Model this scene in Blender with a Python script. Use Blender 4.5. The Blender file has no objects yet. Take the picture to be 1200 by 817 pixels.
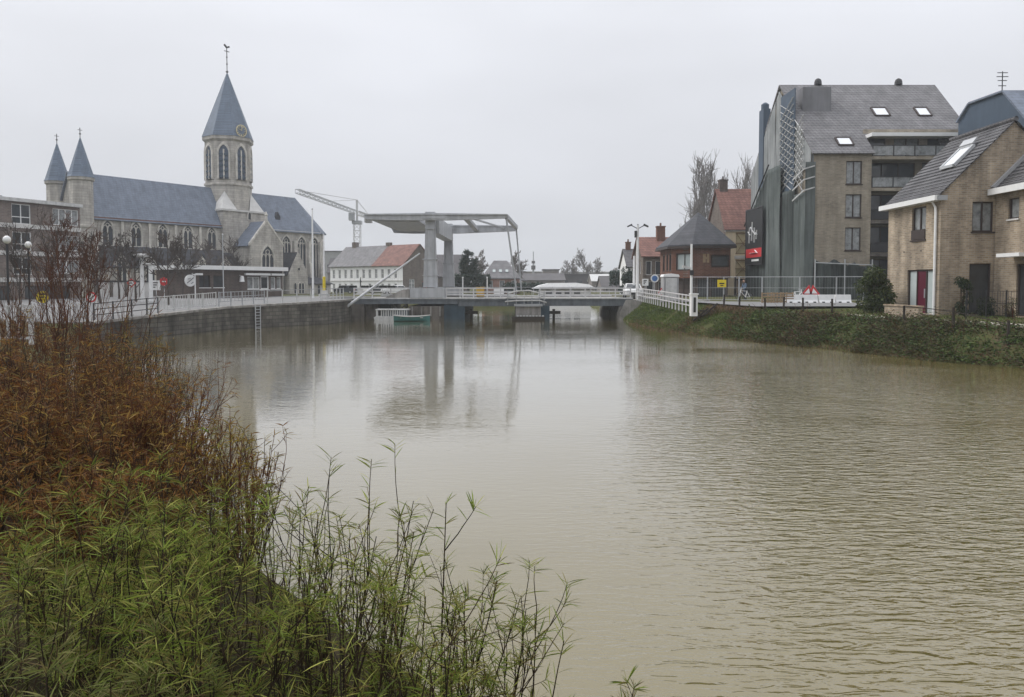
import bpy, math, random
import numpy as np
from mathutils import Vector, Matrix, noise as mnoise
R = math.radians
random.seed(7)
scene = bpy.context.scene
col = scene.collection

# ------------------------------------------------------------------ camera
F = 867.0                       # focal length in pixels of a 1200 px wide photograph
CAMZ = 3.4
TILT = R(2.4)
HOR = 333.0
Y0 = HOR + F*math.tan(TILT)     # row of the optical axis
cam_d = bpy.data.cameras.new('camera')
cam_d.sensor_width = 36.0
cam_d.lens = 36.0*F/1200.0
cam_d.shift_y = -(408.5 - Y0)/1200.0
cam_d.clip_end = 6000
cam_d.clip_start = 0.05
cam = bpy.data.objects.new('camera', cam_d)
cam.location = (0, 0, CAMZ)
cam.rotation_euler = (R(90) - TILT, 0, 0)
col.objects.link(cam)
scene.camera = cam

# ------------------------------------------------------------------ sky and sun (overcast)
SUN_EL, SUN_AZ = 48.0, -70.0    # sun height, and its bearing from +Y (negative = left)
world = bpy.data.worlds.new('World')
scene.world = world
world.use_nodes = True
nt = world.node_tree
bg = nt.nodes['Background']
sky = nt.nodes.new('ShaderNodeTexSky')
sky.sky_type = 'NISHITA'
sky.sun_disc = False
sky.sun_elevation = R(SUN_EL)
sky.sun_rotation = R(SUN_AZ)
sky.dust_density = 6.0
hsv = nt.nodes.new('ShaderNodeHueSaturation')
hsv.inputs['Saturation'].default_value = 0.18
nt.links.new(sky.outputs[0], hsv.inputs['Color'])
tc = nt.nodes.new('ShaderNodeTexCoord')
mp = nt.nodes.new('ShaderNodeMapping')
mp.inputs['Scale'].default_value = (1.0, 1.0, 3.2)
nz = nt.nodes.new('ShaderNodeTexNoise')
nz.inputs['Scale'].default_value = 1.6
nz.inputs['Detail'].default_value = 4.0
nz.inputs['Roughness'].default_value = 0.45
rp = nt.nodes.new('ShaderNodeValToRGB')
rp.color_ramp.elements[0].position = 0.3
rp.color_ramp.elements[0].color = (6.7, 6.85, 7.3, 1)
rp.color_ramp.elements[1].position = 0.72
rp.color_ramp.elements[1].color = (8.4, 8.6, 9.2, 1)
nt.links.new(tc.outputs['Generated'], mp.inputs['Vector'])
nt.links.new(mp.outputs[0], nz.inputs['Vector'])
nt.links.new(nz.outputs['Fac'], rp.inputs['Fac'])
mixw = nt.nodes.new('ShaderNodeMix')
mixw.data_type = 'RGBA'
mixw.inputs[0].default_value = 0.88
nt.links.new(hsv.outputs[0], mixw.inputs[6])
nt.links.new(rp.outputs[0], mixw.inputs[7])
sepz = nt.nodes.new('ShaderNodeSeparateXYZ')      # overcast: the sky is brighter overhead than near the horizon
nt.links.new(tc.outputs['Generated'], sepz.inputs[0])
mrz = nt.nodes.new('ShaderNodeFloatCurve')
cv = mrz.mapping.curves[0]
cv.points[0].location = (0.0, 0.74/2.4); cv.points[1].location = (1.0, 2.3/2.4); cv.points.new(0.34, 1.02/2.4); cv.points.new(0.6, 1.5/2.4)
mrz.mapping.update()
clz = nt.nodes.new('ShaderNodeClamp'); nt.links.new(sepz.outputs[2], clz.inputs[0]); nt.links.new(clz.outputs[0], mrz.inputs['Value'])
mrs = nt.nodes.new('ShaderNodeMath'); mrs.operation = 'MULTIPLY'; mrs.inputs[1].default_value = 2.4
nt.links.new(mrz.outputs[0], mrs.inputs[0])
mulz = nt.nodes.new('ShaderNodeMix'); mulz.data_type = 'RGBA'; mulz.blend_type = 'MULTIPLY'; mulz.inputs[0].default_value = 1.0
nt.links.new(mixw.outputs[2], mulz.inputs[6]); nt.links.new(mrs.outputs[0], mulz.inputs[7])
nt.links.new(mulz.outputs[2], bg.inputs['Color'])
bg.inputs['Strength'].default_value = 0.098
sun_d = bpy.data.lights.new('sun', 'SUN')
sun_d.energy = 1.5
sun_d.angle = R(25)
sun_d.color = (1.0, 0.97, 0.93)
sun = bpy.data.objects.new('sun', sun_d)
az, el = R(SUN_AZ), R(SUN_EL)
sdir = Vector((math.sin(az)*math.cos(el), math.cos(az)*math.cos(el), math.sin(el)))
sun.rotation_euler = sdir.to_track_quat('Z', 'Y').to_euler()
sun.location = (0, 0, 60)
col.objects.link(sun)
vs = scene.view_settings
vs.view_transform = 'Standard'
vs.look = 'None'
vs.gamma = 1.0
vs.use_curve_mapping = False
vs.exposure = 0.22
scene.cycles.max_bounces = 6
scene.cycles.volume_bounces = 3
scene.cycles.use_denoising = True

def at(px, py, Y):
    """World point seen at photo pixel (px, py) at distance Y."""
    u, v = (px-600)/F, (Y0-py)/F
    dy = math.cos(TILT) + v*math.sin(TILT)
    dz = -math.sin(TILT) + v*math.cos(TILT)
    k = Y/dy
    return Vector((u*k, Y, CAMZ + dz*k))
def gz(px, py, z):
    u, v = (px-600)/F, (Y0-py)/F
    dy = math.cos(TILT) + v*math.sin(TILT)
    dz = -math.sin(TILT) + v*math.cos(TILT)
    k = (z-CAMZ)/dz
    return Vector((u*k, dy*k, z))

# ------------------------------------------------------------------ helpers
FR = {}
def tag(o, label=None, cat=None, group=None, kind=None):
    if label: o['label'] = label
    if cat: o['category'] = cat
    if group: o['group'] = group
    if kind: o['kind'] = kind
    return o
def empty(name, loc, rz=0.0):
    o = bpy.data.objects.new(name, None)
    o.location = loc
    o.rotation_euler = (0, 0, rz)
    o.empty_display_size = 0.3
    col.objects.link(o)
    FR[o] = Matrix.Translation(Vector(loc)) @ Matrix.Rotation(rz, 4, 'Z')
    return o
def thing(name, label, cat, loc, rz=0.0, group=None):
    return tag(empty(name, loc, rz), label, cat, group)
def copy_tree(o, parent=None):
    c = o.copy()
    col.objects.link(c)
    if parent: c.parent = parent
    for ch in list(o.children): copy_tree(ch, c)
    return c

def link_mesh(me, name, mat, parent, smooth):
    if mat: me.materials.append(mat)
    if smooth:
        me.polygons.foreach_set('use_smooth', [True]*len(me.polygons))
    o = bpy.data.objects.new(name, me)
    col.objects.link(o)
    if parent is not None:
        o.parent = parent
        FR[o] = FR[parent]
    return o

class MB:
    def __init__(s): s.v, s.f = [], []
    def add(s, vs, fs):
        n = len(s.v)
        s.v.extend(tuple(p) for p in vs)
        s.f.extend(tuple(i+n for i in f) for f in fs)
        return s
    def box(s, x0, x1, y0, y1, z0, z1):
        x0, x1 = min(x0, x1), max(x0, x1); y0, y1 = min(y0, y1), max(y0, y1); z0, z1 = min(z0, z1), max(z0, z1)
        return s.add([(x0,y0,z0),(x1,y0,z0),(x1,y1,z0),(x0,y1,z0),(x0,y0,z1),(x1,y0,z1),(x1,y1,z1),(x0,y1,z1)],
              [(0,3,2,1),(4,5,6,7),(0,1,5,4),(1,2,6,5),(2,3,7,6),(3,0,4,7)])
    def poly(s, pts): return s.add(pts, [tuple(range(len(pts)))])
    def prism(s, pts, ext):
        n = len(pts); e = Vector(ext)
        a = [Vector(p) for p in pts]
        vs = a + [p+e for p in a]
        fs = [tuple(range(n))[::-1], tuple(range(n, 2*n))]
        for i in range(n):
            j = (i+1) % n
            fs.append((i, j, n+j, n+i))
        return s.add(vs, fs)
    def bar(s, p0, p1, w, h=None):
        """Rectangular bar between two points."""
        h = h or w
        p0, p1 = Vector(p0), Vector(p1)
        t = (p1-p0).normalized()
        ref = Vector((0,0,1)) if abs(t.z) < 0.95 else Vector((0,1,0))
        a = t.cross(ref).normalized()*(w/2); b = a.cross(t).normalized()*(h/2)
        vs = [p0-a-b, p0+a-b, p0+a+b, p0-a+b, p1-a-b, p1+a-b, p1+a+b, p1-a+b]
        return s.add(vs, [(0,3,2,1),(4,5,6,7),(0,1,5,4),(1,2,6,5),(2,3,7,6),(3,0,4,7)])
    def path(s, pts, rs, n=6, cap=True):
        pts = [Vector(p) for p in pts]
        if not hasattr(rs, '__len__'): rs = [rs]*len(pts)
        vs, fs = [], []
        for i, p in enumerate(pts):
            t = (pts[min(i+1, len(pts)-1)] - pts[max(i-1, 0)]).normalized()
            ref = Vector((0,0,1)) if abs(t.z) < 0.9 else Vector((0,1,0))
            a = t.cross(ref).normalized(); b = a.cross(t).normalized()
            for k in range(n):
                th = 2*math.pi*k/n
                vs.append(p + (a*math.cos(th) + b*math.sin(th))*rs[i])
        for i in range(len(pts)-1):
            for k in range(n):
                k2 = (k+1) % n
                fs.append((i*n+k, i*n+k2, (i+1)*n+k2, (i+1)*n+k))
        if cap:
            fs.append(tuple(range(n))[::-1]); m = (len(pts)-1)*n
            fs.append(tuple(range(m, m+n)))
        return s.add(vs, fs)
    def lathe(s, prof, c=(0,0,0), n=12, ph=0.0):
        vs, fs = [], []
        for r, z in prof:
            for k in range(n):
                th = ph + 2*math.pi*k/n
                vs.append((c[0]+r*math.cos(th), c[1]+r*math.sin(th), c[2]+z))
        for i in range(len(prof)-1):
            for k in range(n):
                k2 = (k+1) % n
                fs.append((i*n+k, i*n+k2, (i+1)*n+k2, (i+1)*n+k))
        fs.append(tuple(range(n))[::-1]); m = (len(prof)-1)*n
        fs.append(tuple(range(m, m+n)))
        return s.add(vs, fs)
    def build(s, name, mat, parent=None, world=False, smooth=False):
        vs = s.v
        loc = None
        if parent is not None:
            if world:
                inv = FR[parent].inverted()
                vs = [inv @ Vector(p) for p in vs]
        else:
            a = np.array([tuple(p) for p in vs], float)
            loc = ((a[:,0].min()+a[:,0].max())/2, (a[:,1].min()+a[:,1].max())/2, a[:,2].min())
            vs = (a - np.array(loc)).tolist()
        me = bpy.data.meshes.new(name)
        me.from_pydata([tuple(p) for p in vs], [], s.f)
        o = link_mesh(me, name, mat, parent, smooth)
        if loc: o.location = loc
        return o

def build_np(name, V, Q, mat, parent=None, smooth=False, world=False):
    """Fast mesh from arrays: V (n,3), Q (m,4)."""
    V = np.asarray(V, np.float32); Q = np.asarray(Q, np.int32)
    loc = None
    if parent is not None and world:
        inv = np.array(FR[parent].inverted())
        V = V @ inv[:3,:3].T + inv[:3,3]
    if parent is None:
        loc = np.array([(V[:,0].min()+V[:,0].max())/2, (V[:,1].min()+V[:,1].max())/2, V[:,2].min()])
        V = V - loc
    me = bpy.data.meshes.new(name)
    me.vertices.add(len(V)); me.vertices.foreach_set('co', V.astype(np.float32).ravel())
    me.loops.add(Q.size); me.loops.foreach_set('vertex_index', Q.ravel())
    me.polygons.add(len(Q))
    me.polygons.foreach_set('loop_start', np.arange(0, Q.size, Q.shape[1], dtype=np.int32))
    me.polygons.foreach_set('loop_total', np.full(len(Q), Q.shape[1], np.int32))
    me.update(calc_edges=True)
    o = link_mesh(me, name, mat, parent, smooth)
    if loc is not None: o.location = [float(x) for x in loc]
    return o

# ------------------------------------------------------------------ materials
def newmat(name):
    m = bpy.data.materials.new(name)
    m.use_nodes = True
    return m, m.node_tree, m.node_tree.nodes['Principled BSDF']
def ramp(nt, cols):
    r = nt.nodes.new('ShaderNodeValToRGB')
    e = r.color_ramp.elements
    while len(e) < len(cols): e.new(0.5)
    for i, (p, c) in enumerate(cols):
        e[i].position = p; e[i].color = (*c, 1)
    return r
def noise_fac(nt, scale, detail=4, stretch=(1,1,1), rough=0.6):
    tc = nt.nodes.new('ShaderNodeTexCoord'); mp = nt.nodes.new('ShaderNodeMapping')
    mp.inputs['Scale'].default_value = stretch
    n = nt.nodes.new('ShaderNodeTexNoise')
    n.inputs['Scale'].default_value = scale; n.inputs['Detail'].default_value = detail; n.inputs['Roughness'].default_value = rough
    nt.links.new(tc.outputs['Object'], mp.inputs[0]); nt.links.new(mp.outputs[0], n.inputs['Vector'])
    return n.outputs['Fac']
def mul(nt, a, b):
    m = nt.nodes.new('ShaderNodeMix'); m.data_type = 'RGBA'; m.blend_type = 'MULTIPLY'; m.inputs[0].default_value = 1
    nt.links.new(a, m.inputs[6]); nt.links.new(b, m.inputs[7])
    return m.outputs[2]
def sc(c, k): return tuple(min(1, x*k) for x in c)
def plain(name, c, rough=0.8, var=0.25, scale=1.5, bump=0.0, bscale=20, metal=0.0, stretch=(1,1,1), streak=0.0, spec=0.3):
    m, nt, b = newmat(name)
    f = noise_fac(nt, scale, 6, stretch)
    r = ramp(nt, [(0.25, sc(c, 1-var)), (0.5, c), (0.78, sc(c, 1+var*0.8))])
    nt.links.new(f, r.inputs[0])
    out = r.outputs[0]
    if streak:
        f2 = noise_fac(nt, 2.2, 5, (1, 1, 0.12))
        r2 = ramp(nt, [(0.35, (1-streak,)*3), (0.6, (1, 1, 1))])
        nt.links.new(f2, r2.inputs[0]); out = mul(nt, out, r2.outputs[0])
    nt.links.new(out, b.inputs['Base Color'])
    b.inputs['Roughness'].default_value = rough; b.inputs['Metallic'].default_value = metal
    b.inputs['Specular IOR Level'].default_value = spec
    if bump:
        bn = nt.nodes.new('ShaderNodeBump'); bn.inputs['Strength'].default_value = bump; bn.inputs['Distance'].default_value = 0.03
        nt.links.new(noise_fac(nt, bscale, 4), bn.inputs['Height']); nt.links.new(bn.outputs[0], b.inputs['Normal'])
    return m
def wallvec(nt):
    tc = nt.nodes.new('ShaderNodeTexCoord'); s = nt.nodes.new('ShaderNodeSeparateXYZ'); c = nt.nodes.new('ShaderNodeCombineXYZ')
    a = nt.nodes.new('ShaderNodeMath'); a.operation = 'ADD'
    nt.links.new(tc.outputs['Object'], s.inputs[0]); nt.links.new(s.outputs[0], a.inputs[0]); nt.links.new(s.outputs[1], a.inputs[1])
    nt.links.new(a.outputs[0], c.inputs[0]); nt.links.new(s.outputs[2], c.inputs[1])
    return c.outputs[0]
def brick(name, c1, c2, mortar, w=0.23, h=0.075, ms=0.012, rough=0.9, var=0.3, streak=0.25, bump=0.4):
    m, nt, b = newmat(name)
    t = nt.nodes.new('ShaderNodeTexBrick')
    t.inputs['Scale'].default_value = 1.0
    t.inputs['Brick Width'].default_value = w; t.inputs['Row Height'].default_value = h
    t.inputs['Mortar Size'].default_value = ms; t.inputs['Mortar Smooth'].default_value = 0.3
    t.inputs['Color1'].default_value = (*c1, 1); t.inputs['Color2'].default_value = (*c2, 1); t.inputs['Mortar'].default_value = (*mortar, 1)
    nt.links.new(wallvec(nt), t.inputs['Vector'])
    f = noise_fac(nt, 0.9, 8, (1, 1, 1), 0.65)
    r = ramp(nt, [(0.28, (1-var,)*3), (0.72, (1.0,)*3)])
    nt.links.new(f, r.inputs[0])
    out = mul(nt, t.outputs['Color'], r.outputs[0])
    if streak:
        f2 = noise_fac(nt, 1.3, 6, (1, 1, 0.15))
        r2 = ramp(nt, [(0.36, (1-streak,)*3), (0.6, (1, 1, 1))])
        nt.links.new(f2, r2.inputs[0]); out = mul(nt, out, r2.outputs[0])
    nt.links.new(out, b.inputs['Base Color'])
    b.inputs['Roughness'].default_value = rough; b.inputs['Specular IOR Level'].default_value = 0.25
    bn = nt.nodes.new('ShaderNodeBump'); bn.inputs['Strength'].default_value = bump; bn.inputs['Distance'].default_value = 0.02
    bn.invert = True
    nt.links.new(t.outputs['Fac'], bn.inputs['Height']); nt.links.new(bn.outputs[0], b.inputs['Normal'])
    return m
def leafmat(name, cols, trans=0.3, rough=0.6):
    m, nt, b = newmat(name)
    g = nt.nodes.new('ShaderNodeNewGeometry')
    n = len(cols)
    r = ramp(nt, [((i+0.5)/n, c) for i, c in enumerate(cols)])
    nt.links.new(g.outputs['Random Per Island'], r.inputs[0])
    nt.links.new(r.outputs[0], b.inputs['Base Color'])
    b.inputs['Roughness'].default_value = rough; b.inputs['Specular IOR Level'].default_value = 0.12
    tr = nt.nodes.new('ShaderNodeBsdfTranslucent'); nt.links.new(r.outputs[0], tr.inputs[0])
    mx = nt.nodes.new('ShaderNodeMixShader'); mx.inputs[0].default_value = trans
    nt.links.new(b.outputs[0], mx.inputs[1]); nt.links.new(tr.outputs[0], mx.inputs[2])
    nt.links.new(mx.outputs[0], nt.nodes['Material Output'].inputs[0])
    return m
def glassmat(name, c, rough=0.06, var=0.5, scale=0.8):
    m = plain(name, c, rough, var, scale, spec=0.6)
    return m

MT = {}
MT['tan_brick'] = brick('tan_brick', (0.55,0.43,0.30), (0.35,0.27,0.185), (0.48,0.43,0.36), streak=0.42, var=0.42, w=0.3, h=0.1, ms=0.018)
MT['tan_brick_far'] = brick('tan_brick_far', (0.42,0.36,0.275), (0.31,0.265,0.2), (0.37,0.335,0.28), w=0.35, h=0.12, ms=0.02)
MT['brown_brick'] = brick('brown_brick', (0.14,0.105,0.09), (0.10,0.075,0.065), (0.16,0.14,0.13), w=0.4, h=0.14, ms=0.02)
MT['flats_brick'] = brick('flats_brick', (0.25,0.195,0.17), (0.185,0.145,0.128), (0.25,0.225,0.205), w=0.4, h=0.14, ms=0.02)
MT['red_brick'] = brick('red_brick', (0.21,0.085,0.05), (0.15,0.06,0.04), (0.2,0.15,0.12), w=0.4, h=0.14, ms=0.02)
MT['pink_brick'] = brick('pink_brick', (0.46,0.25,0.2), (0.38,0.2,0.16), (0.42,0.36,0.32), w=0.5, h=0.18, ms=0.02)
MT['grey_brick'] = brick('grey_brick', (0.2,0.165,0.14), (0.15,0.12,0.1), (0.2,0.18,0.16), w=0.5, h=0.18, ms=0.02)
MT['church_stone'] = brick('church_stone', (0.60,0.565,0.51), (0.49,0.46,0.42), (0.42,0.40,0.37), w=0.9, h=0.35, ms=0.03, var=0.36, streak=0.3)
MT['stone_trim'] = plain('stone_trim', (0.57,0.54,0.49), 0.9, 0.35, 1.2, streak=0.3)
MT['pale_trim'] = plain('pale_trim', (0.55,0.54,0.52), 0.8, 0.15)
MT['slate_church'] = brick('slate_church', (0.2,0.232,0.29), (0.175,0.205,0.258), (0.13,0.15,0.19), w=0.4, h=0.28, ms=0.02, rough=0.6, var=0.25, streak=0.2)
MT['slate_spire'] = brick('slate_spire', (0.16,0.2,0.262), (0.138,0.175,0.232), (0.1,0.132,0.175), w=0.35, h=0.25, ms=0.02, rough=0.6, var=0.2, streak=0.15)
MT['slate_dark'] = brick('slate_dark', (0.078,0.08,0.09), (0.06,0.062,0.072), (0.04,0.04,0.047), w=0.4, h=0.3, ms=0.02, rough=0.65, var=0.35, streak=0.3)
MT['tile_dark'] = brick('tile_dark', (0.17,0.166,0.17), (0.125,0.122,0.126), (0.05,0.049,0.052), w=0.32, h=0.24, ms=0.03, rough=0.7, var=0.3, bump=0.9)
MT['tile_grey'] = brick('tile_grey', (0.25,0.243,0.248), (0.21,0.205,0.21), (0.12,0.117,0.12), w=0.35, h=0.28, ms=0.03, rough=0.7, var=0.3, bump=0.7)
MT['tile_red'] = brick('tile_red', (0.30,0.155,0.125), (0.235,0.12,0.10), (0.15,0.085,0.07), w=0.4, h=0.3, ms=0.03, rough=0.8, var=0.35)
MT['white_wall'] = plain('white_wall', (0.78,0.78,0.77), 0.85, 0.08, 0.8, streak=0.1)
MT['cream_wall'] = plain('cream_wall', (0.80,0.68,0.49), 0.85, 0.12, 0.9, streak=0.2)
MT['white_paint'] = plain('white_paint', (0.72,0.72,0.71), 0.5, 0.08, 3, spec=0.4)
MT['white_dirty'] = plain('white_dirty', (0.52,0.52,0.51), 0.6, 0.2, 3, streak=0.2)
MT['bridge_grey'] = plain('bridge_grey', (0.40,0.41,0.425), 0.55, 0.14, 1.2, streak=0.22, spec=0.4)
MT['bridge_dark'] = plain('bridge_dark', (0.115,0.13,0.145), 0.6, 0.3, 1.5, streak=0.3)
MT['caisson_blue'] = plain('caisson_blue', (0.035,0.06,0.08), 0.6, 0.35, 1.5, streak=0.35)
MT['concrete'] = plain('concrete', (0.30,0.285,0.265), 0.9, 0.35, 1.6, 0.3, 12, streak=0.45)
MT['concrete_dark'] = plain('concrete_dark', (0.14,0.125,0.11), 0.9, 0.4, 1.6, 0.3, 12, streak=0.5)
MT['quay_stone'] = brick('quay_stone', (0.20,0.185,0.16), (0.13,0.12,0.105), (0.10,0.095,0.085), w=0.8, h=0.3, ms=0.03, var=0.55, streak=0.55)
MT['paving'] = plain('paving', (0.17,0.168,0.165), 0.9, 0.15, 2.0)
MT['asphalt'] = plain('asphalt', (0.06,0.06,0.062), 0.9, 0.2, 3.0)
MT['path'] = plain('path', (0.3,0.28,0.24), 0.9, 0.2, 2.0)
MT['dark_metal'] = plain('dark_metal', (0.035,0.035,0.038), 0.5, 0.2, 3, metal=0.0)
MT['grey_metal'] = plain('grey_metal', (0.33,0.34,0.35), 0.45, 0.15, 3)
MT['galv'] = plain('galv', (0.42,0.43,0.44), 0.45, 0.15, 4)
MT['timber_dark'] = plain('timber_dark', (0.035,0.028,0.022), 0.9, 0.3, 5)
MT['timber'] = plain('timber', (0.28,0.2,0.12), 0.85, 0.25, 4)
MT['frame_dark'] = plain('frame_dark', (0.045,0.032,0.028), 0.5, 0.15, 3)
MT['glass'] = glassmat('glass', (0.05,0.055,0.06))
MT['glass_curtain'] = glassmat('glass_curtain', (0.22,0.23,0.23), 0.15, 0.6, 3.0)
MT['glass_pale'] = glassmat('glass_pale', (0.42,0.47,0.46), 0.12, 0.1, 2.0)
MT['glass_sky'] = plain('glass_sky', (0.7,0.72,0.74), 0.08, 0.05, 2.0, spec=0.8)
MT['church_glass'] = plain('church_glass', (0.035,0.04,0.05), 0.3, 0.4, 2.0)
MT['louvre'] = plain('louvre', (0.09,0.115,0.16), 0.7, 0.25, 2.0)
MT['door_red'] = plain('door_red', (0.085,0.008,0.022), 0.4, 0.1, 3)
MT['red'] = plain('red', (0.5,0.03,0.035), 0.5, 0.1, 3)
MT['yellow'] = plain('yellow', (0.65,0.5,0.02), 0.5, 0.1, 3)
MT['ochre'] = plain('ochre', (0.5,0.31,0.05), 0.6, 0.1, 3)
MT['blue'] = plain('blue', (0.06,0.15,0.35), 0.5, 0.1, 3)
MT['black'] = plain('black', (0.015,0.015,0.016), 0.6, 0.2, 3)
MT['gold'] = plain('gold', (0.55,0.48,0.3), 0.5, 0.1, 3)
MT['bark'] = plain('bark', (0.075,0.062,0.055), 0.95, 0.3, 6)
MT['bark_grey'] = plain('bark_grey', (0.2,0.185,0.175), 0.95, 0.3, 6)
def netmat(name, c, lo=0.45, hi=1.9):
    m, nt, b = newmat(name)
    f = noise_fac(nt, 2.6, 6, (1, 1, 0.045), 0.7)      # seams, and light and shade of hanging folds put into the colour
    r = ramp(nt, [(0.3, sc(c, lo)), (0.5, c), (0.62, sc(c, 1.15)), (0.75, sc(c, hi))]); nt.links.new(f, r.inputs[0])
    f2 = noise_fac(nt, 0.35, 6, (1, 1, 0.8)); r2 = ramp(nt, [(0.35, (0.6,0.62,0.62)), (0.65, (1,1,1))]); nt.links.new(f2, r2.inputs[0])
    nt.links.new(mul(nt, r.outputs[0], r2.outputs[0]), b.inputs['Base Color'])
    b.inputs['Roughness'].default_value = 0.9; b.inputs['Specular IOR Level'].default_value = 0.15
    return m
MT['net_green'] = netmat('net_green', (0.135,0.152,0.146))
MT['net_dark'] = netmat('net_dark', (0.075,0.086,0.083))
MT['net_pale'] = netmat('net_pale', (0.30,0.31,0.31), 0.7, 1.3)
MT['clad_blue'] = plain('clad_blue', (0.062,0.088,0.122), 0.6, 0.12, 0.8, streak=0.1)
MT['render_grey'] = plain('render_grey', (0.3,0.3,0.3), 0.85, 0.15, 1)
MT['teal'] = plain('teal', (0.05,0.16,0.15), 0.5, 0.2, 3)
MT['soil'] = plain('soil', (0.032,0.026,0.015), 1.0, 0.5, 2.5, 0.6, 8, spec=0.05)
MT['far_roof'] = plain('far_roof', (0.085,0.08,0.082), 0.85, 0.25, 0.4)
MT['far_wall'] = plain('far_wall', (0.2,0.18,0.17), 0.9, 0.25, 0.4)

def mat_ground():
    m, nt, b = newmat('ground')
    f = noise_fac(nt, 0.5, 8)
    r = ramp(nt, [(0.3, (0.05,0.055,0.022)), (0.5, (0.075,0.08,0.03)), (0.7, (0.09,0.07,0.04))])
    nt.links.new(f, r.inputs[0])
    nt.links.new(r.outputs[0], b.inputs['Base Color'])
    b.inputs['Roughness'].default_value = 1.0; b.inputs['Specular IOR Level'].default_value = 0.1
    return m
MT['ground'] = mat_ground()

def mat_water():
    m, nt, b = newmat('water')
    N = nt.nodes.new; L = nt.links.new
    geo = N('ShaderNodeNewGeometry')      # world position on the water sheet
    def noi(scale, stretch, rot=0.0, detail=3.0, dist=0.0, rough=0.5):
        mp = N('ShaderNodeMapping'); mp.inputs['Scale'].default_value = stretch; mp.inputs['Rotation'].default_value = (0, 0, rot)
        n = N('ShaderNodeTexNoise'); n.inputs['Scale'].default_value = scale; n.inputs['Detail'].default_value = detail
        n.inputs['Distortion'].default_value = dist; n.inputs['Roughness'].default_value = rough
        L(geo.outputs['Position'], mp.inputs[0]); L(mp.outputs[0], n.inputs['Vector'])
        return n.outputs['Fac']
    def math2(op, a, bb):
        x = N('ShaderNodeMath'); x.operation = op
        for i, q in enumerate((a, bb)):
            if isinstance(q, (int, float)): x.inputs[i].default_value = q
            else: L(q, x.inputs[i])
        return x.outputs[0]
    # fine wind ripples, a slower swell and long current streaks
    rip = noi(5.8, (0.40, 1.25, 1), R(-14), 2.5, 0.7)
    rip2 = noi(12.0, (0.5, 1.2, 1), R(9), 2.0, 0.4)
    swell = noi(0.55, (0.35, 1.3, 1), R(4), 3.0, 0.3)
    # ripples are stronger to the right bank and in patches
    sx = N('ShaderNodeSeparateXYZ'); L(geo.outputs['Position'], sx.inputs[0])
    patch = noi(0.12, (0.7, 1, 1), R(20), 3.0, 0.5)
    mr = N('ShaderNodeMapRange'); mr.inputs['From Min'].default_value = -2.6; mr.inputs['From Max'].default_value = 2.6
    mr.inputs['To Min'].default_value = 0.13; mr.inputs['To Max'].default_value = 2.0
    # calm along the middle and far reach, choppy towards the near right
    L(math2('SUBTRACT', sx.outputs[0], math2('MULTIPLY', sx.outputs[1], 0.26)), mr.inputs['Value'])
    pm = N('ShaderNodeMapRange'); pm.inputs['From Min'].default_value = 0.35; pm.inputs['From Max'].default_value = 0.65
    pm.inputs['To Min'].default_value = 0.35; pm.inputs['To Max'].default_value = 1.25
    L(patch, pm.inputs['Value'])
    amp = math2('MULTIPLY', mr.outputs[0], pm.outputs[0])
    h = math2('ADD', math2('MULTIPLY', rip, amp), math2('MULTIPLY', math2('MULTIPLY', rip2, 0.28), amp))
    h = math2('ADD', h, math2('MULTIPLY', swell, 0.16))
    bn = N('ShaderNodeBump'); bn.inputs['Strength'].default_value = 1.0; bn.inputs['Distance'].default_value = 0.034
    L(h, bn.inputs['Height']); L(bn.outputs[0], b.inputs['Normal'])
    mud = noi(0.25, (0.5, 1, 1), 0, 4.0, 0.5)
    r = ramp(nt, [(0.3, (0.118,0.092,0.026)), (0.7, (0.14,0.112,0.038))])
    L(mud, r.inputs[0]); L(r.outputs[0], b.inputs['Base Color'])
    b.inputs['Roughness'].default_value = 0.03
    b.inputs['IOR'].default_value = 1.4
    b.inputs['Specular IOR Level'].default_value = 0.5
    b.inputs['Coat Weight'].default_value = 1.0      # added mirror layer that brightens the sky's reflection beyond plain water
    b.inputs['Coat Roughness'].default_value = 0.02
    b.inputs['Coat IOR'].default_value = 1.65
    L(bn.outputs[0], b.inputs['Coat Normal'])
    return m
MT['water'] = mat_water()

# ------------------------------------------------------------------ terrain, water
# rows: Y, left water edge X, left bank kind, left top z, right water edge X, right top z
ST = [(-80, 5.0, 'b', 1.8, 34, 1.6), (-8, 3.0, 'b', 1.8, 27, 1.5), (1.5, 1.3, 'b', 1.7, 24.5, 1.45), (4.5, 0.55, 'b', 1.5, 23.8, 1.45),
      (7, -1.6, 'b', 1.35, 23.4, 1.45), (10, -4.3, 'b', 1.3, 23, 1.45), (16, -9.2, 'b', 1.25, 22.5, 1.45), (26, -15.8, 'b', 1.2, 21.4, 1.42),
      (29.8, -18, 'b', 1.2, 20.6, 1.42), (32.4, -19.6, 'b', 1.15, 18.7, 1.45), (39.3, -23, 'b', 1.1, 16.3, 1.5), (44, -25.2, 'q', 1.1, 13.9, 1.55),
      (46, -25.0, 'q', 1.15, 13.1, 1.58), (47.5, -23, 'q', 1.4, 12.6, 1.6), (51.7, -22.2, 'q', 1.55, 11.5, 1.65), (55.6, -21.5, 'q', 1.67, 10.9, 1.7),
      (59, -19, 'q', 1.8, 10.5, 1.75), (62.7, -15.7, 'q', 1.95, 10.2, 1.8), (66, -15.2, 'q', 1.95, 10.4, 1.85), (88, -15.2, 'q', 1.95, 11.2, 1.85),
      (114, -16, 'b', 1.7, 12.0, 1.7), (119, -13, 'b', 1.6, 12.8, 1.7), (122.5, 3, 'b', 1.6, 17.5, 1.7), (126, 13, 'b', 1.6, 30, 1.6), (140, 26, 'b', 1.6, 62, 1.6), (200, 70, 'b', 1.6, 115, 1.6), (300, 120, 'b', 1.6, 170, 1.6), (700, 130, 'b', 1.6, 180, 1.6)]
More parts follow.
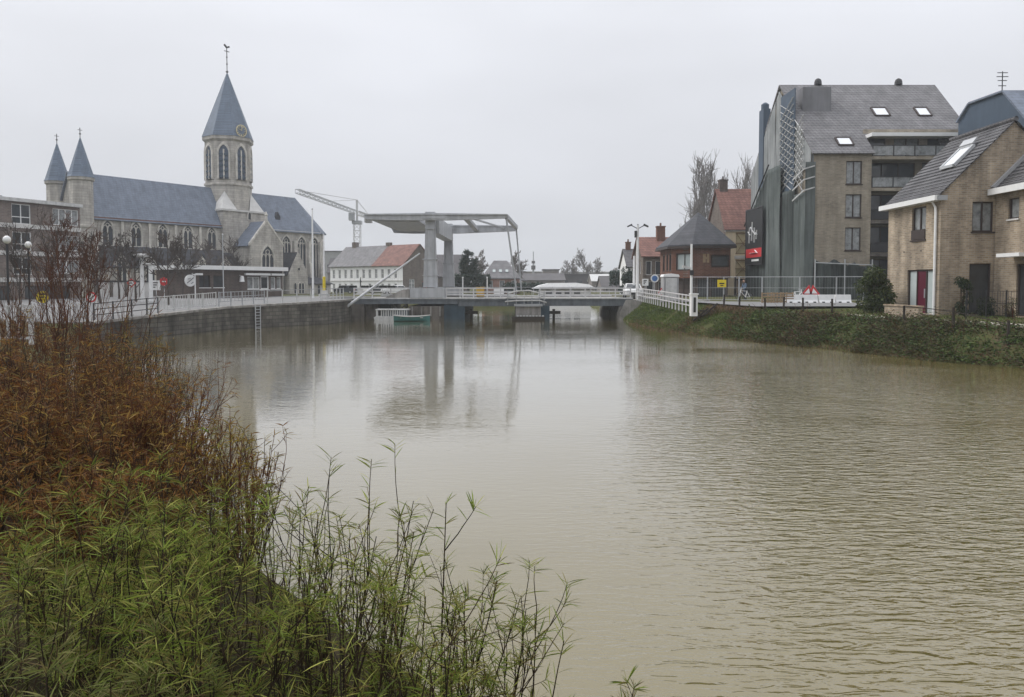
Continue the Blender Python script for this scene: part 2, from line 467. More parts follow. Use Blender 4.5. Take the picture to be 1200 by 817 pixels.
def lerp_st(Y, k):
    for a, b in zip(ST, ST[1:]):
        if a[0] <= Y <= b[0]:
            t = (Y-a[0])/(b[0]-a[0])
            return a[k]*(1-t) + b[k]*t
def right_profile(Y):
    x, z = lerp_st(Y, 4), lerp_st(Y, 5)
    return [(x-0.5, -0.5), (x, 0.0), (x+0.55, 0.5), (x+1.2, 0.95), (x+2.1, z-0.05), (x+3.0, z), (x+6.0, z+0.22), (x+14, z+0.3)]
def left_profile(Y, kind):
    x, z = lerp_st(Y, 1), lerp_st(Y, 3)
    if kind == 'q':
        return [(x-0.3, -1.2), (x-0.33, -0.3), (x-0.36, z-0.06), (x-0.4, z-0.03), (x-3.0, z), (x-8.0, z), (x-14, z), (x-30, z)]
    return [(x+0.5, -0.5), (x, 0.0), (x-0.9, z*0.45), (x-2.2, z*0.8), (x-4.0, z), (x-8.0, z+0.05), (x-14, z+0.1), (x-30, z+0.2)]
Ys = []
for a, b in zip(ST, ST[1:]):
    n = max(1, int((b[0]-a[0])/2.5)) if b[0] <= 130 else 4
    Ys += [a[0] + (b[0]-a[0])*i/n for i in range(n)]
Ys.append(ST[-1][0])
Ys.append(44.5); Ys = sorted(set(Ys))
V, rows = [], []
for Y in Ys:
    kind = 'b'
    for a, b in zip(ST, ST[1:]):
        if a[0] <= Y < b[0]: kind = a[2]
    lp = left_profile(Y, kind); rpf = right_profile(Y)
    xs = [(-700, 1.6), (-250, 1.6), (-90, 1.6)] + lp[::-1] + [(lp[0][0]+1.5, -1.5), (rpf[0][0]-1.5, -1.5)] + rpf + [(rpf[-1][0]+40, 1.9), (max(250, rpf[-1][0]+60), 1.7), (700, 1.6)]
    # keep x increasing
    for i in range(1, len(xs)):
        if xs[i][0] <= xs[i-1][0]: xs[i] = (xs[i-1][0]+0.01, xs[i][1])
    base = len(V)
    for i, (x, z) in enumerate(xs):
        j = 0.0
        if 0 < z and Y < 130 and kind == 'b' or (x > 5 and z > 0): j = 0.12*mnoise.noise(Vector((x*0.7, Y*0.7, 0)))
        V.append((x, Y, z + j))
    rows.append((base, len(xs)))
Q = []
for (b0, n), (b1, _) in zip(rows, rows[1:]):
    for i in range(n-1): Q.append((b0+i, b0+i+1, b1+i+1, b1+i))
g = build_np('ground', V, Q, MT['ground'], smooth=True); tag(g, kind='structure')
def ground_z(x, Y, side):
    p = right_profile(Y) if side > 0 else left_profile(Y, 'q' if 44 <= Y <= 88 else 'b')[::-1]
    for a, b in zip(p, p[1:]):
        if a[0] <= x <= b[0]: return a[1] + (b[1]-a[1])*(x-a[0])/(b[0]-a[0])
    return p[-1][1] if side > 0 else p[0][1]

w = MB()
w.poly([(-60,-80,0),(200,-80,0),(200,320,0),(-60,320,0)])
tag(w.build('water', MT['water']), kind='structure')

bs = MB()      # soil and leaf litter under the shrubs, coloured dark to deepen shade in gaps
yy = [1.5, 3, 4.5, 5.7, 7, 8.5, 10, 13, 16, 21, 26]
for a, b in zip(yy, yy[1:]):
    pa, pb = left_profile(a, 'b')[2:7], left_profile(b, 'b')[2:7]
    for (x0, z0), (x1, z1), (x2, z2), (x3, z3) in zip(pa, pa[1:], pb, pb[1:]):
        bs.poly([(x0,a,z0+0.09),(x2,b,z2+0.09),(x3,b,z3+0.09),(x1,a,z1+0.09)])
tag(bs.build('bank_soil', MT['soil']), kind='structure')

# paved quayside, riverside path and yard, each a sheet just above the ground
q = MB()
ys = [44.2, 46, 47.5, 51.7, 55.6, 59, 62.7, 66, 88]
for a, b in zip(ys, ys[1:]):
    xa, xb = lerp_st(a,1)-0.42, lerp_st(b,1)-0.42
    za, zb = lerp_st(a,3)+0.012, lerp_st(b,3)+0.012
    q.poly([(xa,a,za),(xb,b,zb),(xb-29.4,b,zb),(xa-29.4,a,za)])
tag(q.build('quayside_pavement', MT['paving']), kind='structure')
pth = MB()
py_ = [24, 29.8, 32.4, 36, 39.3, 42, 44, 46, 51.7, 55.6, 59, 64]
for a, b in zip(py_, py_[1:]):
    pth.poly([(lerp_st(a,4)+3.1,a,lerp_st(a,5)+0.05),(lerp_st(a,4)+4.5,a,lerp_st(a,5)+0.16),(lerp_st(b,4)+4.5,b,lerp_st(b,5)+0.16),(lerp_st(b,4)+3.1,b,lerp_st(b,5)+0.05)])
tag(pth.build('riverside_path', MT['path']), kind='structure')
yd = MB()
yd.poly([(15.5,47,1.99),(30,47,1.99),(30,63,2.03),(13,63,2.03)]); yd.poly([(13,63,2.03),(30,63,2.03),(24,76,2.05),(12.2,76,2.05)])
tag(yd.build('yard', MT['paving']), kind='structure')
rd = MB()
rd.poly([(11.7,73,1.985),(60,73,1.99),(60,84.5,1.99),(11.7,84.5,1.985)])
rd.poly([(-15.6,73,1.975),(-15.6,84.5,1.975),(-90,92,1.7),(-90,80,1.7)])
tag(rd.build('road', MT['asphalt']), kind='structure')

# ------------------------------------------------------------------ quay wall on the left
def quay():
    root = thing('quay_wall', 'grey stained stone quay wall curving along the left bank below the church', 'wall', (-22, 55, 0))
    pts = [(lerp_st(y,1), y, lerp_st(y,3)) for y in (42.5, 44.2, 46, 47.5, 49.5, 51.7, 55.6, 59, 62.7, 66, 70)]
    pts[0] = (-27.5, 43.0, 1.1)
    m, c = MB(), MB()
    for (x0,y0,z0), (x1,y1,z1) in zip(pts, pts[1:]):
        t = Vector((x1-x0, y1-y0, 0)).normalized(); n = Vector((-t.y, t.x, 0))*0.55
        m.add([(x0,y0,-1.2),(x1,y1,-1.2),(x1,y1,z1-0.12),(x0,y0,z0-0.12),
               (x0+n.x,y0+n.y,-1.2),(x1+n.x,y1+n.y,-1.2),(x1+n.x,y1+n.y,z1-0.12),(x0+n.x,y0+n.y,z0-0.12)],
              [(0,1,2,3),(5,4,7,6),(3,2,6,7),(0,3,7,4),(1,5,6,2)])
        o = -n.normalized()*0.06
        c.add([(x0+o.x,y0+o.y,z0-0.12),(x1+o.x,y1+o.y,z1-0.12),(x1+o.x,y1+o.y,z1+0.04),(x0+o.x,y0+o.y,z0+0.04),
               (x0+n.x,y0+n.y,z0-0.12),(x1+n.x,y1+n.y,z1-0.12),(x1+n.x,y1+n.y,z1+0.04),(x0+n.x,y0+n.y,z0+0.04)],
              [(0,1,2,3),(5,4,7,6),(3,2,6,7),(0,4,5,1)])
    m.build('masonry', MT['quay_stone'], root, world=True)
    c.build('coping', MT['concrete'], root, world=True)
quay()
# iron ladder on the quay wall
p = Vector((-19.9, 57.7, 0))
t = Vector((2.5, 3.4, 0)).normalized(); nrm = Vector((t.y, -t.x, 0))
lad = MB()
for s_ in (-0.22, 0.22): lad.bar(p+t*s_+nrm*0.12+Vector((0,0,-0.2)), p+t*s_+nrm*0.12+Vector((0,0,1.75)), 0.06)
for i in range(8): lad.bar(p-t*0.22+nrm*0.12+Vector((0,0,0.05+0.23*i)), p+t*0.22+nrm*0.12+Vector((0,0,0.05+0.23*i)), 0.045)
tag(lad.build('ladder', MT['galv']), 'narrow metal ladder fixed to the face of the stone quay wall', 'ladder')

# ------------------------------------------------------------------ building helpers
def T_front(a, b, z): return (a, b, z)
def T_side0(a, b, z): return (b, a, z)
def T_side1(w): return lambda a, b, z: (w-b, a, z)
def T_off(T, da, db, dz=0): return lambda a, b, z: T(a+da, b+db, z+dz)
def tbox(m, T, a0, a1, b0, b1, z0, z1):
    p, q_ = T(a0, b0, z0), T(a1, b1, z1)
    m.box(p[0], q_[0], p[1], q_[1], p[2], q_[2])
def wall_holes(m, T, a0, a1, z0, z1, holes, rec=0.14):
    """Wall face at b=0 with rectangular openings and their reveals."""
    As = sorted({a0, a1} | {h[0] for h in holes} | {h[0]+h[2] for h in holes})
    Zs = sorted({z0, z1} | {h[1] for h in holes} | {h[1]+h[3] for h in holes})
    for i in range(len(As)-1):
        for j in range(len(Zs)-1):
            ca, cz = (As[i]+As[i+1])/2, (Zs[j]+Zs[j+1])/2
            if any(h[0] < ca < h[0]+h[2] and h[1] < cz < h[1]+h[3] for h in holes): continue
            m.poly([T(As[i],0,Zs[j]), T(As[i+1],0,Zs[j]), T(As[i+1],0,Zs[j+1]), T(As[i],0,Zs[j+1])])
    for a, z, w_, h_ in [h[:4] for h in holes]:
        for p0, p1 in (((a,z),(a+w_,z)), ((a+w_,z),(a+w_,z+h_)), ((a+w_,z+h_),(a,z+h_)), ((a,z+h_),(a,z))):
            m.poly([T(p0[0],0,p0[1]), T(p1[0],0,p1[1]), T(p1[0],rec,p1[1]), T(p0[0],rec,p0[1])])
def window(root, T, a, z, w_, h_, fm='frame_dark', gm='glass', nx=2, nz=1, rec=0.12, fr=0.07, sill=None, name='window', split=None):
    m = MB()
    tbox(m, T, a, a+fr, rec-0.04, rec+0.05, z, z+h_); tbox(m, T, a+w_-fr, a+w_, rec-0.04, rec+0.05, z, z+h_)
    tbox(m, T, a+fr, a+w_-fr, rec-0.04, rec+0.05, z, z+fr); tbox(m, T, a+fr, a+w_-fr, rec-0.04, rec+0.05, z+h_-fr, z+h_)
    for i in range(1, nx):
        c = a + w_*i/nx; tbox(m, T, c-fr*0.55, c+fr*0.55, rec-0.03, rec+0.05, z+fr, z+h_-fr)
    for j in range(1, nz):
        c = z + h_*(split if split else j/nz); tbox(m, T, a+fr, a+w_-fr, rec-0.035, rec+0.045, c-fr*0.5, c+fr*0.5)
    o = m.build(name, MT[fm], root)
    g_ = MB(); tbox(g_, T, a+0.02, a+w_-0.02, rec+0.03, rec+0.045, z+0.02, z+h_-0.02)
    g_.build('pane', MT[gm], o)
    if sill:
        s_ = MB(); tbox(s_, T, a-0.06, a+w_+0.06, -0.07, rec-0.045, z-0.08, z-0.002); s_.build('sill', MT[sill], o)
    return o
def gable(m, T, a0, a1, z0, apex, thick=0.2):
    """Gable triangle in the wall plane."""
    c = (a0+a1)/2
    m.poly([T(a0,0,z0), T(a1,0,z0), T(c,0,apex)])
def slope(m, p00, p10, p11, p01, th=0.14, courses=0):
    """Roof slab; with courses each row of tiles is a step of its own."""
    p00, p10, p11, p01 = map(Vector, (p00, p10, p11, p01))
    n = (p10-p00).cross(p01-p00).normalized()
    if n.z < 0: n = -n
    if not courses:
        m.prism([p00, p10, p11, p01], n*th); return
    for i in range(courses):
        a, b = i/courses, min(1.0, (i+1.25)/courses)
        l0, l1 = p00.lerp(p01, a), p00.lerp(p01, b); r0, r1 = p10.lerp(p11, a), p10.lerp(p11, b)
        m.add([l0, r0, r1, l1, l0+n*th, r0+n*th, r1+n*(th*0.4), l1+n*(th*0.4)],
              [(3,2,1,0),(4,5,6,7),(0,1,5,4),(1,2,6,5),(2,3,7,6),(3,0,4,7)])
def gable_house(name, label, cat, loc, rz, W, D, hw, hr, wall, roof, front=(), side0=(), side1=(), group=None, ov=0.25, courses=0,
                fm='white_paint', gm='glass', sill=None, chimney=(), cm='red_brick', base=-0.6, th=0.14, ridge_axis='x', nx=1, nz=1, fascia=None, hip=0.0):
    """Gabled house: x along the front, y into the house; ridge along x (or y)."""
    r = thing(name, label, cat, loc, rz, group)
    m = MB()
    wall_holes(m, T_front, 0, W, base, hw, front); wall_holes(m, T_side0, 0, D, base, hw, side0)
    wall_holes(m, T_side1(W), 0, D, base, hw, side1); m.poly([(0,D,base),(W,D,base),(W,D,hw),(0,D,hw)])
    if hip: pass
    elif ridge_axis == 'x':
        gable(m, T_side0, 0, D, hw, hr); gable(m, T_side1(W), 0, D, hw, hr)
    else:
        gable(m, T_front, 0, W, hw, hr); m.poly([(0,D,hw),(W,D,hw),(W/2,D,hr)])
    m.build('wall', MT[wall], r)
    q = MB(); o_ = ov
    if hip:
        k = (hr-hw)/(D/2); e = hw-k*o_; rA, rB = (hip, D/2, hr), (W-hip, D/2, hr); E = [(-o_,-o_,e),(W+o_,-o_,e),(W+o_,D+o_,e),(-o_,D+o_,e)]
        q.prism([E[0],E[1],rB,rA], (0,0,th)); q.prism([E[2],E[3],rA,rB], (0,0,th)); q.prism([E[1],E[2],rB], (0,0,th)); q.prism([E[3],E[0],rA], (0,0,th))
    elif ridge_axis == 'x':
        k = (hr-hw)/(D/2)
        slope(q, (-o_,-o_,hw-k*o_),(W+o_,-o_,hw-k*o_),(W+o_,D/2,hr),(-o_,D/2,hr), th, courses)
        slope(q, (W+o_,D+o_,hw-k*o_),(-o_,D+o_,hw-k*o_),(-o_,D/2,hr),(W+o_,D/2,hr), th, courses)
    else:
        k = (hr-hw)/(W/2)
        slope(q, (-o_,D+o_,hw-k*o_),(-o_,-o_,hw-k*o_),(W/2,-o_,hr),(W/2,D+o_,hr), th, courses)
        slope(q, (W+o_,-o_,hw-k*o_),(W+o_,D+o_,hw-k*o_),(W/2,D+o_,hr),(W/2,-o_,hr), th, courses)
    ro = q.build('roof', MT[roof], r)
    for T, hs in ((T_front, front), (T_side0, side0), (T_side1(W), side1)):
        for h in hs:
            kw = dict(h[4]) if len(h) > 4 else {}
            kw = {**dict(fm=fm, gm=gm, sill=sill, nx=nx, nz=nz), **kw}
            window(r, T, *h[:4], **kw)
    for (cx, cy, cw, cd, top) in chimney:
        c = MB(); k = hw + (hr-hw)*(1-abs((cy-D/2)/(D/2)) if ridge_axis == 'x' else 1-abs((cx-W/2)/(W/2)))
        c.box(cx-cw/2, cx+cw/2, cy-cd/2, cy+cd/2, k-0.8, top); c.box(cx-cw/2-0.06, cx+cw/2+0.06, cy-cd/2-0.06, cy+cd/2+0.06, top+0.002, top+0.14)
        c.lathe([(0.12,0),(0.1,0.4)], (cx,cy,top+0.142), 8)
        c.build('chimney', MT[cm], ro)
    if fascia:
        f = MB(); k = (hr-hw)/(D/2)
        f.box(-o_, W+o_, -o_-0.08, -o_-0.003, hw-k*o_-0.14, hw-k*o_+0.16); f.build('gutter', MT[fascia], ro)
    return r
def arch_pts(w_, h_, n=5):
    """Pointed arch outline (x, z), base centre at the origin."""
    hs = h_ - w_*0.85
    pts = [(-w_/2, 0), (w_/2, 0), (w_/2, hs)]
    for i in range(1, n+1):
        t = i/n; ang = t*math.acos(0.5/1.0)*1.0
        # right arc is centred on the left springing point
        x = -w_/2 + w_*math.cos(ang); z = hs + w_*math.sin(ang)*(0.85/0.866)
        pts.append((x, z))
    for i in range(n-1, -1, -1):
        t = i/n; ang = t*math.acos(0.5)
        pts.append((w_/2 - w_*math.cos(ang), hs + w_*math.sin(ang)*(0.85/0.866)))
    return pts
def lancet(root, T, a, z, w_, h_, lights=2, ring=0.22, proud=0.22, gm='church_glass', sm='stone_trim', louvres=0, name='window'):
    """Pointed window: deep stone surround, mullions, glass behind."""
    inn, out = arch_pts(w_, h_), arch_pts(w_+2*ring, h_+ring*1.6)
    m = MB(); n = len(inn)
    out = [(x, zz - (0.0 if i > 1 else ring*0.5)) for i, (x, zz) in enumerate(out)]
    vs, fs = [], []
    for pts, b in ((inn, -proud), (out, -proud), (inn, 0.0), (out, 0.0)):
        vs += [T(a+x, b, z+zz) for x, zz in pts]
    for i in range(n):
        j = (i+1) % n
        fs += [(i, j, n+j, n+i), (i, 2*n+i, 2*n+j, j), (n+i, n+j, 3*n+j, 3*n+i)]
    m.add(vs, fs)
    hs = h_ - w_*0.85
    for i in range(1, lights):
        c = -w_/2 + w_*i/lights; tbox(m, T, a+c-0.07, a+c+0.07, -0.14, -0.03, z, z+hs+w_*0.3)
    if lights > 1:
        lw = w_/lights
        for i in range(lights):
            ap = arch_pts(lw*0.9, lw*1.1, 3)
            c = -w_/2 + lw*(i+0.5)
            pts = ap[2:]
            for (x0, z0), (x1, z1) in zip(pts, pts[1:]):
                m.bar(T(a+c+x0, -0.09, z+hs+z0-lw*0.3), T(a+c+x1, -0.09, z+hs+z1-lw*0.3), 0.11, 0.1)
        ring_c = z+hs+w_*0.42
        for k in range(8):
            t0, t1 = 2*math.pi*k/8, 2*math.pi*(k+1)/8; rr = w_*0.17
            m.bar(T(a+rr*math.cos(t0), -0.09, ring_c+rr*math.sin(t0)), T(a+rr*math.cos(t1), -0.09, ring_c+rr*math.sin(t1)), 0.1, 0.1)
    for i in range(louvres):
        zz = z + hs*(i+0.7)/louvres; tbox(m, T, a-w_/2, a+w_/2, -0.12, -0.025, zz, zz+0.14)
    o = m.build(name, MT[sm], root)
    g_ = MB(); g_.poly([T(a+x, -0.02, z+zz) for x, zz in inn]); g_.build('pane', MT[gm], o)
    return o

# ------------------------------------------------------------------ the church
def church():
    rz = math.atan2(0.81, 0.587)
    GZ = 1.5
    root = thing('church', 'grey stone gothic church with slate roofs, octagonal clock tower and two small west turrets', 'church', (-59.45, 100.0, GZ), rz)
    HW, EZ, RZ_, L = 3.4, 11.0, 16.9, 21.2      # half width, eaves, ridge (above ground), nave length
    # nave
    m = MB(); Lc = 37.0
    m.box(0, L, -HW, HW, -0.5, EZ)
    m.poly([(0,-HW,EZ),(0,HW,EZ),(0,0,RZ_)])
    m.build('nave_wall', MT['church_stone'], root)
    def hall_roof(x0, x1, hw, ez, rz_, name, hip=0.0):
        q = MB(); k = (rz_-ez)/hw; o = 0.3
        slope(q, (x0,-hw-o,ez-k*o),(x1+0.0,-hw-o,ez-k*o),(x1-hip,0,rz_),(x0,0,rz_), 0.18)
        slope(q, (x1,hw+o,ez-k*o),(x0,hw+o,ez-k*o),(x0,0,rz_),(x1-hip,0,rz_), 0.18)
        return q
    ro = hall_roof(-0.3, L+0.6, HW, EZ, RZ_, 'nave_roof').build('nave_roof', MT['slate_church'], root)
    c = MB(); c.box(0.2, L-0.3, -HW-0.36, -HW-0.003, EZ-0.42, EZ-0.1); c.build('cornice', MT['red_brick'], root)
    for i in range(5):
        lancet(root, T_off(T_front, 0, -HW), 3.2+i*3.85, 7.2, 1.35, 3.3, 2)
        b = MB(); b.box(1.1+i*3.85, 1.45+i*3.85, -HW-0.3, -HW-0.003, 5, EZ-0.45); b.build('buttress', MT['stone_trim'], root)
    # south aisle with a lean-to roof and small gables over its windows
    AY, AE = HW+3.6, 4.1
    m = MB(); m.box(0.6, L+0.2, -AY, -HW-0.01, -0.5, AE)
    m.build('aisle_wall', MT['church_stone'], root)
    q = MB(); slope(q, (0.4,-AY-0.3,AE-0.1),(L+0.3,-AY-0.3,AE-0.1),(L+0.3,-HW-0.02,7.0),(0.4,-HW-0.02,7.0), 0.16)
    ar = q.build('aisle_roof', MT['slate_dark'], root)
    for i in range(5):
        cx = 3.2+i*3.85
        gm_ = MB(); gm_.prism([(cx-1.25,-AY-0.05,AE-0.6),(cx+1.25,-AY-0.05,AE-0.6),(cx+1.25,-AY-0.05,AE+0.3),(cx,-AY-0.05,AE+2.0),(cx-1.25,-AY-0.05,AE+0.3)], (0,1.9,0))
        gm_.build('aisle_gable', MT['church_stone'], root)
        gr = MB()
        for s_ in (-1, 1):
            slope(gr, (cx+s_*1.5,-AY-0.2,AE+0.05),(cx+s_*1.5,-HW-0.9,AE+0.05),(cx,-HW-0.9,AE+2.15),(cx,-AY-0.2,AE+2.15), 0.12)
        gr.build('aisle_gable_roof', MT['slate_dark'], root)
        lancet(root, T_off(T_front, 0, -AY-0.055), cx, 1.6, 1.15, 3.9, 2, 0.18, 0.16)
        b = MB(); b.prism([(cx-2.1,-AY-0.55,-0.5),(cx-1.7,-AY-0.55,-0.5),(cx-1.7,-AY-0.55,2.4),(cx-2.1,-AY-0.55,2.4)], (0,0.54,0))
        b.prism([(cx-2.08,-AY-0.25,2.4),(cx-1.72,-AY-0.25,2.4),(cx-1.72,-AY-0.25,3.7),(cx-2.08,-AY-0.25,3.7)], (0,0.24,0)); b.build('buttress', MT['stone_trim'], root)
    # aisle west gable with pinnacle
    m = MB(); m.prism([(0.58,-AY,AE-0.3),(0.58,-HW-0.7,AE-0.3),(0.58,-HW-1.8,7.6)], (0.35,0,0)); m.lathe([(0.22,0),(0.22,0.5),(0.04,1.5)], (0.75,-HW-1.8,7.4), 6); m.build('aisle_end_gable', MT['stone_trim'], root)
    # west turrets
    for s_ in (-1, 1):
        m = MB(); c0 = (0.0, s_*HW, 0)
        m.lathe([(1.5,-0.5),(1.5,9.3),(1.62,9.35),(1.62,9.65),(1.38,9.7),(1.38,15.4),(1.58,15.55),(1.58,15.9)], c0, 8, math.pi/8)
        t_ = m.build('turret', MT['church_stone'], root)
        m = MB(); m.lathe([(1.66,15.9),(1.5,16.2),(0.06,21.1)], c0, 8, math.pi/8); m.build('turret_roof', MT['slate_spire'], t_)
        m = MB(); m.lathe([(0.05,21.1),(0.05,22.4)], c0, 5); m.lathe([(0.03,21.45),(0.16,21.6),(0.03,21.75)], c0, 6); m.bar((c0[0]-0.28,c0[1],22.1),(c0[0]+0.28,c0[1],22.1),0.06); m.build('finial', MT['dark_metal'], t_)
    # crossing tower: square base, broaches, octagonal belfry, spire
    cx = 23.95; hb = 3.75
    m = MB(); m.box(cx-hb, cx+hb, -hb-0.25, hb, -0.5, 13.2); m.build('tower_base', MT['church_stone'], root)
    m = MB(); m.box(cx-hb-0.2, cx+hb+0.2, -hb-0.45, hb+0.2, 13.2, 13.5); m.build('tower_ledge', MT['pale_trim'], root)
    BR = 3.55
    m = MB(); m.lathe([(BR,13.5),(BR,17.35),(BR+0.2,17.4),(BR+0.2,17.75),(BR,17.8),(BR,24.2),(BR+0.35,24.5),(BR+0.35,25.0)], (cx,0,0), 8, math.pi/8)
    m.build('belfry', MT['church_stone'], root)
    for sx_ in (-1, 1):
        for sy_ in (-1, 1):
            m = MB(); k = hb+0.05
            a, b, c_ = (cx+sx_*k, sy_*k, 13.5), (cx+sx_*(k-2.7), sy_*k, 13.5), (cx+sx_*k, sy_*(k-2.7), 13.5)
            ap = (cx+sx_*BR*0.66, sy_*BR*0.66, 16.4)
            m.add([a,b,c_,ap], [(0,1,2),(0,1,3),(1,2,3),(2,0,3)]); m.build('broach', MT['pale_trim'], root)
    ap_ = BR*math.cos(math.pi/8)
    for k in range(8):
        th = math.pi/4*k
        def T8(a, b, z, th=th): 
            rr = ap_ - b
            return (cx + rr*math.cos(th) - a*math.sin(th), rr*math.sin(th) + a*math.cos(th), z)
        def bar_T(a, b, z): return T8(a, b, z)
        # louvred belfry opening built from bars so that it follows the octagon
        inn = arch_pts(1.45, 5.3); m = MB(); n = len(inn); out = arch_pts(1.95, 5.75)
        vs_ = [T8(x, -0.25, 18.3+z) for x, z in inn] + [T8(x, -0.25, 18.3+z) for x, z in out] + [T8(x, 0, 18.3+z) for x, z in inn] + [T8(x, 0, 18.3+z) for x, z in out]
        fs_ = []
        for i in range(n):
            j = (i+1) % n; fs_ += [(i,j,n+j,n+i),(i,2*n+i,2*n+j,j),(n+i,n+j,3*n+j,3*n+i)]
        m.add(vs_, fs_)
        m.bar(T8(0,-0.14,18.3), T8(0,-0.14,22.9), 0.16)
        o = m.build('belfry_window', MT['stone_trim'], root)
        m = MB(); m.poly([T8(x,-0.02,18.3+z) for x, z in inn]); m.build('opening', MT['louvre'], o)
        m = MB()
        for i in range(5): m.bar(T8(-0.72,-0.12,18.7+i*0.85), T8(0.72,-0.12,18.7+i*0.85), 0.16, 0.3)
        m.build('louvre', MT['clad_blue'], o)
    m = MB(); m.lathe([(BR+0.42,25.0),(BR-0.15,26.6),(0.12,35.4)], (cx,0,0), 8, math.pi/8); sp = m.build('spire', MT['slate_spire'], root)
    m = MB(); m.lathe([(0.07,35.2),(0.07,39.6)], (cx,0,0), 6)
    for z, r_ in ((35.7,0.24),(36.9,0.16),(38.0,0.16)): m.lathe([(0.04,z-r_),(r_,z),(0.04,z+r_)], (cx,0,0), 8)
    m.bar((cx-0.45,0,38.9),(cx+0.45,0,38.9),0.09); m.bar((cx,0,39.5),(cx+0.5,0,39.75),0.1,0.25); m.bar((cx,0,39.5),(cx-0.45,0,39.9),0.1,0.3)
    m.build('weathercock', MT['dark_metal'], sp)
    # clock faces low on the spire
    for th in (-math.pi/2,):
        dr = Vector((math.cos(th), math.sin(th), 0)); sd = Vector((-math.sin(th), math.cos(th), 0)); cz = 25.95
        base = Vector((cx,0,cz)) + dr*(BR*1.0)
        up = Vector((0,0,1))
        m = MB(); n = 24; ri, ro_ = 0.82, 0.95
        vs_ = []
        for r_, dd in ((ri,0.0),(ro_,0.0),(ri,0.1),(ro_,0.1)):
            vs_ += [base + sd*(r_*math.cos(2*math.pi*k/n)) + up*(r_*math.sin(2*math.pi*k/n)) + dr*dd for k in range(n)]
        fs_ = []
        for i in range(n):
            j = (i+1) % n; fs_ += [(2*n+i,2*n+j,3*n+j,3*n+i),(i,2*n+i,2*n+j,j),(n+i,n+j,3*n+j,3*n+i)]
        m.add(vs_, fs_)
        for k in range(12):
            t_ = 2*math.pi*k/12; d_ = sd*math.cos(t_) + up*math.sin(t_)
            m.bar(base+d_*0.55+dr*0.06, base+d_*0.88+dr*0.06, 0.16, 0.05)
        ck = m.build('clock_face', MT['gold'], root)
        m = MB(); m.bar(base+dr*0.1, base+dr*0.1+sd*0.12+up*0.75, 0.1, 0.04); m.bar(base+dr*0.14, base+dr*0.14+sd*(-0.45)+up*0.2, 0.12, 0.04); m.build('clock_hands', MT['gold'], ck)
    # small windows on the tower base
    lancet(root, T_off(T_front, 0, -hb-0.255), cx+0.9, 12.1, 0.5, 1.1, 1, 0.14, 0.12)
    m = MB(); m.lathe([(0.55,0),(0.55,0.14)], (0,0,0), 14)
    m2 = MB()
    for k in range(12):
        t0, t1 = 2*math.pi*k/12, 2*math.pi*(k+1)/12
        m2.bar((cx+0.9+0.6*math.cos(t0), -hb-0.33, 10.6+0.6*math.sin(t0)), (cx+0.9+0.6*math.cos(t1), -hb-0.33, 10.6+0.6*math.sin(t1)), 0.2, 0.14)
    o = m2.build('round_window', MT['stone_trim'], root)
    m3 = MB(); m3.poly([(cx+0.9+0.6*math.cos(2*math.pi*k/12), -hb-0.27, 10.6+0.6*math.sin(2*math.pi*k/12)) for k in range(12)]); m3.build('pane', MT['church_glass'], o)
    # choir with a polygonal end
    CH = 3.5; x0, x1 = cx+hb, 39.2
    m = MB(); poly = [(x0,-CH),(x1,-CH),(x1+2.6,-CH*0.45),(x1+2.6,CH*0.45),(x1,CH),(x0,CH)]
    m.prism([(x,y,-0.5) for x, y in poly], (0,0,EZ+0.5-0.1)); m.build('choir_wall', MT['church_stone'], root)
    q = MB(); k = 0.3
    q2 = hall_roof(x0-0.2, x1, CH, EZ, RZ_-0.1, '', 2.5); 
    e = EZ-0.35; A = Vector((x1-2.5,0,RZ_-0.1))
    P = [(x1,-CH-0.3,e),(x1+2.95,-CH*0.5,e),(x1+2.95,CH*0.5,e),(x1,CH+0.3,e)]
    for a, b in zip(P, P[1:]): q2.prism([Vector(a), Vector(b), A], (0,0,0.2))
    cr = q2.build('choir_roof', MT['slate_church'], root)
    d_ = MB(); xd, yd_ = 31.2, -2.55
    d_.prism([(xd-0.45,yd_-0.2,12.4),(xd+0.45,yd_-0.2,12.4),(xd+0.45,yd_-0.2,13.1),(xd,yd_-0.2,13.9),(xd-0.45,yd_-0.2,13.1)], (0,1.3,0)); d_.build('dormer', MT['slate_dark'], cr)
    c = MB(); c.box(x0+0.1, x1, -CH-0.34, -CH-0.003, EZ-0.5, EZ-0.15); c.build('choir_cornice', MT['pale_trim'], root)
    for xw in (32.1, 35.2, 38.0): lancet(root, T_off(T_front, 0, -CH), xw, 2.6, 1.7, 7.3, 3, 0.24, 0.25)
    ang = math.atan2(CH*0.55, 2.6); ux, uy = math.cos(ang), math.sin(ang)
    def T_ap(a, b, z): return (x1+1.3+ux*a-uy*b, -CH*0.725+uy*a+ux*b, z)
    inn, out = arch_pts(1.3, 6.4), arch_pts(1.75, 6.8)
    m = MB(); n = len(inn)
    m.add([T_ap(x,-0.22,3.0+z) for x, z in inn]+[T_ap(x,-0.22,3.0+z) for x, z in out]+[T_ap(x,0,3.0+z) for x, z in inn]+[T_ap(x,0,3.0+z) for x, z in out],
          [f for i in range(n) for j in [(i+1) % n] for f in ((i,j,n+j,n+i),(i,2*n+i,2*n+j,j),(n+i,n+j,3*n+j,3*n+i))])
    m.bar(T_ap(0,-0.1,3.0), T_ap(0,-0.1,8.6), 0.12)
    o = m.build('window', MT['stone_trim'], root); m = MB(); m.poly([T_ap(x,-0.02,3.0+z) for x, z in inn]); m.build('pane', MT['church_glass'], o)
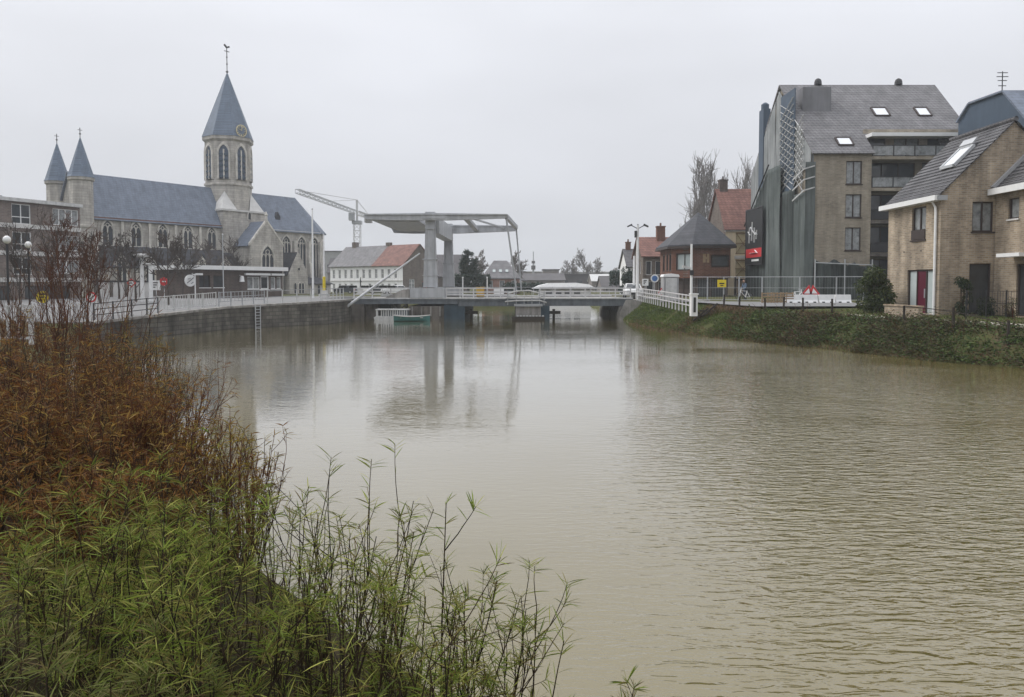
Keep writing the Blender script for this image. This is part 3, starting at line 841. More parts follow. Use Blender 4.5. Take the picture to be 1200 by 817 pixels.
    for xb in (x0+0.9, 33.65, 36.6, 39.0):
        b = MB(); b.box(xb-0.3, xb+0.3, -CH-1.0, -CH-0.003, -0.5, 5.5); b.prism([(xb-0.28,-CH-0.65,5.5),(xb+0.28,-CH-0.65,5.5),(xb+0.28,-CH-0.65,9.2),(xb-0.28,-CH-0.65,9.2)], (0,0.64,0)); b.build('buttress', MT['stone_trim'], root)
    # transept
    tx, hw = 25.2, 2.95; ty = -HW-4.6; te, ta = 8.0, 11.6
    m = MB(); m.prism([(tx-hw,ty,-0.5),(tx+hw,ty,-0.5),(tx+hw,ty,te),(tx,ty,ta),(tx-hw,ty,te)], (0,5.0,0)); m.build('transept_wall', MT['church_stone'], root)
    q = MB()
    for s_ in (-1, 1): slope(q, (tx+s_*(hw+0.3),ty+0.35,te-0.35),(tx+s_*(hw+0.3),-HW,te-0.35),(tx,-HW,ta),(tx,ty+0.35,ta), 0.15)
    q.build('transept_roof', MT['slate_church'], root)
    m = MB()
    for s_ in (-1, 1): m.prism([(tx+s_*(hw+0.15),ty-0.05,te-0.2),(tx,ty-0.05,ta+0.02),(tx,ty-0.05,ta+0.42),(tx+s_*(hw+0.15),ty-0.05,te+0.2)], (0,0.4,0))
    m.lathe([(0.25,0),(0.2,0.6),(0.32,0.7),(0.05,1.3)], (tx,ty+0.15,ta+0.3), 6); m.build('gable_coping', MT['stone_trim'], root)
    lancet(root, T_off(T_front, 0, ty), tx, 2.8, 2.1, 5.0, 3, 0.25, 0.2)
    # low gabled chapel beside it
    tx, hw = 30.7, 1.8; ty = -HW-5.2; te, ta = 3.6, 7.0
    m = MB(); m.prism([(tx-hw,ty,-0.5),(tx+hw,ty,-0.5),(tx+hw,ty,te),(tx,ty,ta),(tx-hw,ty,te)], (0,5.0,0)); m.build('chapel_wall', MT['church_stone'], root)
    q = MB()
    for s_ in (-1, 1): slope(q, (tx+s_*(hw+0.25),ty+0.3,te-0.35),(tx+s_*(hw+0.25),-HW,te-0.35),(tx,-HW,ta),(tx,ty+0.3,ta), 0.14)
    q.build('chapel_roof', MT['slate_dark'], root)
    m = MB(); m.bar((tx,ty+0.15,ta),(tx,ty+0.15,ta+0.9),0.14); m.bar((tx-0.3,ty+0.15,ta+0.6),(tx+0.3,ty+0.15,ta+0.6),0.12); m.build('gable_cross', MT['stone_trim'], root)
    for dx in (-0.75, 0.15, 0.75): lancet(root, T_off(T_front, 0, ty), tx+dx, 0.4, 0.45, 1.7, 1, 0.1, 0.1)
    m2 = MB()
    for k in range(10):
        t0, t1 = 2*math.pi*k/10, 2*math.pi*(k+1)/10
        m2.bar((tx+0.3*math.cos(t0), ty-0.06, 4.3+0.3*math.sin(t0)), (tx+0.3*math.cos(t1), ty-0.06, 4.3+0.3*math.sin(t1)), 0.12, 0.1)
    o = m2.build('round_window', MT['stone_trim'], root)
    m3 = MB(); m3.poly([(tx+0.3*math.cos(2*math.pi*k/10), ty-0.02, 4.3+0.3*math.sin(2*math.pi*k/10)) for k in range(10)]); m3.build('pane', MT['church_glass'], o)
    # sacristy lean-to below the choir windows
    m = MB(); m.box(33.4, 38.6, -HW-3.6, -HW-0.12, -0.5, 2.0); m.build('sacristy_wall', MT['church_stone'], root)
    q = MB(); slope(q, (33.2,-HW-3.9,1.85),(38.9,-HW-3.9,1.85),(37.8,-HW-0.12,3.2),(33.2,-HW-0.12,3.2), 0.14); q.build('sacristy_roof', MT['slate_dark'], root)
    for xw in (34.6, 36.0, 37.4): lancet(root, T_off(T_front, 0, -HW-3.6), xw, 0.2, 0.5, 1.6, 1, 0.1, 0.1)
church()

# ------------------------------------------------------------------ left apartment building
def flats():
    rz = math.atan2(0.9, 0.437)
    L = 15.0
    root = thing('apartment_building', 'brown brick flat roofed apartment building with pale bands beside the church turrets', 'building', (-50.15, 61.5, 1.25), rz)
    D, H = 11.0, 9.85
    hol = []
    rows_ = [(7.95, 1.6), (5.45, 1.5), (3.2, 1.35)]
    for z, h in rows_:
        hol += [(L-2.75, z, 2.6, h, dict(fm='white_paint', gm='glass_curtain', nx=4, nz=1))]
        hol += [(L-6.6, z-0.15, 1.75, h+0.25, dict(fm='white_paint', gm='glass', nx=2, nz=2, split=0.35))]
        hol += [(L-11.5, z, 2.6, h, dict(fm='white_paint', gm='glass_curtain', nx=4, nz=1))]
    hol += [(L-5.6, 0.1, 4.4, 1.9, dict(fm='frame_dark', gm='glass', nx=4)), (L-11.5, 0.1, 4.4, 1.9, dict(fm='frame_dark', gm='glass', nx=4))]
    m = MB(); wall_holes(m, T_front, 0, L, -0.5, H, hol); m.poly([(0,0,-.5),(0,D,-.5),(0,D,H),(0,0,H)]); m.poly([(L,0,-.5),(L,D,-.5),(L,D,H),(L,0,H)]); m.poly([(0,D,-.5),(L,D,-.5),(L,D,H),(0,D,H)]); m.poly([(0,0,H-0.01),(L,0,H-0.01),(L,D,H-0.01),(0,D,H-0.01)])
    m.build('wall', MT['flats_brick'], root)
    m = MB(); m.box(-0.15, L+0.15, -0.3, D+0.1, H, H+0.32); m.build('roof_edge', MT['white_dirty'], root)
    for z in (7.4, 4.85, 2.35):
        m = MB(); m.box(0, L+0.04, -0.08, -0.003, z, z+0.4); m.build('band', MT['pale_trim'], root)
    for h in hol: window(root, T_front, *h[:4], **h[4])
    m = MB(); m.box(4, 4.7, 3, 3.7, H+0.32, H+1.0); m.box(9.4, 9.9, 4, 4.5, H+0.32, H+0.9); m.build('roof_vent', MT['grey_metal'], root)
flats()

# ------------------------------------------------------------------ flat roofed pavilion
def pavilion():
    a, b = at(224, 348, 75), at(331.5, 348, 85.5)
    d = Vector((b.x-a.x, b.y-a.y, 0)); L = d.length; rz = math.atan2(d.y, d.x)
    root = thing('pavilion', 'low dark pavilion with flat white edged roof and white bay windows before the church', 'pavilion', (a.x, a.y, 1.75), rz)
    D, H = 5.5, 3.15
    hol = [(1.0, 1.3, 1.3, 1.25, dict(fm='frame_dark', gm='glass', sill='white_paint', nx=2)), (2.7, 1.3, 1.3, 1.25, dict(fm='frame_dark', gm='glass', sill='white_paint', nx=1)),
           (L*0.585, 1.1, 1.7, 1.35, dict(fm='white_paint', gm='glass_curtain', nx=2, sill='white_paint')), (L*0.735, 1.05, 1.2, 1.5, dict(fm='white_paint', gm='glass', nx=1, sill='white_paint', fr=0.14)),
           (L*0.855, 1.1, 0.7, 1.35, dict(fm='white_paint', gm='glass_curtain', nx=1, sill='white_paint')), (L*0.925, 1.1, 0.65, 1.35, dict(fm='white_paint', gm='glass_curtain', nx=1, sill='white_paint'))]
    m = MB(); wall_holes(m, T_front, 0, L, -0.6, H, hol)
    for x in (0, L): m.poly([(x,0,-.6),(x,D,-.6),(x,D,H),(x,0,H)])
    m.poly([(0,D,-.6),(L,D,-.6),(L,D,H),(0,D,H)]); m.build('wall', MT['brown_brick'], root)
    for h in hol: window(root, T_front, *h[:4], **h[4])
    m = MB(); m.box(-0.5, L+0.35, -0.55, D+0.2, H, H+0.42); m.build('roof', MT['white_paint'], root)
    m = MB(); m.box(L*0.55, L*0.83, -0.3, -0.003, 2.62, 2.85); m.box(L*0.845, L+0.02, -0.3, -0.003, 2.62, 2.85); m.build('awning_board', MT['white_paint'], root)
    m = MB(); m.lathe([(0.28,0),(0.24,0.15),(0.2,0.55),(0.05,0.65)], (L*0.5,-0.35,1.9), 10); m.bar((L*0.5,-0.35,2.5),(L*0.5,0,2.6),0.06); m.build('wall_lamp', MT['white_paint'], root)
    # round bracket sign at the left end
    s_ = MB(); s_.prism([(-0.6+0.6*math.cos(2*math.pi*k/20), -0.75, 2.0+0.6*math.sin(2*math.pi*k/20)) for k in range(20)], (0,0.12,0))
    sg = s_.build('round_sign', MT['white_paint'], root)
    g_ = MB(); g_.bar((-1.0,-0.77,1.75),(-0.25,-0.77,2.3),0.14,0.03); g_.bar((-0.9,-0.77,2.15),(-0.6,-0.77,2.25),0.14,0.03); g_.bar((-0.55,-0.77,1.7),(-0.3,-0.77,1.85),0.14,0.03); g_.build('sign_mark', MT['dark_metal'], sg)
    bb = MB(); bb.box(-0.3, 0.9, -0.69, -0.56, 2.55, 2.75); bb.box(-0.05, 0.05, -0.69, -0.63, 0, 2.55); bb.build('sign_bracket', MT['white_paint'], root)
pavilion()

# pale boundary wall in front of the aisle
def boundary():
    a, b = at(112, 351, 80), at(226, 351, 92)
    d = Vector((b.x-a.x, b.y-a.y, 0)); L = d.length
    root = thing('boundary_wall', 'pale panelled churchyard wall with dark piers and capping below the aisle', 'wall', (a.x, a.y, 1.55), math.atan2(d.y, d.x))
    m = MB(); m.box(0, L, 0, 0.3, -0.6, 2.05); m.build('panel', MT['pale_trim'], root)
    m = MB(); m.box(-0.1, L+0.1, -0.08, 0.38, 2.05, 2.25); m.build('capping', MT['dark_metal'], root)
    n = 7
    for i in range(n+1):
        m = MB(); x = L*i/n; m.box(x-0.16, x+0.16, -0.12, -0.003, -0.6, 2.05); m.build('pier', MT['concrete_dark'], root)
boundary()

# ------------------------------------------------------------------ long white house with a grey and a red roof
def white_house():
    A = Vector((-22.1, 150, 1.7)); u = Vector((0.8, -0.6, 0)); L = 22.5
    st = A - u*L
    rz = math.atan2(u.y, u.x)
    root = thing('long_white_house', 'long white rendered house with grey and red tiled roof halves and brick gable', 'house', st, rz)
    D, H, RR = 9.7, 5.6, 9.9
    hol = [(0.8+1.92*i, 2.9, 0.75, 1.9, dict(fm='white_paint', gm='glass', nz=2)) for i in range(11)] + [(0.8+1.92*i, 0.4, 0.75, 1.4, dict(fm='white_paint', gm='glass')) for i in range(11) if i not in (4, 5)]
    m = MB(); wall_holes(m, T_front, 0, L, -0.8, H, hol); m.poly([(0,0,-.8),(0,D,-.8),(0,D,H),(0,0,H)]); m.poly([(0,0,H),(0,D,H),(0,D/2,RR)]); m.build('wall', MT['white_wall'], root)
    for h in hol: window(root, T_front, *h[:4], **h[4])
    m = MB(); m.box(-0.02, L, -0.12, -0.003, 2.3, 2.5); m.build('string_course', MT['pale_trim'], root)
    side = [(5.6, 0.6, 1.4, 1.6, dict(fm='red', gm='glass')), (1.8, 0.3, 1.6, 2.4, dict(fm='white_paint', gm='glass_curtain', nx=2, nz=3))]
    m = MB(); wall_holes(m, T_side1(L), 0, D, -0.8, H, side); gable(m, T_side1(L), 0, D, H, RR); m.build('gable_wall', MT['grey_brick'], root)
    for h in side: window(root, T_side1(L), *h[:4], **h[4])
    k = (RR-H)/(D/2); o = 0.3; sp = L*0.6
    for x0, x1, mt in ((-0.3, sp, 'slate_dark'), (sp+0.02, L+0.2, 'tile_red')):
        q = MB(); slope(q, (x0,-o,H-k*o),(x1,-o,H-k*o),(x1,D/2,RR),(x0,D/2,RR), 0.16); slope(q, (x1,D+o,H-k*o),(x0,D+o,H-k*o),(x0,D/2,RR),(x1,D/2,RR), 0.16)
        q.build('roof', MT['tile_grey'] if mt == 'slate_dark' else MT[mt], root)
    m = MB(); m.box(2.2, 3.4, D/2-0.5, D/2+0.5, RR-1, RR+1.1); m.box(sp-0.6, sp+0.6, D/2-0.4, D/2+0.4, RR-1, RR+0.7); m.build('chimney', MT['grey_brick'], root)
white_house()

# ------------------------------------------------------------------ drawbridge
def drawbridge():
    root = thing('drawbridge', 'pale grey steel drawbridge with twin portal pylons and an overhead balance frame', 'drawbridge', (-8, 72, 0))
    W = dict(world=True)
    YN, YF = 72.0, 86.0
    m = MB()   # fixed and moving decks with edge girders
    m.box(-15.3, 11.8, 72.3, 85.7, 1.62, 1.95); m.build('deck', MT['concrete'], root, **W)
    for y in (70.9, 86.1):
        g_ = MB(); g_.box(-15.3, -5.2, y, y+0.9, 1.5, 1.98); g_.box(-5.15, 1.5, y+0.05, y+0.85, 1.28, 1.97); g_.box(1.55, 11.6, y, y+0.9, 1.3, 1.98)
        g_.box(-15.3, 11.6, y-0.06, y-0.003, 1.84, 2.0); g_.build('edge_girder', MT['bridge_dark'], root, **W)
    k_ = MB(); k_.box(-15.3, 11.6, 70.8, 71.85, 1.985, 2.08); k_.box(-15.3, 11.6, 86.1, 87.1, 1.985, 2.08); k_.build('footway', MT['white_dirty'], root, **W)
    for X, Y in ((-7.9, YN), (-7.35, YF)):
        p_ = MB()   # tapered pylon with a step half way
        def rect(w, d, z): return [(X-w/2, Y-d/2, z), (X+w/2, Y-d/2, z), (X+w/2, Y+d/2, z), (X-w/2, Y+d/2, z)]
        lv = [(1.32,1.1,3.1),(1.2,1.05,5.6),(1.08,1.0,5.9),(0.92,0.95,8.8),(0.92,0.95,10.35)]
        vs_ = [v for a in lv for v in rect(*a)]; fs_ = [(3,2,1,0), tuple(range(16, 20))]
        for i in range(4):
            for k in range(4): fs_.append((i*4+k, i*4+(k+1) % 4, (i+1)*4+(k+1) % 4, (i+1)*4+k))
        p_.add(vs_, fs_)
        for z in (4.2, 5.75, 8.7): p_.box(X-0.72 if z < 6 else X-0.5, X+0.72 if z < 6 else X+0.5, Y-0.6, Y+0.6, z, z+0.07)
        for dx in (-0.35, 0.35): p_.box(X+dx-0.03, X+dx+0.03, Y-0.6, Y-0.5, 3.1, 8.7)
        p_.build('pylon', MT['bridge_grey'], root, **W)
    m = MB(); m.prism([(-8.2,72.5,8.35),(-7.1,72.5,8.35),(-7.1,72.5,9.9),(-8.2,72.5,9.9)], (0.3,13.0,0)); m.build('portal_beam', MT['bridge_grey'], root, **W)
    for Y, x0, x1, dz in ((YN-0.95, -14.1, -0.45, 0.0), (YF-0.95, -13.75, 0.65, 0.0)):
        b = MB(); zt = 10.15
        bd = 0.64 if Y < 80 else 0.95
        pr = [(x0+0.1,zt-0.03),(x0-0.1,zt-0.2),(x0-0.06,zt-0.4),(x0+0.2,zt-bd+0.08),(x0+2.2,zt-bd),(-6.0,zt-bd),(x1-0.3,zt-bd*0.72),(x1,zt-0.32),(x1-0.05,zt-0.05),(-7.5,zt+0.04)]
        b.prism([(x, Y, z) for x, z in pr], (0,0.5,0))
        b.box(x0, x1, Y-0.12, Y-0.003, zt-0.16, zt-0.06)
        b.box(-8.6, -6.4, Y-0.06, Y-0.003, zt-0.5, zt-0.2)
        b.build('balance_beam', MT['bridge_grey'], root, **W)
    m = MB(); m.prism([(-13.95,71.6,9.7),(-13.0,71.6,9.4),(-8.9,71.6,9.4),(-8.9,71.6,9.75),(-13.9,71.6,10.0)], (0.3,13.3,0)); m.build('counterweight', MT['bridge_grey'], root, **W)
    m = MB(); m.bar((-0.55,71.6,9.9),(0.5,85.2,9.9),0.34,0.4); m.build('tie_beam', MT['bridge_grey'], root, **W)
    m = MB(); m.bar((-4.4,71.6,9.75),(-4.1,85,9.65),0.5,0.35); m.bar((-4.1,71.6,9.8),(-0.9,85.1,9.8),0.16); m.build('bracing', MT['bridge_grey'], root, **W)
    for a, b_ in (((-0.55,71.3,9.7),(0.45,71.5,2.6)), ((0.5,85.3,9.7),(1.1,86.2,2.6))):
        r_ = MB(); r_.path([a, b_], 0.085, 8); r_.build('hanger_rod', MT['grey_metal'], root, **W)
    m = MB(); m.box(-9.75, -6.5, 70.75, 73.3, 2.09, 3.0); m.build('plinth', MT['bridge_grey'], root, **W)
    m = MB(); m.box(-8.9, -5.8, 84.9, 87.2, 2.09, 3.0); m.build('plinth', MT['bridge_grey'], root, **W)
drawbridge()
def pier(name, label, x0, x1, ym, mats, blue=None, ledge=True):
    root = thing(name, label, 'bridge pier', ((x0+x1)/2, 78, 0))
    m = MB(); m.box(x0, x1, ym, 87.2, -1.4, 1.27); m.build('masonry', MT[mats], root, world=True)
    m = MB()
    for i in range(4):
        x = x0 + 0.35 + (x1-x0-0.7)*i/3; m = MB(); m.box(x-0.07, x+0.07, ym-0.1, ym-0.003, 0.33, 1.26); m.build('fender_post', MT['concrete'], root, world=True)
    
    if blue:
        m = MB(); m.box(blue[0], blue[1], ym+0.15, 86.8, -1.4, blue[2]); m.build('steel_caisson', MT['caisson_blue'], root, world=True)
    if ledge:
        m = MB(); m.box(x0-0.35, x1+0.35, ym-0.5, ym-0.003, -0.3, 0.32); m.build('fender_ledge', MT['timber_dark'], root, world=True)
        m = MB()
        for i in range(9): m.box(x0+0.1+i*0.3, x0+0.28+i*0.3, ym-0.46, ym-0.12, 0.322, 0.42)
        m.build('ledge_guard', MT['white_dirty'], root, world=True)
    return root
pier('bridge_pier', 'brown stained concrete bridge pier with a dark blue steel face under the pylons', -9.9, -6.55, 70.9, 'concrete_dark', (-6.54, -4.55, 1.45), ledge=False)
pier('bridge_pier', 'square concrete bridge pier with timber fender ledge in mid river', 0.35, 2.75, 70.6, 'concrete', (2.76, 3.6, 1.29))
# abutments
m = MB(); m.prism([(10.1,70.6,-1.2),(13,70.6,-1.2),(13,70.6,1.9),(10.9,70.6,1.9),(10.3,70.6,0.6)], (0,16.5,0)); tag(m.build('abutment', MT['concrete'], None), 'pale concrete bridge abutment at the grassy right bank', 'abutment')
m = MB(); m.box(-17.5, -14.2, 70.85, 86.9, -1.2, 1.48); m.box(-14.19, -13.0, 71.6, 86.5, -1.2, 1.45); tag(m.build('abutment', MT['concrete_dark'], None), 'dark stained bridge abutment joining the left quay wall', 'abutment')
# trestle under the left span
tr = thing('trestle', 'cross braced support frame under the left bridge span', 'trestle', (-11.1, 73, 0))
for x in (-11.8, -10.4):
    m = MB(); m.box(x-0.12, x+0.12, 72.88, 73.12, -1.2, 1.6); m.build('post', MT['concrete'], tr, world=True)
for a, b in (((-11.8,72.8,0.2),(-10.4,72.8,1.4)), ((-10.4,72.7,0.2),(-11.8,72.7,1.4))):
    m = MB(); m.bar(a, b, 0.14); m.build('cross_brace', MT['concrete'], tr, world=True)
# mooring beams sticking out of the piers
for x, lab in ((-3.9, 'short dark timber fender beam beside the blue pier face'), (4.2, 'short dark timber fender beam beside the mid river pier')):
    m = MB(); m.bar((x-0.75,72.5,0.62),(x+0.55,72.5,0.62),0.28,0.3); m.bar((x-0.1,72.7,-1),(x-0.1,72.7,0.95),0.25); tag(m.build('fender_beam', MT['timber_dark'], None), lab, 'fender')

# ------------------------------------------------------------------ railings
MT['rail_grey'] = plain('rail_grey', (0.55,0.54,0.54), 0.5, 0.15, 2, streak=0.15)
def railing(name, label, cat, pts, h, step, rails, mat, post=0.07, rail=0.05, bal=0, balw=0.03, cap=None, group=None):
    """pts are ground points; one child per post, rails (and bars) as one child."""
    pts = [Vector(p) for p in pts]
    root = thing(name, label, cat, pts[0], 0, group)
    seg = [(a, b, (b-a).length) for a, b in zip(pts, pts[1:])]
    tot = sum(s[2] for s in seg)
    def pos(d):
        for a, b, l in seg:
            if d <= l: return a.lerp(b, d/l)
            d -= l
        return pts[-1]
    n = max(1, round(tot/step))
    proto = None
    for i in range(n+1):
        p_ = pos(tot*i/n) - pts[0]
        if proto is None:
            m = MB(); m.box(-post/2, post/2, -post/2, post/2, -0.15, h); proto = m.build('post', MT[mat], root); proto.location = p_
        else:
            c = proto.copy(); col.objects.link(c); c.location = p_
    m = MB()
    for a, b, l in seg:
        for z in rails: m.bar(a+Vector((0,0,z))-pts[0], b+Vector((0,0,z))-pts[0], rail)
    m.build('rail', MT[cap or mat], root)
    if bal:
        m = MB(); k = int(tot/bal)
        for i in range(k):
            p_ = pos((i+0.5)*bal) - pts[0]; m.bar(p_+Vector((0,0,rails[0])), p_+Vector((0,0,rails[-1])), balw)
        m.build('baluster', MT[mat], root)
    return root
railing('bridge_railing', 'grey three rail railing along the near edge of the drawbridge left of the pylon', 'railing', [(-15.2,71.2,2.08),(-9.9,71.2,2.08)], 0.95, 1.6, (0.35,0.62,0.92), 'rail_grey', rail=0.1, post=0.1)
railing('bridge_railing', 'grey railing along the moving leaf between pylon and mid river pier', 'railing', [(-6.3,71.2,2.08),(0.2,71.2,2.08)], 0.98, 1.3, (0.3,0.55,0.92), 'rail_grey', rail=0.11, post=0.1)
railing('bridge_railing', 'grey three rail railing along the near edge of the fixed span at right', 'railing', [(2.7,71.2,2.08),(11.4,71.2,2.08)], 0.98, 1.45, (0.3,0.6,0.92), 'rail_grey', rail=0.12, post=0.11)
railing('bridge_railing', 'grey railing on the far side of the drawbridge deck', 'railing', [(-15.2,86.6,2.08),(11.4,86.6,2.08)], 1.0, 2.2, (0.5,0.95), 'grey_metal')
# loops of guard rail above the mid river pier
gr = thing('guard_rail', 'curved white guard rail crowded on top of the mid river pier', 'guard rail', (1.5, 70.7, 1.3))
m = MB(); m.box(0.2, 2.9, 70.35, 72, 1.275, 1.5); m.build('platform', MT['grey_metal'], gr, world=True)
for i, z in enumerate((1.75, 2.1, 2.5)):
    m = MB(); k = i*0.12
    m.path([(-0.7+k,71.2,z-0.1),(-0.55+k,70.5,z),(0.4,70.3,z+0.15*(i+1)/2),(1.6,70.25,z+0.2*(i+1)/2),(2.6-k,70.3,z+0.1),(3.25-k,70.6,z-0.1),(3.3-k,71.2,z-0.15)], 0.07, 6); m.build('rail', MT['white_dirty'], gr, world=True)
for x in (-0.4, 0.4, 1.15, 1.9, 2.6, 3.05):
    m = MB(); m.bar((x,70.35,1.4),(x,70.35,2.75),0.07); m.build('post', MT['grey_metal'], gr, world=True)
# white poles and a yellow box on the leaf
for x, lab in ((-4.85, 'thin white marker pole on the bridge leaf nearer the pylon'), (-2.45, 'thin white marker pole on the bridge leaf beside the yellow box')):
    m = MB(); m.path([(x,73,2.09),(x,73,4.0)], 0.055, 6); m.path([(x,73,4.0),(x,73,4.12)], 0.085, 6); tag(m.build('marker_pole', MT['white_paint'], None), lab, 'pole')
bx = thing('control_box', 'yellow control cabinet standing on the bridge leaf', 'cabinet', (-3.1,72.6,2.09))
m = MB(); m.box(-0.38,0.38,-0.25,0.25,0.1,0.95); m.build('cabinet', MT['ochre'], bx); m = MB(); m.box(-0.42,0.42,-0.3,0.3,0.952,1.02); m.build('lid', MT['ochre'], bx); m = MB(); m.box(-0.34,0.34,-0.22,0.22,0,0.1); m.build('base', MT['concrete'], bx)
bx = thing('notice_board', 'small white panel fixed behind the bridge rail near the mid pier', 'panel', (-1.3,73.2,2.09))
m = MB(); m.box(-0.5,0.5,-0.04,0.04,0.25,0.95); m.build('panel', MT['white_paint'], bx); m = MB(); m.box(-0.45,-0.37,-0.03,0.03,0,0.25); m.box(0.37,0.45,-0.03,0.03,0,0.25); m.build('leg', MT['galv'], bx)

# raised barrier boom leaning up towards the pylon
bo = thing('barrier_boom', 'long pale barrier boom leaning up from the quay end towards the pylon', 'barrier', (-15.7, 68, 0.9))
m = MB(); a, b = Vector((-15.9,68.3,0.85)), Vector((-8.75,70.4,6.3)); m.path([a, a.lerp(b,0.5), b], [0.14,0.115,0.075], 8); m.build('boom', MT['galv'], bo, world=True)
m = MB(); m.box(-16.5,-15.6,68.0,68.7,0.4,0.95); m.lathe([(0.25,0),(0.25,0.3)], (-15.8,68.3,0.78), 10); m.build('hinge', MT['dark_metal'], bo, world=True)

# grey parapet block and flower boxes on the approach
m = MB(); m.prism([(-12.2,70.9,2.085),(-9.8,70.9,2.085),(-9.8,70.9,2.9),(-10.4,70.9,2.9)], (0,0.3,0)); tag(m.build('parapet', MT['concrete'], None), 'sloping grey concrete parapet left of the pylon plinth', 'parapet')
# boats
def dinghy(loc, rz):
    r = thing('rowing_boat', 'small teal open boat moored beside the brown bridge pier', 'boat', loc, rz)
    V_, F_ = [], []
    L, n = 3.3, 10
    for i in range(n+1):
        t = i/n; w_ = 0.62*(math.sin(math.pi*min(1, 0.16+t*0.84)))**0.6*(1 if t < 0.9 else 0.55)
        sh = 0.42 + 0.12*(2*t-1)**2
        for s_, z in ((-1, sh), (-0.7, 0.05), (0, -0.1), (0.7, 0.05), (1, sh)): V_.append((t*L-L/2, s_*w_, z))
    for i in range(n):
        for k in range(4): F_.append((i*5+k, i*5+k+1, (i+1)*5+k+1, (i+1)*5+k))
    m = MB(); m.add(V_, F_); m.poly(V_[:5]); m.build('hull', MT['teal'], r)
    m = MB()
    for s_ in (0, 4): 
        for i in range(n): m.bar(V_[i*5+s_], V_[(i+1)*5+s_], 0.07)
    m.build('gunwale', MT['pale_trim'], r)
    m = MB()
    for x in (-0.9, 0.1, 0.9): m.box(x-0.13, x+0.13, -0.5, 0.5, 0.28, 0.33)
    m.build('thwart', MT['white_dirty'], r)
dinghy((-9.2, 68.0, 0.02), R(3))
def barge():
    r = thing('work_barge', 'pale work barge with slatted side lying against the left bridge span', 'barge', (-11.3, 69.9, 0))
    m = MB(); m.prism([(-12.8,69.2,-0.3),(-9.8,69.2,-0.3),(-9.5,69.2,0.3),(-12.95,69.2,0.3)], (0,1.45,0)); m.build('hull', MT['white_dirty'], r, world=True)
    m = MB(); m.box(-12.8,-9.7,69.25,70.6,0.302,0.38); m.box(-12.8,-9.7,69.25,70.6,0.95,1.05); m.build('deckhouse', MT['white_dirty'], r, world=True)
    m = MB(); m.box(-12.3,-9.8,69.45,70.5,0.38,0.95); m.build('side_panel', MT['bridge_dark'], r, world=True)
    for i in range(12):
        m = MB(); m.box(-12.3+i*0.215,-12.2+i*0.215,69.32,69.44,0.38,0.95); m.build('slat', MT['white_dirty'], r, world=True)
    m = MB(); m.box(-12.75,-12.55,69.3,69.42,0.38,0.95); m.build('bollard', MT['white_dirty'], r, world=True)
barge()
def cruiser():
    r = thing('river_cruiser', 'long white cabin cruiser with a pale roof moored beyond the bridge', 'boat', (8.6, 118, 0))
    x0, x1 = 3.4, 13.4
    m = MB(); m.prism([(x0+0.4,118,-0.3),(x1-0.6,118,-0.3),(x1,118,1.3),(x0-0.3,118,1.4)], (0,3.2,0)); m.build('hull', MT['white_paint'], r, world=True)
    m = MB(); m.prism([(x0+0.8,118.25,1.3),(x1-0.7,118.25,1.3),(x1-0.9,118.25,2.7),(x0+1.0,118.25,2.7)], (0,2.7,0)); m.build('cabin', MT['white_dirty'], r, world=True)
    m = MB(); m.prism([(x0-0.2,118.05,2.7),(x1+0.1,118.05,2.7),(x1-1.1,118.3,3.35),(x1-3.2,118.4,3.62),(x0+2.4,118.4,3.55),(x0+0.9,118.3,3.2)], (0,2.9,0)); m.build('roof', MT['white_paint'], r, world=True)
    m = MB(); m.box(x0-0.25,x1+0.15,117.95,118.04,2.55,2.7); m.build('rub_rail', MT['black'], r, world=True)
    for i in range(4):
        m = MB(); m.box(x0+2.0+i*1.5, x0+3.0+i*1.5, 118.18, 118.245, 1.65, 2.35); m.build('window', MT['glass'], r, world=True)
cruiser()

# ------------------------------------------------------------------ tower crane
def crane():
    r = thing('tower_crane', 'white lattice tower crane rising behind the church with a long slanting jib', 'crane', (-41.7, 200, 1.6))
    def lattice(p0, p1, w, n, mat, name, up=(0,0,1)):
        p0, p1 = Vector(p0), Vector(p1); t = (p1-p0).normalized()
        ref = Vector(up) if abs(t.dot(Vector(up))) < 0.9 else Vector((0,1,0))
        a = t.cross(ref).normalized()*w/2; b = a.cross(t).normalized()*w/2
        m = MB(); C = [a+b, a-b, -a-b, -a+b]
        for c in C: m.bar(p0+c, p1+c, 0.11)
        for i in range(n):
            q0, q1 = p0.lerp(p1, i/n), p0.lerp(p1, (i+1)/n)
            for k in range(4):
                c0, c1 = C[k], C[(k+1) % 4]
                m.bar(q0+c0, q1+c1, 0.08); m.bar(q0+c0, q0+c1, 0.08)
        return m.build(name, MT[mat], r, world=True)
    lattice((-41.7,200,1), (-41.7,200,19.5), 1.7, 11, 'white_dirty', 'mast')
    lattice((-44.4,154,22.6), (-41.75,199,22.6), 0.85, 14, 'galv', 'jib')
    lattice((-41.65,200.8,22.6), (-40.8,214,22.6), 1.0, 6, 'white_dirty', 'counter_jib')
    m = MB(); m.box(-42.9,-40.5,199,201,19.5,20.4); m.box(-43.6,-42.2,198.2,199.6,20.4,22.4); m.build('cab', MT['grey_metal'], r, world=True)
    m = MB(); m.bar((-41.7,200,20.4),(-41.7,200,26),0.5); m.bar((-41.7,200,26),(-43,177,23.1),0.1); m.bar((-41.7,200,26),(-44.2,158,23.1),0.1); m.bar((-41.7,200,26),(-40.9,213,23.1),0.1); m.build('apex', MT['white_dirty'], r, world=True)
    m = MB(); m.box(-41.9,-40.1,211,213.5,20.9,22.1); m.build('counterweight', MT['concrete'], r, world=True)
crane()

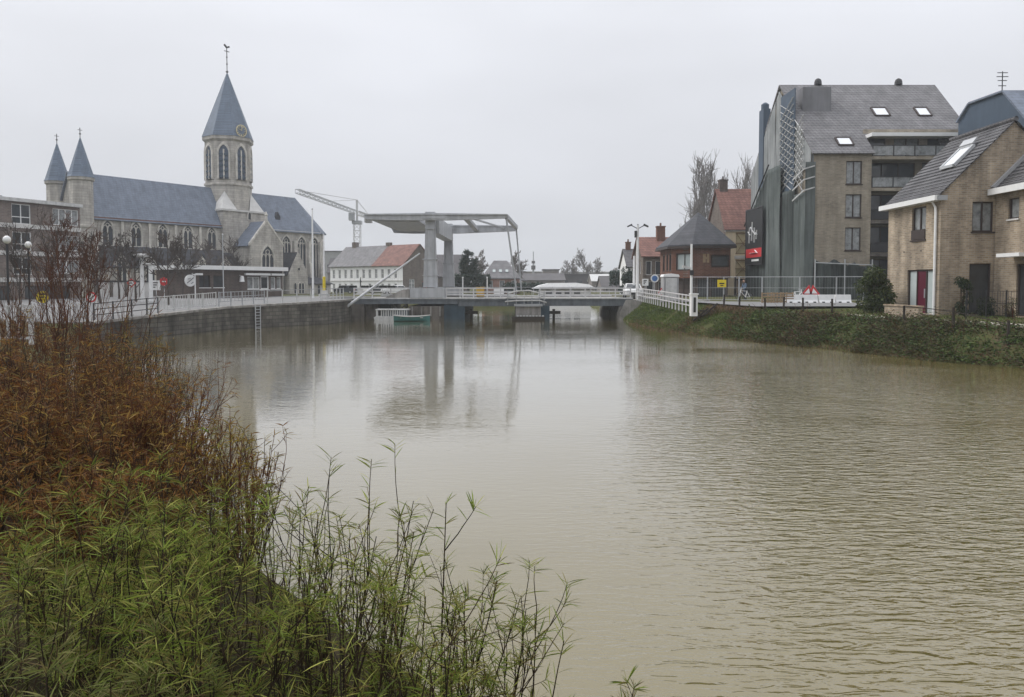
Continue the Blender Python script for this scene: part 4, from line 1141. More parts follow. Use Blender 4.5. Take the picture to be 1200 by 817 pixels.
# ------------------------------------------------------------------ far bank beyond the bridge
gable_house('brick_house', 'small pink brick house with grey hipped roof beyond the bridge leaf', 'house', (at(568, 340, 130).x, 130, 1.5), R(6), 6.2, 7.5, 3.0, 6.0, 'pink_brick', 'tile_grey', hip=1.9,
            front=[(0.5,1.2,0.95,1.3),(2.6,1.2,0.95,1.3),(4.7,1.2,0.95,1.3)], side1=[(2,1.2,1,1.2)], gm='glass_curtain', base=-2)
# roof lights on that house
for i in range(3):
    p = at(579+i*7.5, 317.5, 131.5); m = MB(); m.prism([p+Vector((-0.24,-0.22,-0.25)), p+Vector((0.24,-0.22,-0.25)), p+Vector((0.24,0.22,0.17)), p+Vector((-0.24,0.22,0.17))], (0,-0.05,0.08))
    o = m.build('skylight', MT['glass_pale'], None); o.name = 'skylight'
    tag(o, ['left', 'middle', 'right'][i] + ' one of three small skylights on the grey roof of the pink brick house', 'skylight', 'skylights on the pink brick house')
def shed(px0, px1, ytop, Y, label, wall='far_wall', roof='far_roof', D=12, kind='gable', base=1.0, rise=0.35, rz=0.0, name='shed', cat='building'):
    a, b = at(px0, 330, Y), at(px1, 330, Y)
    top = at((px0+px1)/2, ytop, Y + (D/2 if kind == 'gable' else 0)).z
    W = b.x - a.x; H = (top-base)
    if kind == 'gable':
        return gable_house(name, label, cat, (a.x, Y, base), rz, W, D, H*(1-rise), H, wall, roof, base=-1, front=[(W*0.15,0.6,W*0.1,H*0.3),(W*0.65,0.6,W*0.12,H*0.3)] if H > 2.2 else (), side0=(), side1=(), gm='glass')
    r = thing(name, label, cat, (a.x, Y, base))
    m = MB(); m.box(0, W, 0, D, -1, H-0.3); m.build('wall', MT[wall], r)
    m = MB(); m.box(-0.3, W+0.3, -0.3, D+0.3, H-0.3, H); m.build('roof', MT[roof], r)
    m = MB()
    for i in range(max(2, int(W/4))): m.box(1+i*4, 2.6+i*4, -0.06, -0.003, H*0.4, H*0.65)
    m.build('window', MT['glass'], r)
    return r
shed(612, 662, 321, 190, 'wide grey tiled long roof far beyond the bridge left of the raised block', D=14)
shed(637, 655, 315.5, 230, 'small raised brown block standing above the far roofs', kind='flat', wall='far_wall', D=8)
shed(655, 700, 321, 210, 'long low dark roof far beyond the bridge behind the white cruiser', kind='flat', wall='far_roof', roof='far_roof', D=10)
shed(694, 716, 322, 180, 'low far shed with a pale gable roof right of the white cruiser', roof='white_dirty', D=9)
shed(706, 733, 324, 160, 'brown roofed far house close to the right bank trees', D=10, roof='far_roof', rise=0.6)
shed(500, 545, 299, 165, 'brown tiled house behind the pylons with a tall grey gable', D=14, rise=0.55, wall='grey_brick')
shed(380, 424, 294, 230, 'pale multi storey block behind the long white house', wall='render_grey', roof='far_roof', kind='flat', D=14, base=1.5)
shed(384, 400, 303, 185, 'low dark roofed outbuilding left of the long white house', D=8, rise=0.4)
shed(660, 735, 318.5, 300, 'distant pale industrial hall on the horizon beyond the river', wall='render_grey', roof='white_dirty', kind='flat', D=20)
shed(610, 640, 318, 280, 'distant grey hall on the horizon below the mast', wall='far_wall', roof='white_dirty', kind='flat', D=20)
# telecom mast
r = thing('telecom_mast', 'thin telecom mast with antenna drum on the horizon', 'mast', at(625, 330, 260))
m = MB(); m.path([(0,0,-2),(0,0,6)], 0.35, 6); m.path([(0,0,6),(0,0,10.5)], 0.16, 6); m.build('pole', MT['grey_metal'], r)
m = MB(); m.lathe([(0.75,4.2),(0.75,5.6)], (0,0,0), 10); m.lathe([(0.6,6.3),(0.6,7.2)], (0,0,0), 10); m.build('antenna', MT['far_roof'], r)

# ------------------------------------------------------------------ right bank houses beyond the bridge end
gable_house('white_house', 'narrow white gabled house with dark roof farthest along the right bank', 'house', (16.6, 106, 1.9), 0, 7, 8, 4.0, 6.6, 'white_wall', 'tile_dark', side0=[(1.2,0.4,1.2,1.6),(4.8,0.4,1.2,1.6),(3,2.6,1,1.2)], front=[(1,2.2,1,1.3)], chimney=[(0.6,4,0.7,0.7,7.6)])
gable_house('brick_house', 'red roofed house with grey upper windows behind the brick corner house', 'house', (15.9, 90, 1.9), 0, 8, 7, 4.9, 7.3, 'grey_brick', 'tile_red',
            front=[(0.35,2.6,0.7,1.7),(1.5,2.6,0.7,1.7),(2.5,2.6,0.7,1.7),(0.4,0.2,0.9,1.6),(1.9,0.2,0.9,1.6)], side0=[(1.4,2.8,0.9,1.5),(4.4,2.8,0.9,1.5),(1.4,0.3,1,1.6)], fm='white_paint', chimney=[(2.7,3.0,1.0,0.9,8.6)], cm='red_brick')
def corner_house():
    r = thing('corner_house', 'brown brick corner house with slate pyramid roof and bay windows at the bridge end', 'house', (16.8, 76, 1.9))
    # footprint in local coordinates: chamfered near left corner
    P = [(5.6,0),(1.75,0),(0,1.9),(0,8),(5.6,8)]
    H = 5.45
    m = MB(); jet = 0.45
    def wall(m, a, b, z0, z1, holes=()):
        a, b = Vector((*a,0)), Vector((*b,0)); L = (b-a).length; u = (b-a)/L; n = Vector((-u.y, u.x, 0))
        T = lambda aa, bb, z: tuple(a + u*aa + n*bb + Vector((0,0,z)))
        As = sorted({0, L} | {h[0] for h in holes} | {h[0]+h[2] for h in holes}); Zs = sorted({z0, z1} | {h[1] for h in holes} | {h[1]+h[3] for h in holes})
        for i in range(len(As)-1):
            for j in range(len(Zs)-1):
                ca, cz = (As[i]+As[i+1])/2, (Zs[j]+Zs[j+1])/2
                if any(h[0] < ca < h[0]+h[2] and h[1] < cz < h[1]+h[3] for h in holes): continue
                m.poly([T(As[i],0,Zs[j]), T(As[i+1],0,Zs[j]), T(As[i+1],0,Zs[j+1]), T(As[i],0,Zs[j+1])])
        for hh in holes:
            a0, z_, w_, h_ = hh[:4]; fr = 0.07
            f = MB(); 
            for p0, p1 in (((a0,z_),(a0+w_,z_)),((a0+w_,z_),(a0+w_,z_+h_)),((a0+w_,z_+h_),(a0,z_+h_)),((a0,z_+h_),(a0,z_))):
                f.bar(T(p0[0],0.08,p0[1]), T(p1[0],0.08,p1[1]), 0.16, 0.16)
            nx = hh[4]
            for k in range(1, nx): f.bar(T(a0+w_*k/nx,0.1,z_), T(a0+w_*k/nx,0.1,z_+h_), 0.08)
            o = f.build('window', MT['frame_dark'], r)
            g_ = MB(); g_.poly([T(a0,0.14,z_),T(a0+w_,0.14,z_),T(a0+w_,0.14,z_+h_),T(a0,0.14,z_+h_)]); g_.build('pane', MT['glass_pale' if hh[5] else 'glass'], o)
        return m
    up = MB(); Q_ = [P[1], P[0]]
    wall(up, (1.75,0), (5.6,0), 2.1, H, [(1.9,3.3,1.75,1.15,1,0)])
    wall(up, (0,1.9), (1.75,0), 2.1, H, [(0.55,2.95,1.95,1.7,2,1)])
    wall(up, (0,8), (0,1.9), 2.1, H, [(4.9,2.9,0.75,1.8,1,0),(3.4,2.9,0.75,1.8,1,1),(1.6,2.9,0.75,1.8,1,0)])
    up.poly([(5.6,0,2.1),(5.6,8,2.1),(5.6,8,H),(5.6,0,H)]); up.poly([(5.6,8,2.1),(0,8,2.1),(0,8,H),(5.6,8,H)]); up.poly([(x,y,2.1) for x, y in P])
    up.build('upper_wall', MT['red_brick'], r)
    gf = MB(); I = [(5.5,0.5),(2.1,0.5),(0.5,2.2),(0.5,7.9),(5.5,7.9)]
    for a, b in zip(I, I[1:]+I[:1]): gf.poly([(*a,-1),(*b,-1),(*b,2.1),(*a,2.1)])
    gf.build('ground_floor_wall', MT['brown_brick'], r)
    for xa, xb in ((2.4,3.5),(3.8,5.2)):
        d = MB(); d.box(xa,xb,0.4,0.49,0.1,1.9); d.build('shop_window', MT['glass'], r)
    d = MB(); d.box(0.95,1.05,0.7,0.8,-0.5,2.09); d.build('corner_post', MT['frame_dark'], r)
    q = MB(); ap = (3.3,4.2,9.1); o = 0.45
    E = [(6.0,-o,H-0.05),(1.55,-o,H-0.05),(-o,1.75,H-0.05),(-o,8.4,H-0.05),(6.0,8.4,H-0.05)]
    for a, b in zip(E, E[1:]+E[:1]): q.prism([a, b, ap], (0,0,0.16))
    q.build('roof', MT['slate_dark'], r)
    f = MB()
    for a, b in zip(E, E[1:]+E[:1]): f.bar(Vector(a)-Vector((0,0,0.1)), Vector(b)-Vector((0,0,0.1)), 0.18, 0.22)
    f.build('eaves_board', MT['frame_dark'], r)
    dc = MB(); dc.box(2.75,3.05,-0.06,-0.003,3.7,4.6); dc.box(3.15,3.4,-0.06,-0.003,3.7,4.6); dc.box(2.75,3.4,-0.08,-0.062,4.05,4.25); dc.build('wall_ornament', MT['timber'], r)
corner_house()
def cream_house():
    r = gable_house('cream_house', 'cream rendered house with red tiled roof and boarded up windows beside the green netting', 'house', (23.6, 82, 1.85), 0, 6.5, 7.6, 7.7, 12.4, 'cream_wall', 'tile_red',
            front=[(1.15,4.9,1.5,2.3,dict(nx=1)),(1.15,2.3,1.5,1.9,dict(nx=1))], fm='timber', gm='gold', base=-1, chimney=[(0.7,3.8,0.9,0.8,13.4)], cm='brown_brick', ov=0.2)
    m = MB(); m.poly([(-0.01,0.0,-1),(-0.01,7.6,-1),(-0.01,7.6,7.7),(-0.01,3.8,12.4),(-0.01,0.0,7.7)]); m.build('gable_wall', MT['grey_brick'], r)
    for z0, z1 in ((4.9,7.2),(2.3,4.2)):
        m = MB(); m.bar((1.2,-0.04,z0+0.1),(2.6,-0.04,z1-0.1),0.12,0.05); m.bar((2.6,-0.1,z0+0.1),(1.2,-0.1,z1-0.1),0.12,0.05)
        for z in (z0+0.02, (z0+z1)/2, z1-0.02): m.bar((1.1,0.02,z),(2.7,0.02,z),0.1,0.1)
        m.build('boarding', MT['timber'], r)
    m = MB(); m.box(-0.1,6.6,-0.18,-0.003,7.35,7.7); m.box(1.0,2.8,-0.1,-0.003,4.35,4.7); m.build('cornice', MT['pale_trim'], r)
    m = MB(); m.box(1.2,2.3,-0.1,-0.003,-0.2,2.0); m.build('boarded_door', MT['timber'], r)
    m = MB(); m.box(1.0,1.15,-0.25,-0.003,-0.5,2.3); m.box(1.15,3.2,-0.25,-0.003,1.95,2.15); m.build('door_frame', MT['frame_dark'], r)
cream_house()

# ------------------------------------------------------------------ apartment block under scaffold netting
MT['stack_grey'] = plain('stack_grey', (0.19,0.19,0.2), 0.8, 0.12, 1, streak=0.2)
def block():
    X0, Yf, Z0 = 25.5, 63.0, 1.9
    r = thing('apartment_block', 'tan brick apartment block with grey tiled roof and loggias behind the scaffold netting', 'building', (X0, Yf, Z0))
    W, D, He, Hr = 14.2, 15.5, 12.7, 20.2
    xs = 4.9
    hol = [(2.75, z, 1.35, 1.95, dict(nx=2, gm='glass_curtain', sill='frame_dark')) for z in (9.95, 7.15, 4.35)]
    m = MB(); wall_holes(m, T_front, 0, xs, -0.8, He, hol)
    m.poly([(xs,0,-.8),(xs,1.7,-.8),(xs,1.7,He+1.6),(xs,0,He)])
    k = (Hr-He)/(D/2)
    m.poly([(0,0,-.8),(0,D,-.8),(0,D,He),(0,D/2,Hr-0.1),(0,0,He)])
    m.poly([(W,1.7,-.8),(W,D,-.8),(W,D,He),(W,D/2,Hr-0.1),(W,1.7,He+1.5)])
    m.poly([(0,D,-.8),(W,D,-.8),(W,D,He),(0,D,He)])
    m.build('wall', MT['tan_brick_far'], r)
    for h in hol: window(r, T_front, *h[:4], **h[4])
    # recessed wall behind the loggias
    T = T_off(T_front, 0, 1.7)
    hol2 = []
    for z in (1.5, 4.35, 7.1, 9.85):
        hol2 += [(xs+0.3, z, 4.3, 2.15, dict(nx=3, gm='glass')), (xs+5.2, z, 3.2, 2.15, dict(nx=2, gm='glass_curtain'))]
    hol2 += [(xs+0.5, 12.55, 1.5, 1.9, dict(nx=1, gm='glass')), (xs+2.7, 12.55, 2.2, 1.9, dict(nx=2, gm='glass_curtain')), (xs+5.6, 12.75, 3.0, 1.7, dict(nx=2, gm='glass'))]
    m = MB(); wall_holes(m, T, xs, W, -0.8, 14.9, hol2); m.build('loggia_wall', MT['tan_brick_far'], r)
    for h in hol2: window(r, T, *h[:4], **h[4])
    for z in (3.95, 6.75, 9.5, 12.15):
        m = MB(); m.box(xs+0.004, W, 0.1, 1.69, z-0.1, z+0.16); m.build('balcony_slab', MT['tan_brick_far'] if z > 9 else MT['concrete_dark'], r)
        m = MB(); m.box(xs+0.1, W-0.2, 0.16, 0.2, z+0.25, z+1.05); m.build('balcony_panel', MT['glass_curtain'] if z > 9 else MT['dark_metal'], r)
        m = MB(); m.box(xs+0.05, W-0.1, 0.12, 0.22, z+1.052, z+1.12)
        for i in range(6): m.box(xs+0.1+i*1.78, xs+0.16+i*1.78, 0.1, 0.158, z+0.16, z+1.05)
        m.build('balcony_rail', MT['dark_metal'], r)
    # roof
    q = MB(); o = 0.3
    slope(q, (-0.25,-o,He-k*o),(xs+0.1,-o,He-k*o),(xs+0.1,D/2,Hr),(-0.25,D/2,Hr), 0.12)
    yb = 1.5; zb = He+k*yb
    slope(q, (xs+0.105,yb,zb),(W+0.2,yb,zb),(W+0.2,D/2,Hr),(xs+0.105,D/2,Hr), 0.12)
    slope(q, (W+0.2,D+o,He-k*o),(-0.25,D+o,He-k*o),(-0.25,D/2,Hr),(W+0.2,D/2,Hr), 0.16)
    ro = q.build('roof', MT['tile_grey'], r)
    m = MB(); m.box(xs+0.12, xs+7.4, 0.3, 1.6, zb-0.1, zb+0.2); m.build('dormer_fascia', MT['white_paint'], ro)
    m = MB(); m.prism([(xs+6.2,0.35,12.4),(xs+8.6,0.35,12.4),(xs+6.9,1.4,zb+0.1),(xs+6.3,1.4,zb+0.1)], (0,0.15,0)); m.build('dormer_cheek', MT['tile_dark'], ro)
    m = MB(); m.prism([(0.65,4.3,He+k*4.3-0.4),(3.2,4.3,He+k*4.3-0.4),(3.2,4.3,19.2),(0.65,4.3,19.2)], (0,3.8,0)); m.build('slate_stack', MT['stack_grey'], ro)
    for x in (3.4, 11.0):
        m = MB(); m.lathe([(0.36,0),(0.33,0.3),(0.27,0.48),(0.1,0.6)], (x,D/2,Hr+0.1), 10); m.build('roof_vent', MT['dark_metal'], ro)
    def skylight(x, y, w_, l_):
        z = He + k*y
        n = Vector((0,-k,1)).normalized(); u = Vector((0,1,k)).normalized()
        c = Vector((x,y,z)) + n*0.17
        P_ = [c-Vector((w_/2,0,0))-u*l_/2, c+Vector((w_/2,0,0))-u*l_/2, c+Vector((w_/2,0,0))+u*l_/2, c-Vector((w_/2,0,0))+u*l_/2]
        f = MB()
        for a, b in zip(P_, P_[1:]+P_[:1]): f.bar(a, b, 0.14, 0.14)
        o_ = f.build('skylight', MT['frame_dark'], ro)
        g_ = MB(); g_.poly([p_+n*0.02 for p_ in P_]); g_.build('pane', MT['glass_sky'], o_)
    skylight(2.9, 0.9, 1.25, 1.1); skylight(7.6, 4.3, 1.3, 1.3); skylight(11.4, 4.3, 1.15, 1.3)
    # back chimney clad in blue sheet
    m = MB(); m.box(-0.4, 0.3, 11.6, 12.9, 11, 19.0); m.lathe([(0.4,0),(0.4,0.5),(0.15,0.7)], (-0.05,12.2,19.002), 8); m.build('chimney', MT['clad_blue'], ro)
    # ---- scaffold with its nets: leans on the block but is a thing of its own
    s = thing('scaffold', 'scaffold wrapped in dark green netting against the river side of the apartment block', 'scaffold', (X0-0.7, Yf, Z0))
    G = 0.65
    def ztop(y): return 12.8 + 6.9*(1-abs(y-D/2)/(D/2))
    def net(y0, y1, zlo, zhi, x, mat, name, amp=0.1, freq=2.2, nu=70, nv=30, seed=0):
        V_, Q_ = [], []
        for i in range(nu+1):
            y = y0 + (y1-y0)*i/nu
            lo = zlo(y) if callable(zlo) else zlo; hi = zhi(y) if callable(zhi) else zhi
            for j in range(nv+1):
                t = j/nv; z = lo + (hi-lo)*t
                d = amp*(mnoise.noise(Vector((y*freq, z*0.12, seed))) + 0.6*mnoise.noise(Vector((y*freq*2.7, z*0.2, seed+5))))
                V_.append((x + d, y, z))
        for i in range(nu):
            for j in range(nv): Q_.append((i*(nv+1)+j, (i+1)*(nv+1)+j, (i+1)*(nv+1)+j+1, i*(nv+1)+j+1))
        me_o = build_np(name, V_, Q_, MT[mat], s, smooth=True)
        sd = me_o.modifiers.new('thickness', 'SOLIDIFY'); sd.thickness = 0.03
        return me_o
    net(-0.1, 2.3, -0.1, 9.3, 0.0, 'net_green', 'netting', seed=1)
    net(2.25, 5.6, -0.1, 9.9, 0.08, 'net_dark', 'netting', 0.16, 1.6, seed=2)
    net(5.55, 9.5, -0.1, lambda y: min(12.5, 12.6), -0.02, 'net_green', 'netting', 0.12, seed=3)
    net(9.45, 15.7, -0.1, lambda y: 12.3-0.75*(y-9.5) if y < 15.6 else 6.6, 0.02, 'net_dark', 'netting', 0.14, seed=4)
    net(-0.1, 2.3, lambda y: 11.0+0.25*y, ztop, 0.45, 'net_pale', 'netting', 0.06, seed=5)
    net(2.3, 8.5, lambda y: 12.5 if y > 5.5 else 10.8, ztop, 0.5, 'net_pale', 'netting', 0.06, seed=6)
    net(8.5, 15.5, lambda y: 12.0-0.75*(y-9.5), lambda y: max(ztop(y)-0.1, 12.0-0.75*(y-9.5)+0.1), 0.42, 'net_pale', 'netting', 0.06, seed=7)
    V_, Q_ = [], []       # net return closing the gap at the street corner
    for i in range(13):
        for j in range(31):
            x, z = 0.85*i/12, -0.1+11.9*j/30; V_.append((x-0.05, -0.16+0.07*mnoise.noise(Vector((x*3, z*0.4, 3))), z))
    for i in range(12):
        for j in range(30): Q_.append((i*31+j, (i+1)*31+j, (i+1)*31+j+1, i*31+j+1))
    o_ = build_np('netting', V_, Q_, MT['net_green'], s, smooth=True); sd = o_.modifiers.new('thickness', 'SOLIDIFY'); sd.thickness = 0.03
    # blue sheeted strip with a diagonal lattice
    m = MB(); m.box(0.3, 0.38, 3.4, 6.8, 9.6, 18.9); m.build('blue_sheet', MT['clad_blue'], s)
    m = MB()
    for i in range(12):
        z = 9.8 + i*0.62
        m.bar((0.24,3.5,z),(0.24,6.7,z+1.5),0.09,0.03); m.bar((0.2,6.7,z),(0.2,3.5,z+1.5),0.09,0.03)
    for i in range(9):
        z = 9.6 + i*0.62; m.bar((0.28,1.3,z),(0.28,3.3,z+1.5),0.07,0.03); m.bar((0.25,3.3,z),(0.25,1.3,z+1.5),0.07,0.03)
    m.build('lattice', MT['white_dirty'], s)
    for i, y in enumerate((0.0, 2.35, 4.8, 7.3, 9.8, 12.3, 14.8, 15.6)):
        m = MB(); m.path([(0.62,y,-0.3),(0.62,y,min(13.2, ztop(min(y,15.5)))-0.3)], 0.045, 6); m.build('standard_pole', MT['grey_metal'], s)
    m = MB()
    for z in (2.2, 4.4, 6.6, 8.8): m.path([(0.62,-0.1,z),(0.62,15.7,z)], 0.04, 5)
    m.build('ledger_pole', MT['grey_metal'], s)
    m = MB(); 
    for z in (9.3, 10.2, 11.1): m.bar((-0.2,2.3,z-0.5),(-0.2,-0.28,z+0.1),0.05,0.11); m.bar((-0.17,-0.3,z+0.1),(0.68,-0.3,z+0.35),0.05,0.11)
    m.build('guard_board', MT['white_dirty'], s)
    m = MB(); m.path([(-0.22,8.4,12.9),(-0.25,15.5,7.6)], 0.07, 6); m.build('edge_rope', MT['black'], s)
    # banner hung on the net: black with white strokes and a red band
    b = thing('banner', 'tall dark framed banner with white figures and a red band on the scaffold netting', 'banner', (X0-0.98, 75.2, 5.4))
    m = MB(); m.box(-0.03, 0.03, -2.5, 2.5, 0, 5.6); m.build('cloth', MT['black'], b)
    m = MB()
    for y0, y1, z0, z1 in ((-2.6,2.6,-0.08,0.04),(-2.6,2.6,5.56,5.68)): m.box(-0.08, -0.032, y0, y1, z0, z1)
    for y in (-2.55, 2.55): m.box(-0.08, -0.032, y-0.06, y+0.06, 0.04, 5.56)
    m.build('frame', MT['dark_metal'], b)
    m = MB(); m.box(-0.05, -0.033, -2.4, 2.4, 0.7, 1.6); m.build('red_band', MT['red'], b)
    m = MB(); rr = random.Random(4)
    for (y, z, h) in ((1.3,2.2,1.6),(0.5,2.4,1.9),(-0.3,2.2,1.5),(-0.9,2.5,0.9)):
        m.bar((-0.05,y,z),(-0.05,y+rr.uniform(-.2,.2),z+h),0.22,0.02); m.bar((-0.06,y-0.3,z+h*0.5),(-0.06,y+0.35,z+h*0.75),0.2,0.02)
    m.bar((-0.06,0.9,1.15),(-0.06,-1.2,1.15),0.3,0.02); m.bar((-0.06,-0.5,1.45),(-0.06,-1.3,1.1),0.2,0.02); m.box(-0.05,-0.033,-1.6,0.6,0.3,0.5); m.build('lettering', MT['white_paint'], b)
    # dark net screen along the foot of the front wall
    f = thing('net_screen', 'sagging dark green net screen fixed over the ground floor brick front', 'netting', (X0, Yf-0.5, Z0))
    V_, Q_ = [], []
    nu, nv = 50, 12
    for i in range(nu+1):
        x = 0.05 + 4.7*i/nu
        hi = 3.6 - 0.35*abs(math.sin(x*1.9)) - (0.25 if x > 2.6 else 0)
        for j in range(nv+1):
            z = -0.1 + (hi+0.1)*j/nv
            V_.append((x, 0.12*math.sin(x*9+0.6*math.sin(z*2)) + 0.06*math.sin(x*23), z))
    for i in range(nu):
        for j in range(nv): Q_.append((i*(nv+1)+j, (i+1)*(nv+1)+j, (i+1)*(nv+1)+j+1, i*(nv+1)+j+1))
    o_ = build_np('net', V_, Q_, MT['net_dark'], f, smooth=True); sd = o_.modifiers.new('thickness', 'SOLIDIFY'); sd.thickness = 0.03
    m = MB()
    for x in (0.0, 2.5, 4.8): m.path([(x,-0.15,-0.3),(x,-0.15,3.6)], 0.05, 6)
    m.path([(0,-0.2,3.3),(4.8,-0.2,3.1)], 0.04, 5); m.build('pole', MT['galv'], f)
block()

# blue gabled house behind
def blue_house():
    r = thing('blue_gabled_house', 'dark blue clad gable house with slate roof and aerial behind the tan brick row', 'house', (38.0, 57.8, 1.9))
    prof = [(-5.0,-0.8),(-5.0,11.6),(-2.9,13.4),(0.0,16.3),(4.2,16.4),(5.8,15.2),(5.8,-0.8)]
    m = MB(); m.prism([(0,y,z) for y, z in prof], (9,0,0)); m.build('wall', MT['clad_blue'], r)
    q = MB(); top = prof[1:6]
    for a, b in zip(top, top[1:]):
        n = Vector((0, -(b[1]-a[1]), b[0]-a[0])).normalized()
        q.prism([(-0.2,a[0],a[1]+0.003),(9.2,a[0],a[1]+0.003),(9.2,b[0],b[1]+0.003),(-0.2,b[0],b[1]+0.003)], n*0.15)
    q.build('roof', MT['slate_church'], r)
    m = MB(); m.path([(0.1,0.4,16.3),(0.1,0.4,18.0)], 0.04, 5)
    for z, l in ((17.9,0.4),(17.6,0.45),(17.3,0.35),(16.9,0.3)): m.bar((0.1-l,0.4,z),(0.1+l,0.4,z),0.05)
    m.build('aerial', MT['dark_metal'], r)
    m = MB(); m.path([(1.3,-0.6,15.5),(1.3,-0.6,16.6)], 0.09, 6); m.path([(1.7,-1.4,14.9),(1.9,-1.4,15.6)], 0.07, 6); m.build('vent_pipe', MT['dark_metal'], r)
blue_house()

# ------------------------------------------------------------------ tan brick house at the right and its neighbour
def tan_house():
    r = thing('tan_brick_house', 'tan brick house with dark tiled roof, white gutter and dark red front door', 'house', (22.5, 39, 1.75))
    W, D = 7.4, 5.4                     # W in x (depth from the river), D in y
    He, Hr = 6.45, 10.15
    hr = [(1.4,4.1,1.4,1.8,dict(nx=2,gm='glass_curtain',sill='frame_dark',nz=1)), (0.55,0.05,2.6,2.4,dict())]
    hf = [(1.65,4.4,1.12,1.57,dict(nx=2,gm='glass_curtain',sill='frame_dark')), (1.57,0.05,1.15,2.68,dict(nx=1,gm='glass'))]
    m = MB()
    wall_holes(m, T_side0, 0, D, -0.8, He, hr)
    wall_holes(m, T_front, 0, W, -0.8, He, hf); m.poly([(0,0,He),(W,0,He),(W/2,0,Hr)])
    m.poly([(0,D,-.8),(W,D,-.8),(W,D,He),(0,D,He)]); m.poly([(0,D,He),(W,D,He),(W/2,D,Hr)]); m.poly([(W,0,-.8),(W,D,-.8),(W,D,He),(W,0,He)])
    m.build('wall', MT['tan_brick'], r)
    window(r, T_side0, *hr[0][:4], **hr[0][4])
    for h in hf: window(r, T_front, *h[:4], **h[4])
    # balustrade in the upper window
    m = MB(); tbox(m, T_side0, 1.42, 2.78, -0.05, -0.004, 4.12, 4.65); m.build('window_guard', MT['frame_dark'], r)
    # door with pale side lights
    m = MB(); 
    for a0, a1 in ((0.55,0.63),(1.3,1.38),(2.22,2.3),(3.07,3.15)): tbox(m, T_side0, a0, a1, 0.06, 0.2, 0.05, 2.45)
    tbox(m, T_side0, 0.63, 3.07, 0.06, 0.2, 2.37, 2.45); dfm = m.build('door_frame', MT['frame_dark'], r)
    m = MB(); tbox(m, T_side0, 1.38, 2.22, 0.1, 0.16, 0.05, 2.37); dr = m.build('door', MT['door_red'], r)
    m = MB(); tbox(m, T_side0, 1.46, 1.5, 0.04, 0.098, 0.9, 1.4); m.build('handle', MT['galv'], dr)
    for a0, a1 in ((0.63,1.3),(2.3,3.07)):
        m = MB(); tbox(m, T_side0, a0, a1, 0.13, 0.15, 0.05, 2.37); m.build('side_light', MT['glass_pale'], r)
    m = MB(); tbox(m, T_side0, 0.4, 3.3, -0.9, -0.003, -0.5, 0.03); m.build('step', MT['concrete'], r)
    k = (Hr-He)/(W/2); o = 0.32; q = MB()
    slope(q, (-o,D+0.15,He-k*o),(-o,-0.15,He-k*o),(W/2,-0.15,Hr),(W/2,D+0.15,Hr), 0.07, 18)
    slope(q, (W+o,-0.15,He-k*o),(W+o,D+0.15,He-k*o),(W/2,D+0.15,Hr),(W/2,-0.15,Hr), 0.07, 18)
    ro = q.build('roof', MT['tile_dark'], r)
    m = MB(); m.path([(W/2,-0.18,Hr+0.1),(W/2,D+0.18,Hr+0.1)], 0.13, 8); m.build('ridge_tile', MT['tile_dark'], ro)
    m = MB(); m.box(-o-0.14, -o-0.005, -0.2, D+0.3, He-k*o-0.1, He-k*o+0.17); m.box(-o-0.005, -0.004, -0.2, D+0.3, He-k*o-0.1, He-k*o-0.06); m.build('gutter', MT['white_paint'], ro)
    m = MB(); m.box(-o, 0.2, -0.24, -0.154, He-k*o-0.1, He-k*o+0.16); m.build('gutter_end', MT['grey_metal'], ro)
    m = MB(); m.path([(-o-0.02,0.28,He-0.42),(-0.12,0.3,He-0.75),(-0.1,0.3,He-1.0),(-0.1,0.3,0)], 0.065, 10); m.build('downpipe', MT['white_paint'], r)
    # roof window
    n = Vector((-k,0,1)).normalized(); u = Vector((1,0,k)).normalized()
    c = Vector((2.05,1.95,He+k*2.05)) + n*0.16
    P_ = [c-u*0.75-Vector((0,0.6,0)), c-u*0.75+Vector((0,0.6,0)), c+u*0.75+Vector((0,0.6,0)), c+u*0.75-Vector((0,0.6,0))]
    f = MB()
    for a, b in zip(P_, P_[1:]+P_[:1]): f.bar(a, b, 0.15, 0.16)
    f.prism([P_[2]+n*0.1+u*0.05, P_[3]+n*0.1+u*0.05, P_[3]+n*0.16+u*0.45, P_[2]+n*0.16+u*0.45], n*0.06)
    sk = f.build('skylight', MT['galv'], ro)
    g_ = MB(); g_.poly([p_+n*0.03 for p_ in P_]); g_.build('pane', MT['glass_sky'], sk)
    for a in (1.75, 3.5): 
        m = MB(); tbox(m, T_side0, a, a+0.12, -0.02, -0.003, 3.45, 3.52); m.build('wall_vent', MT['concrete_dark'], r)
tan_house()
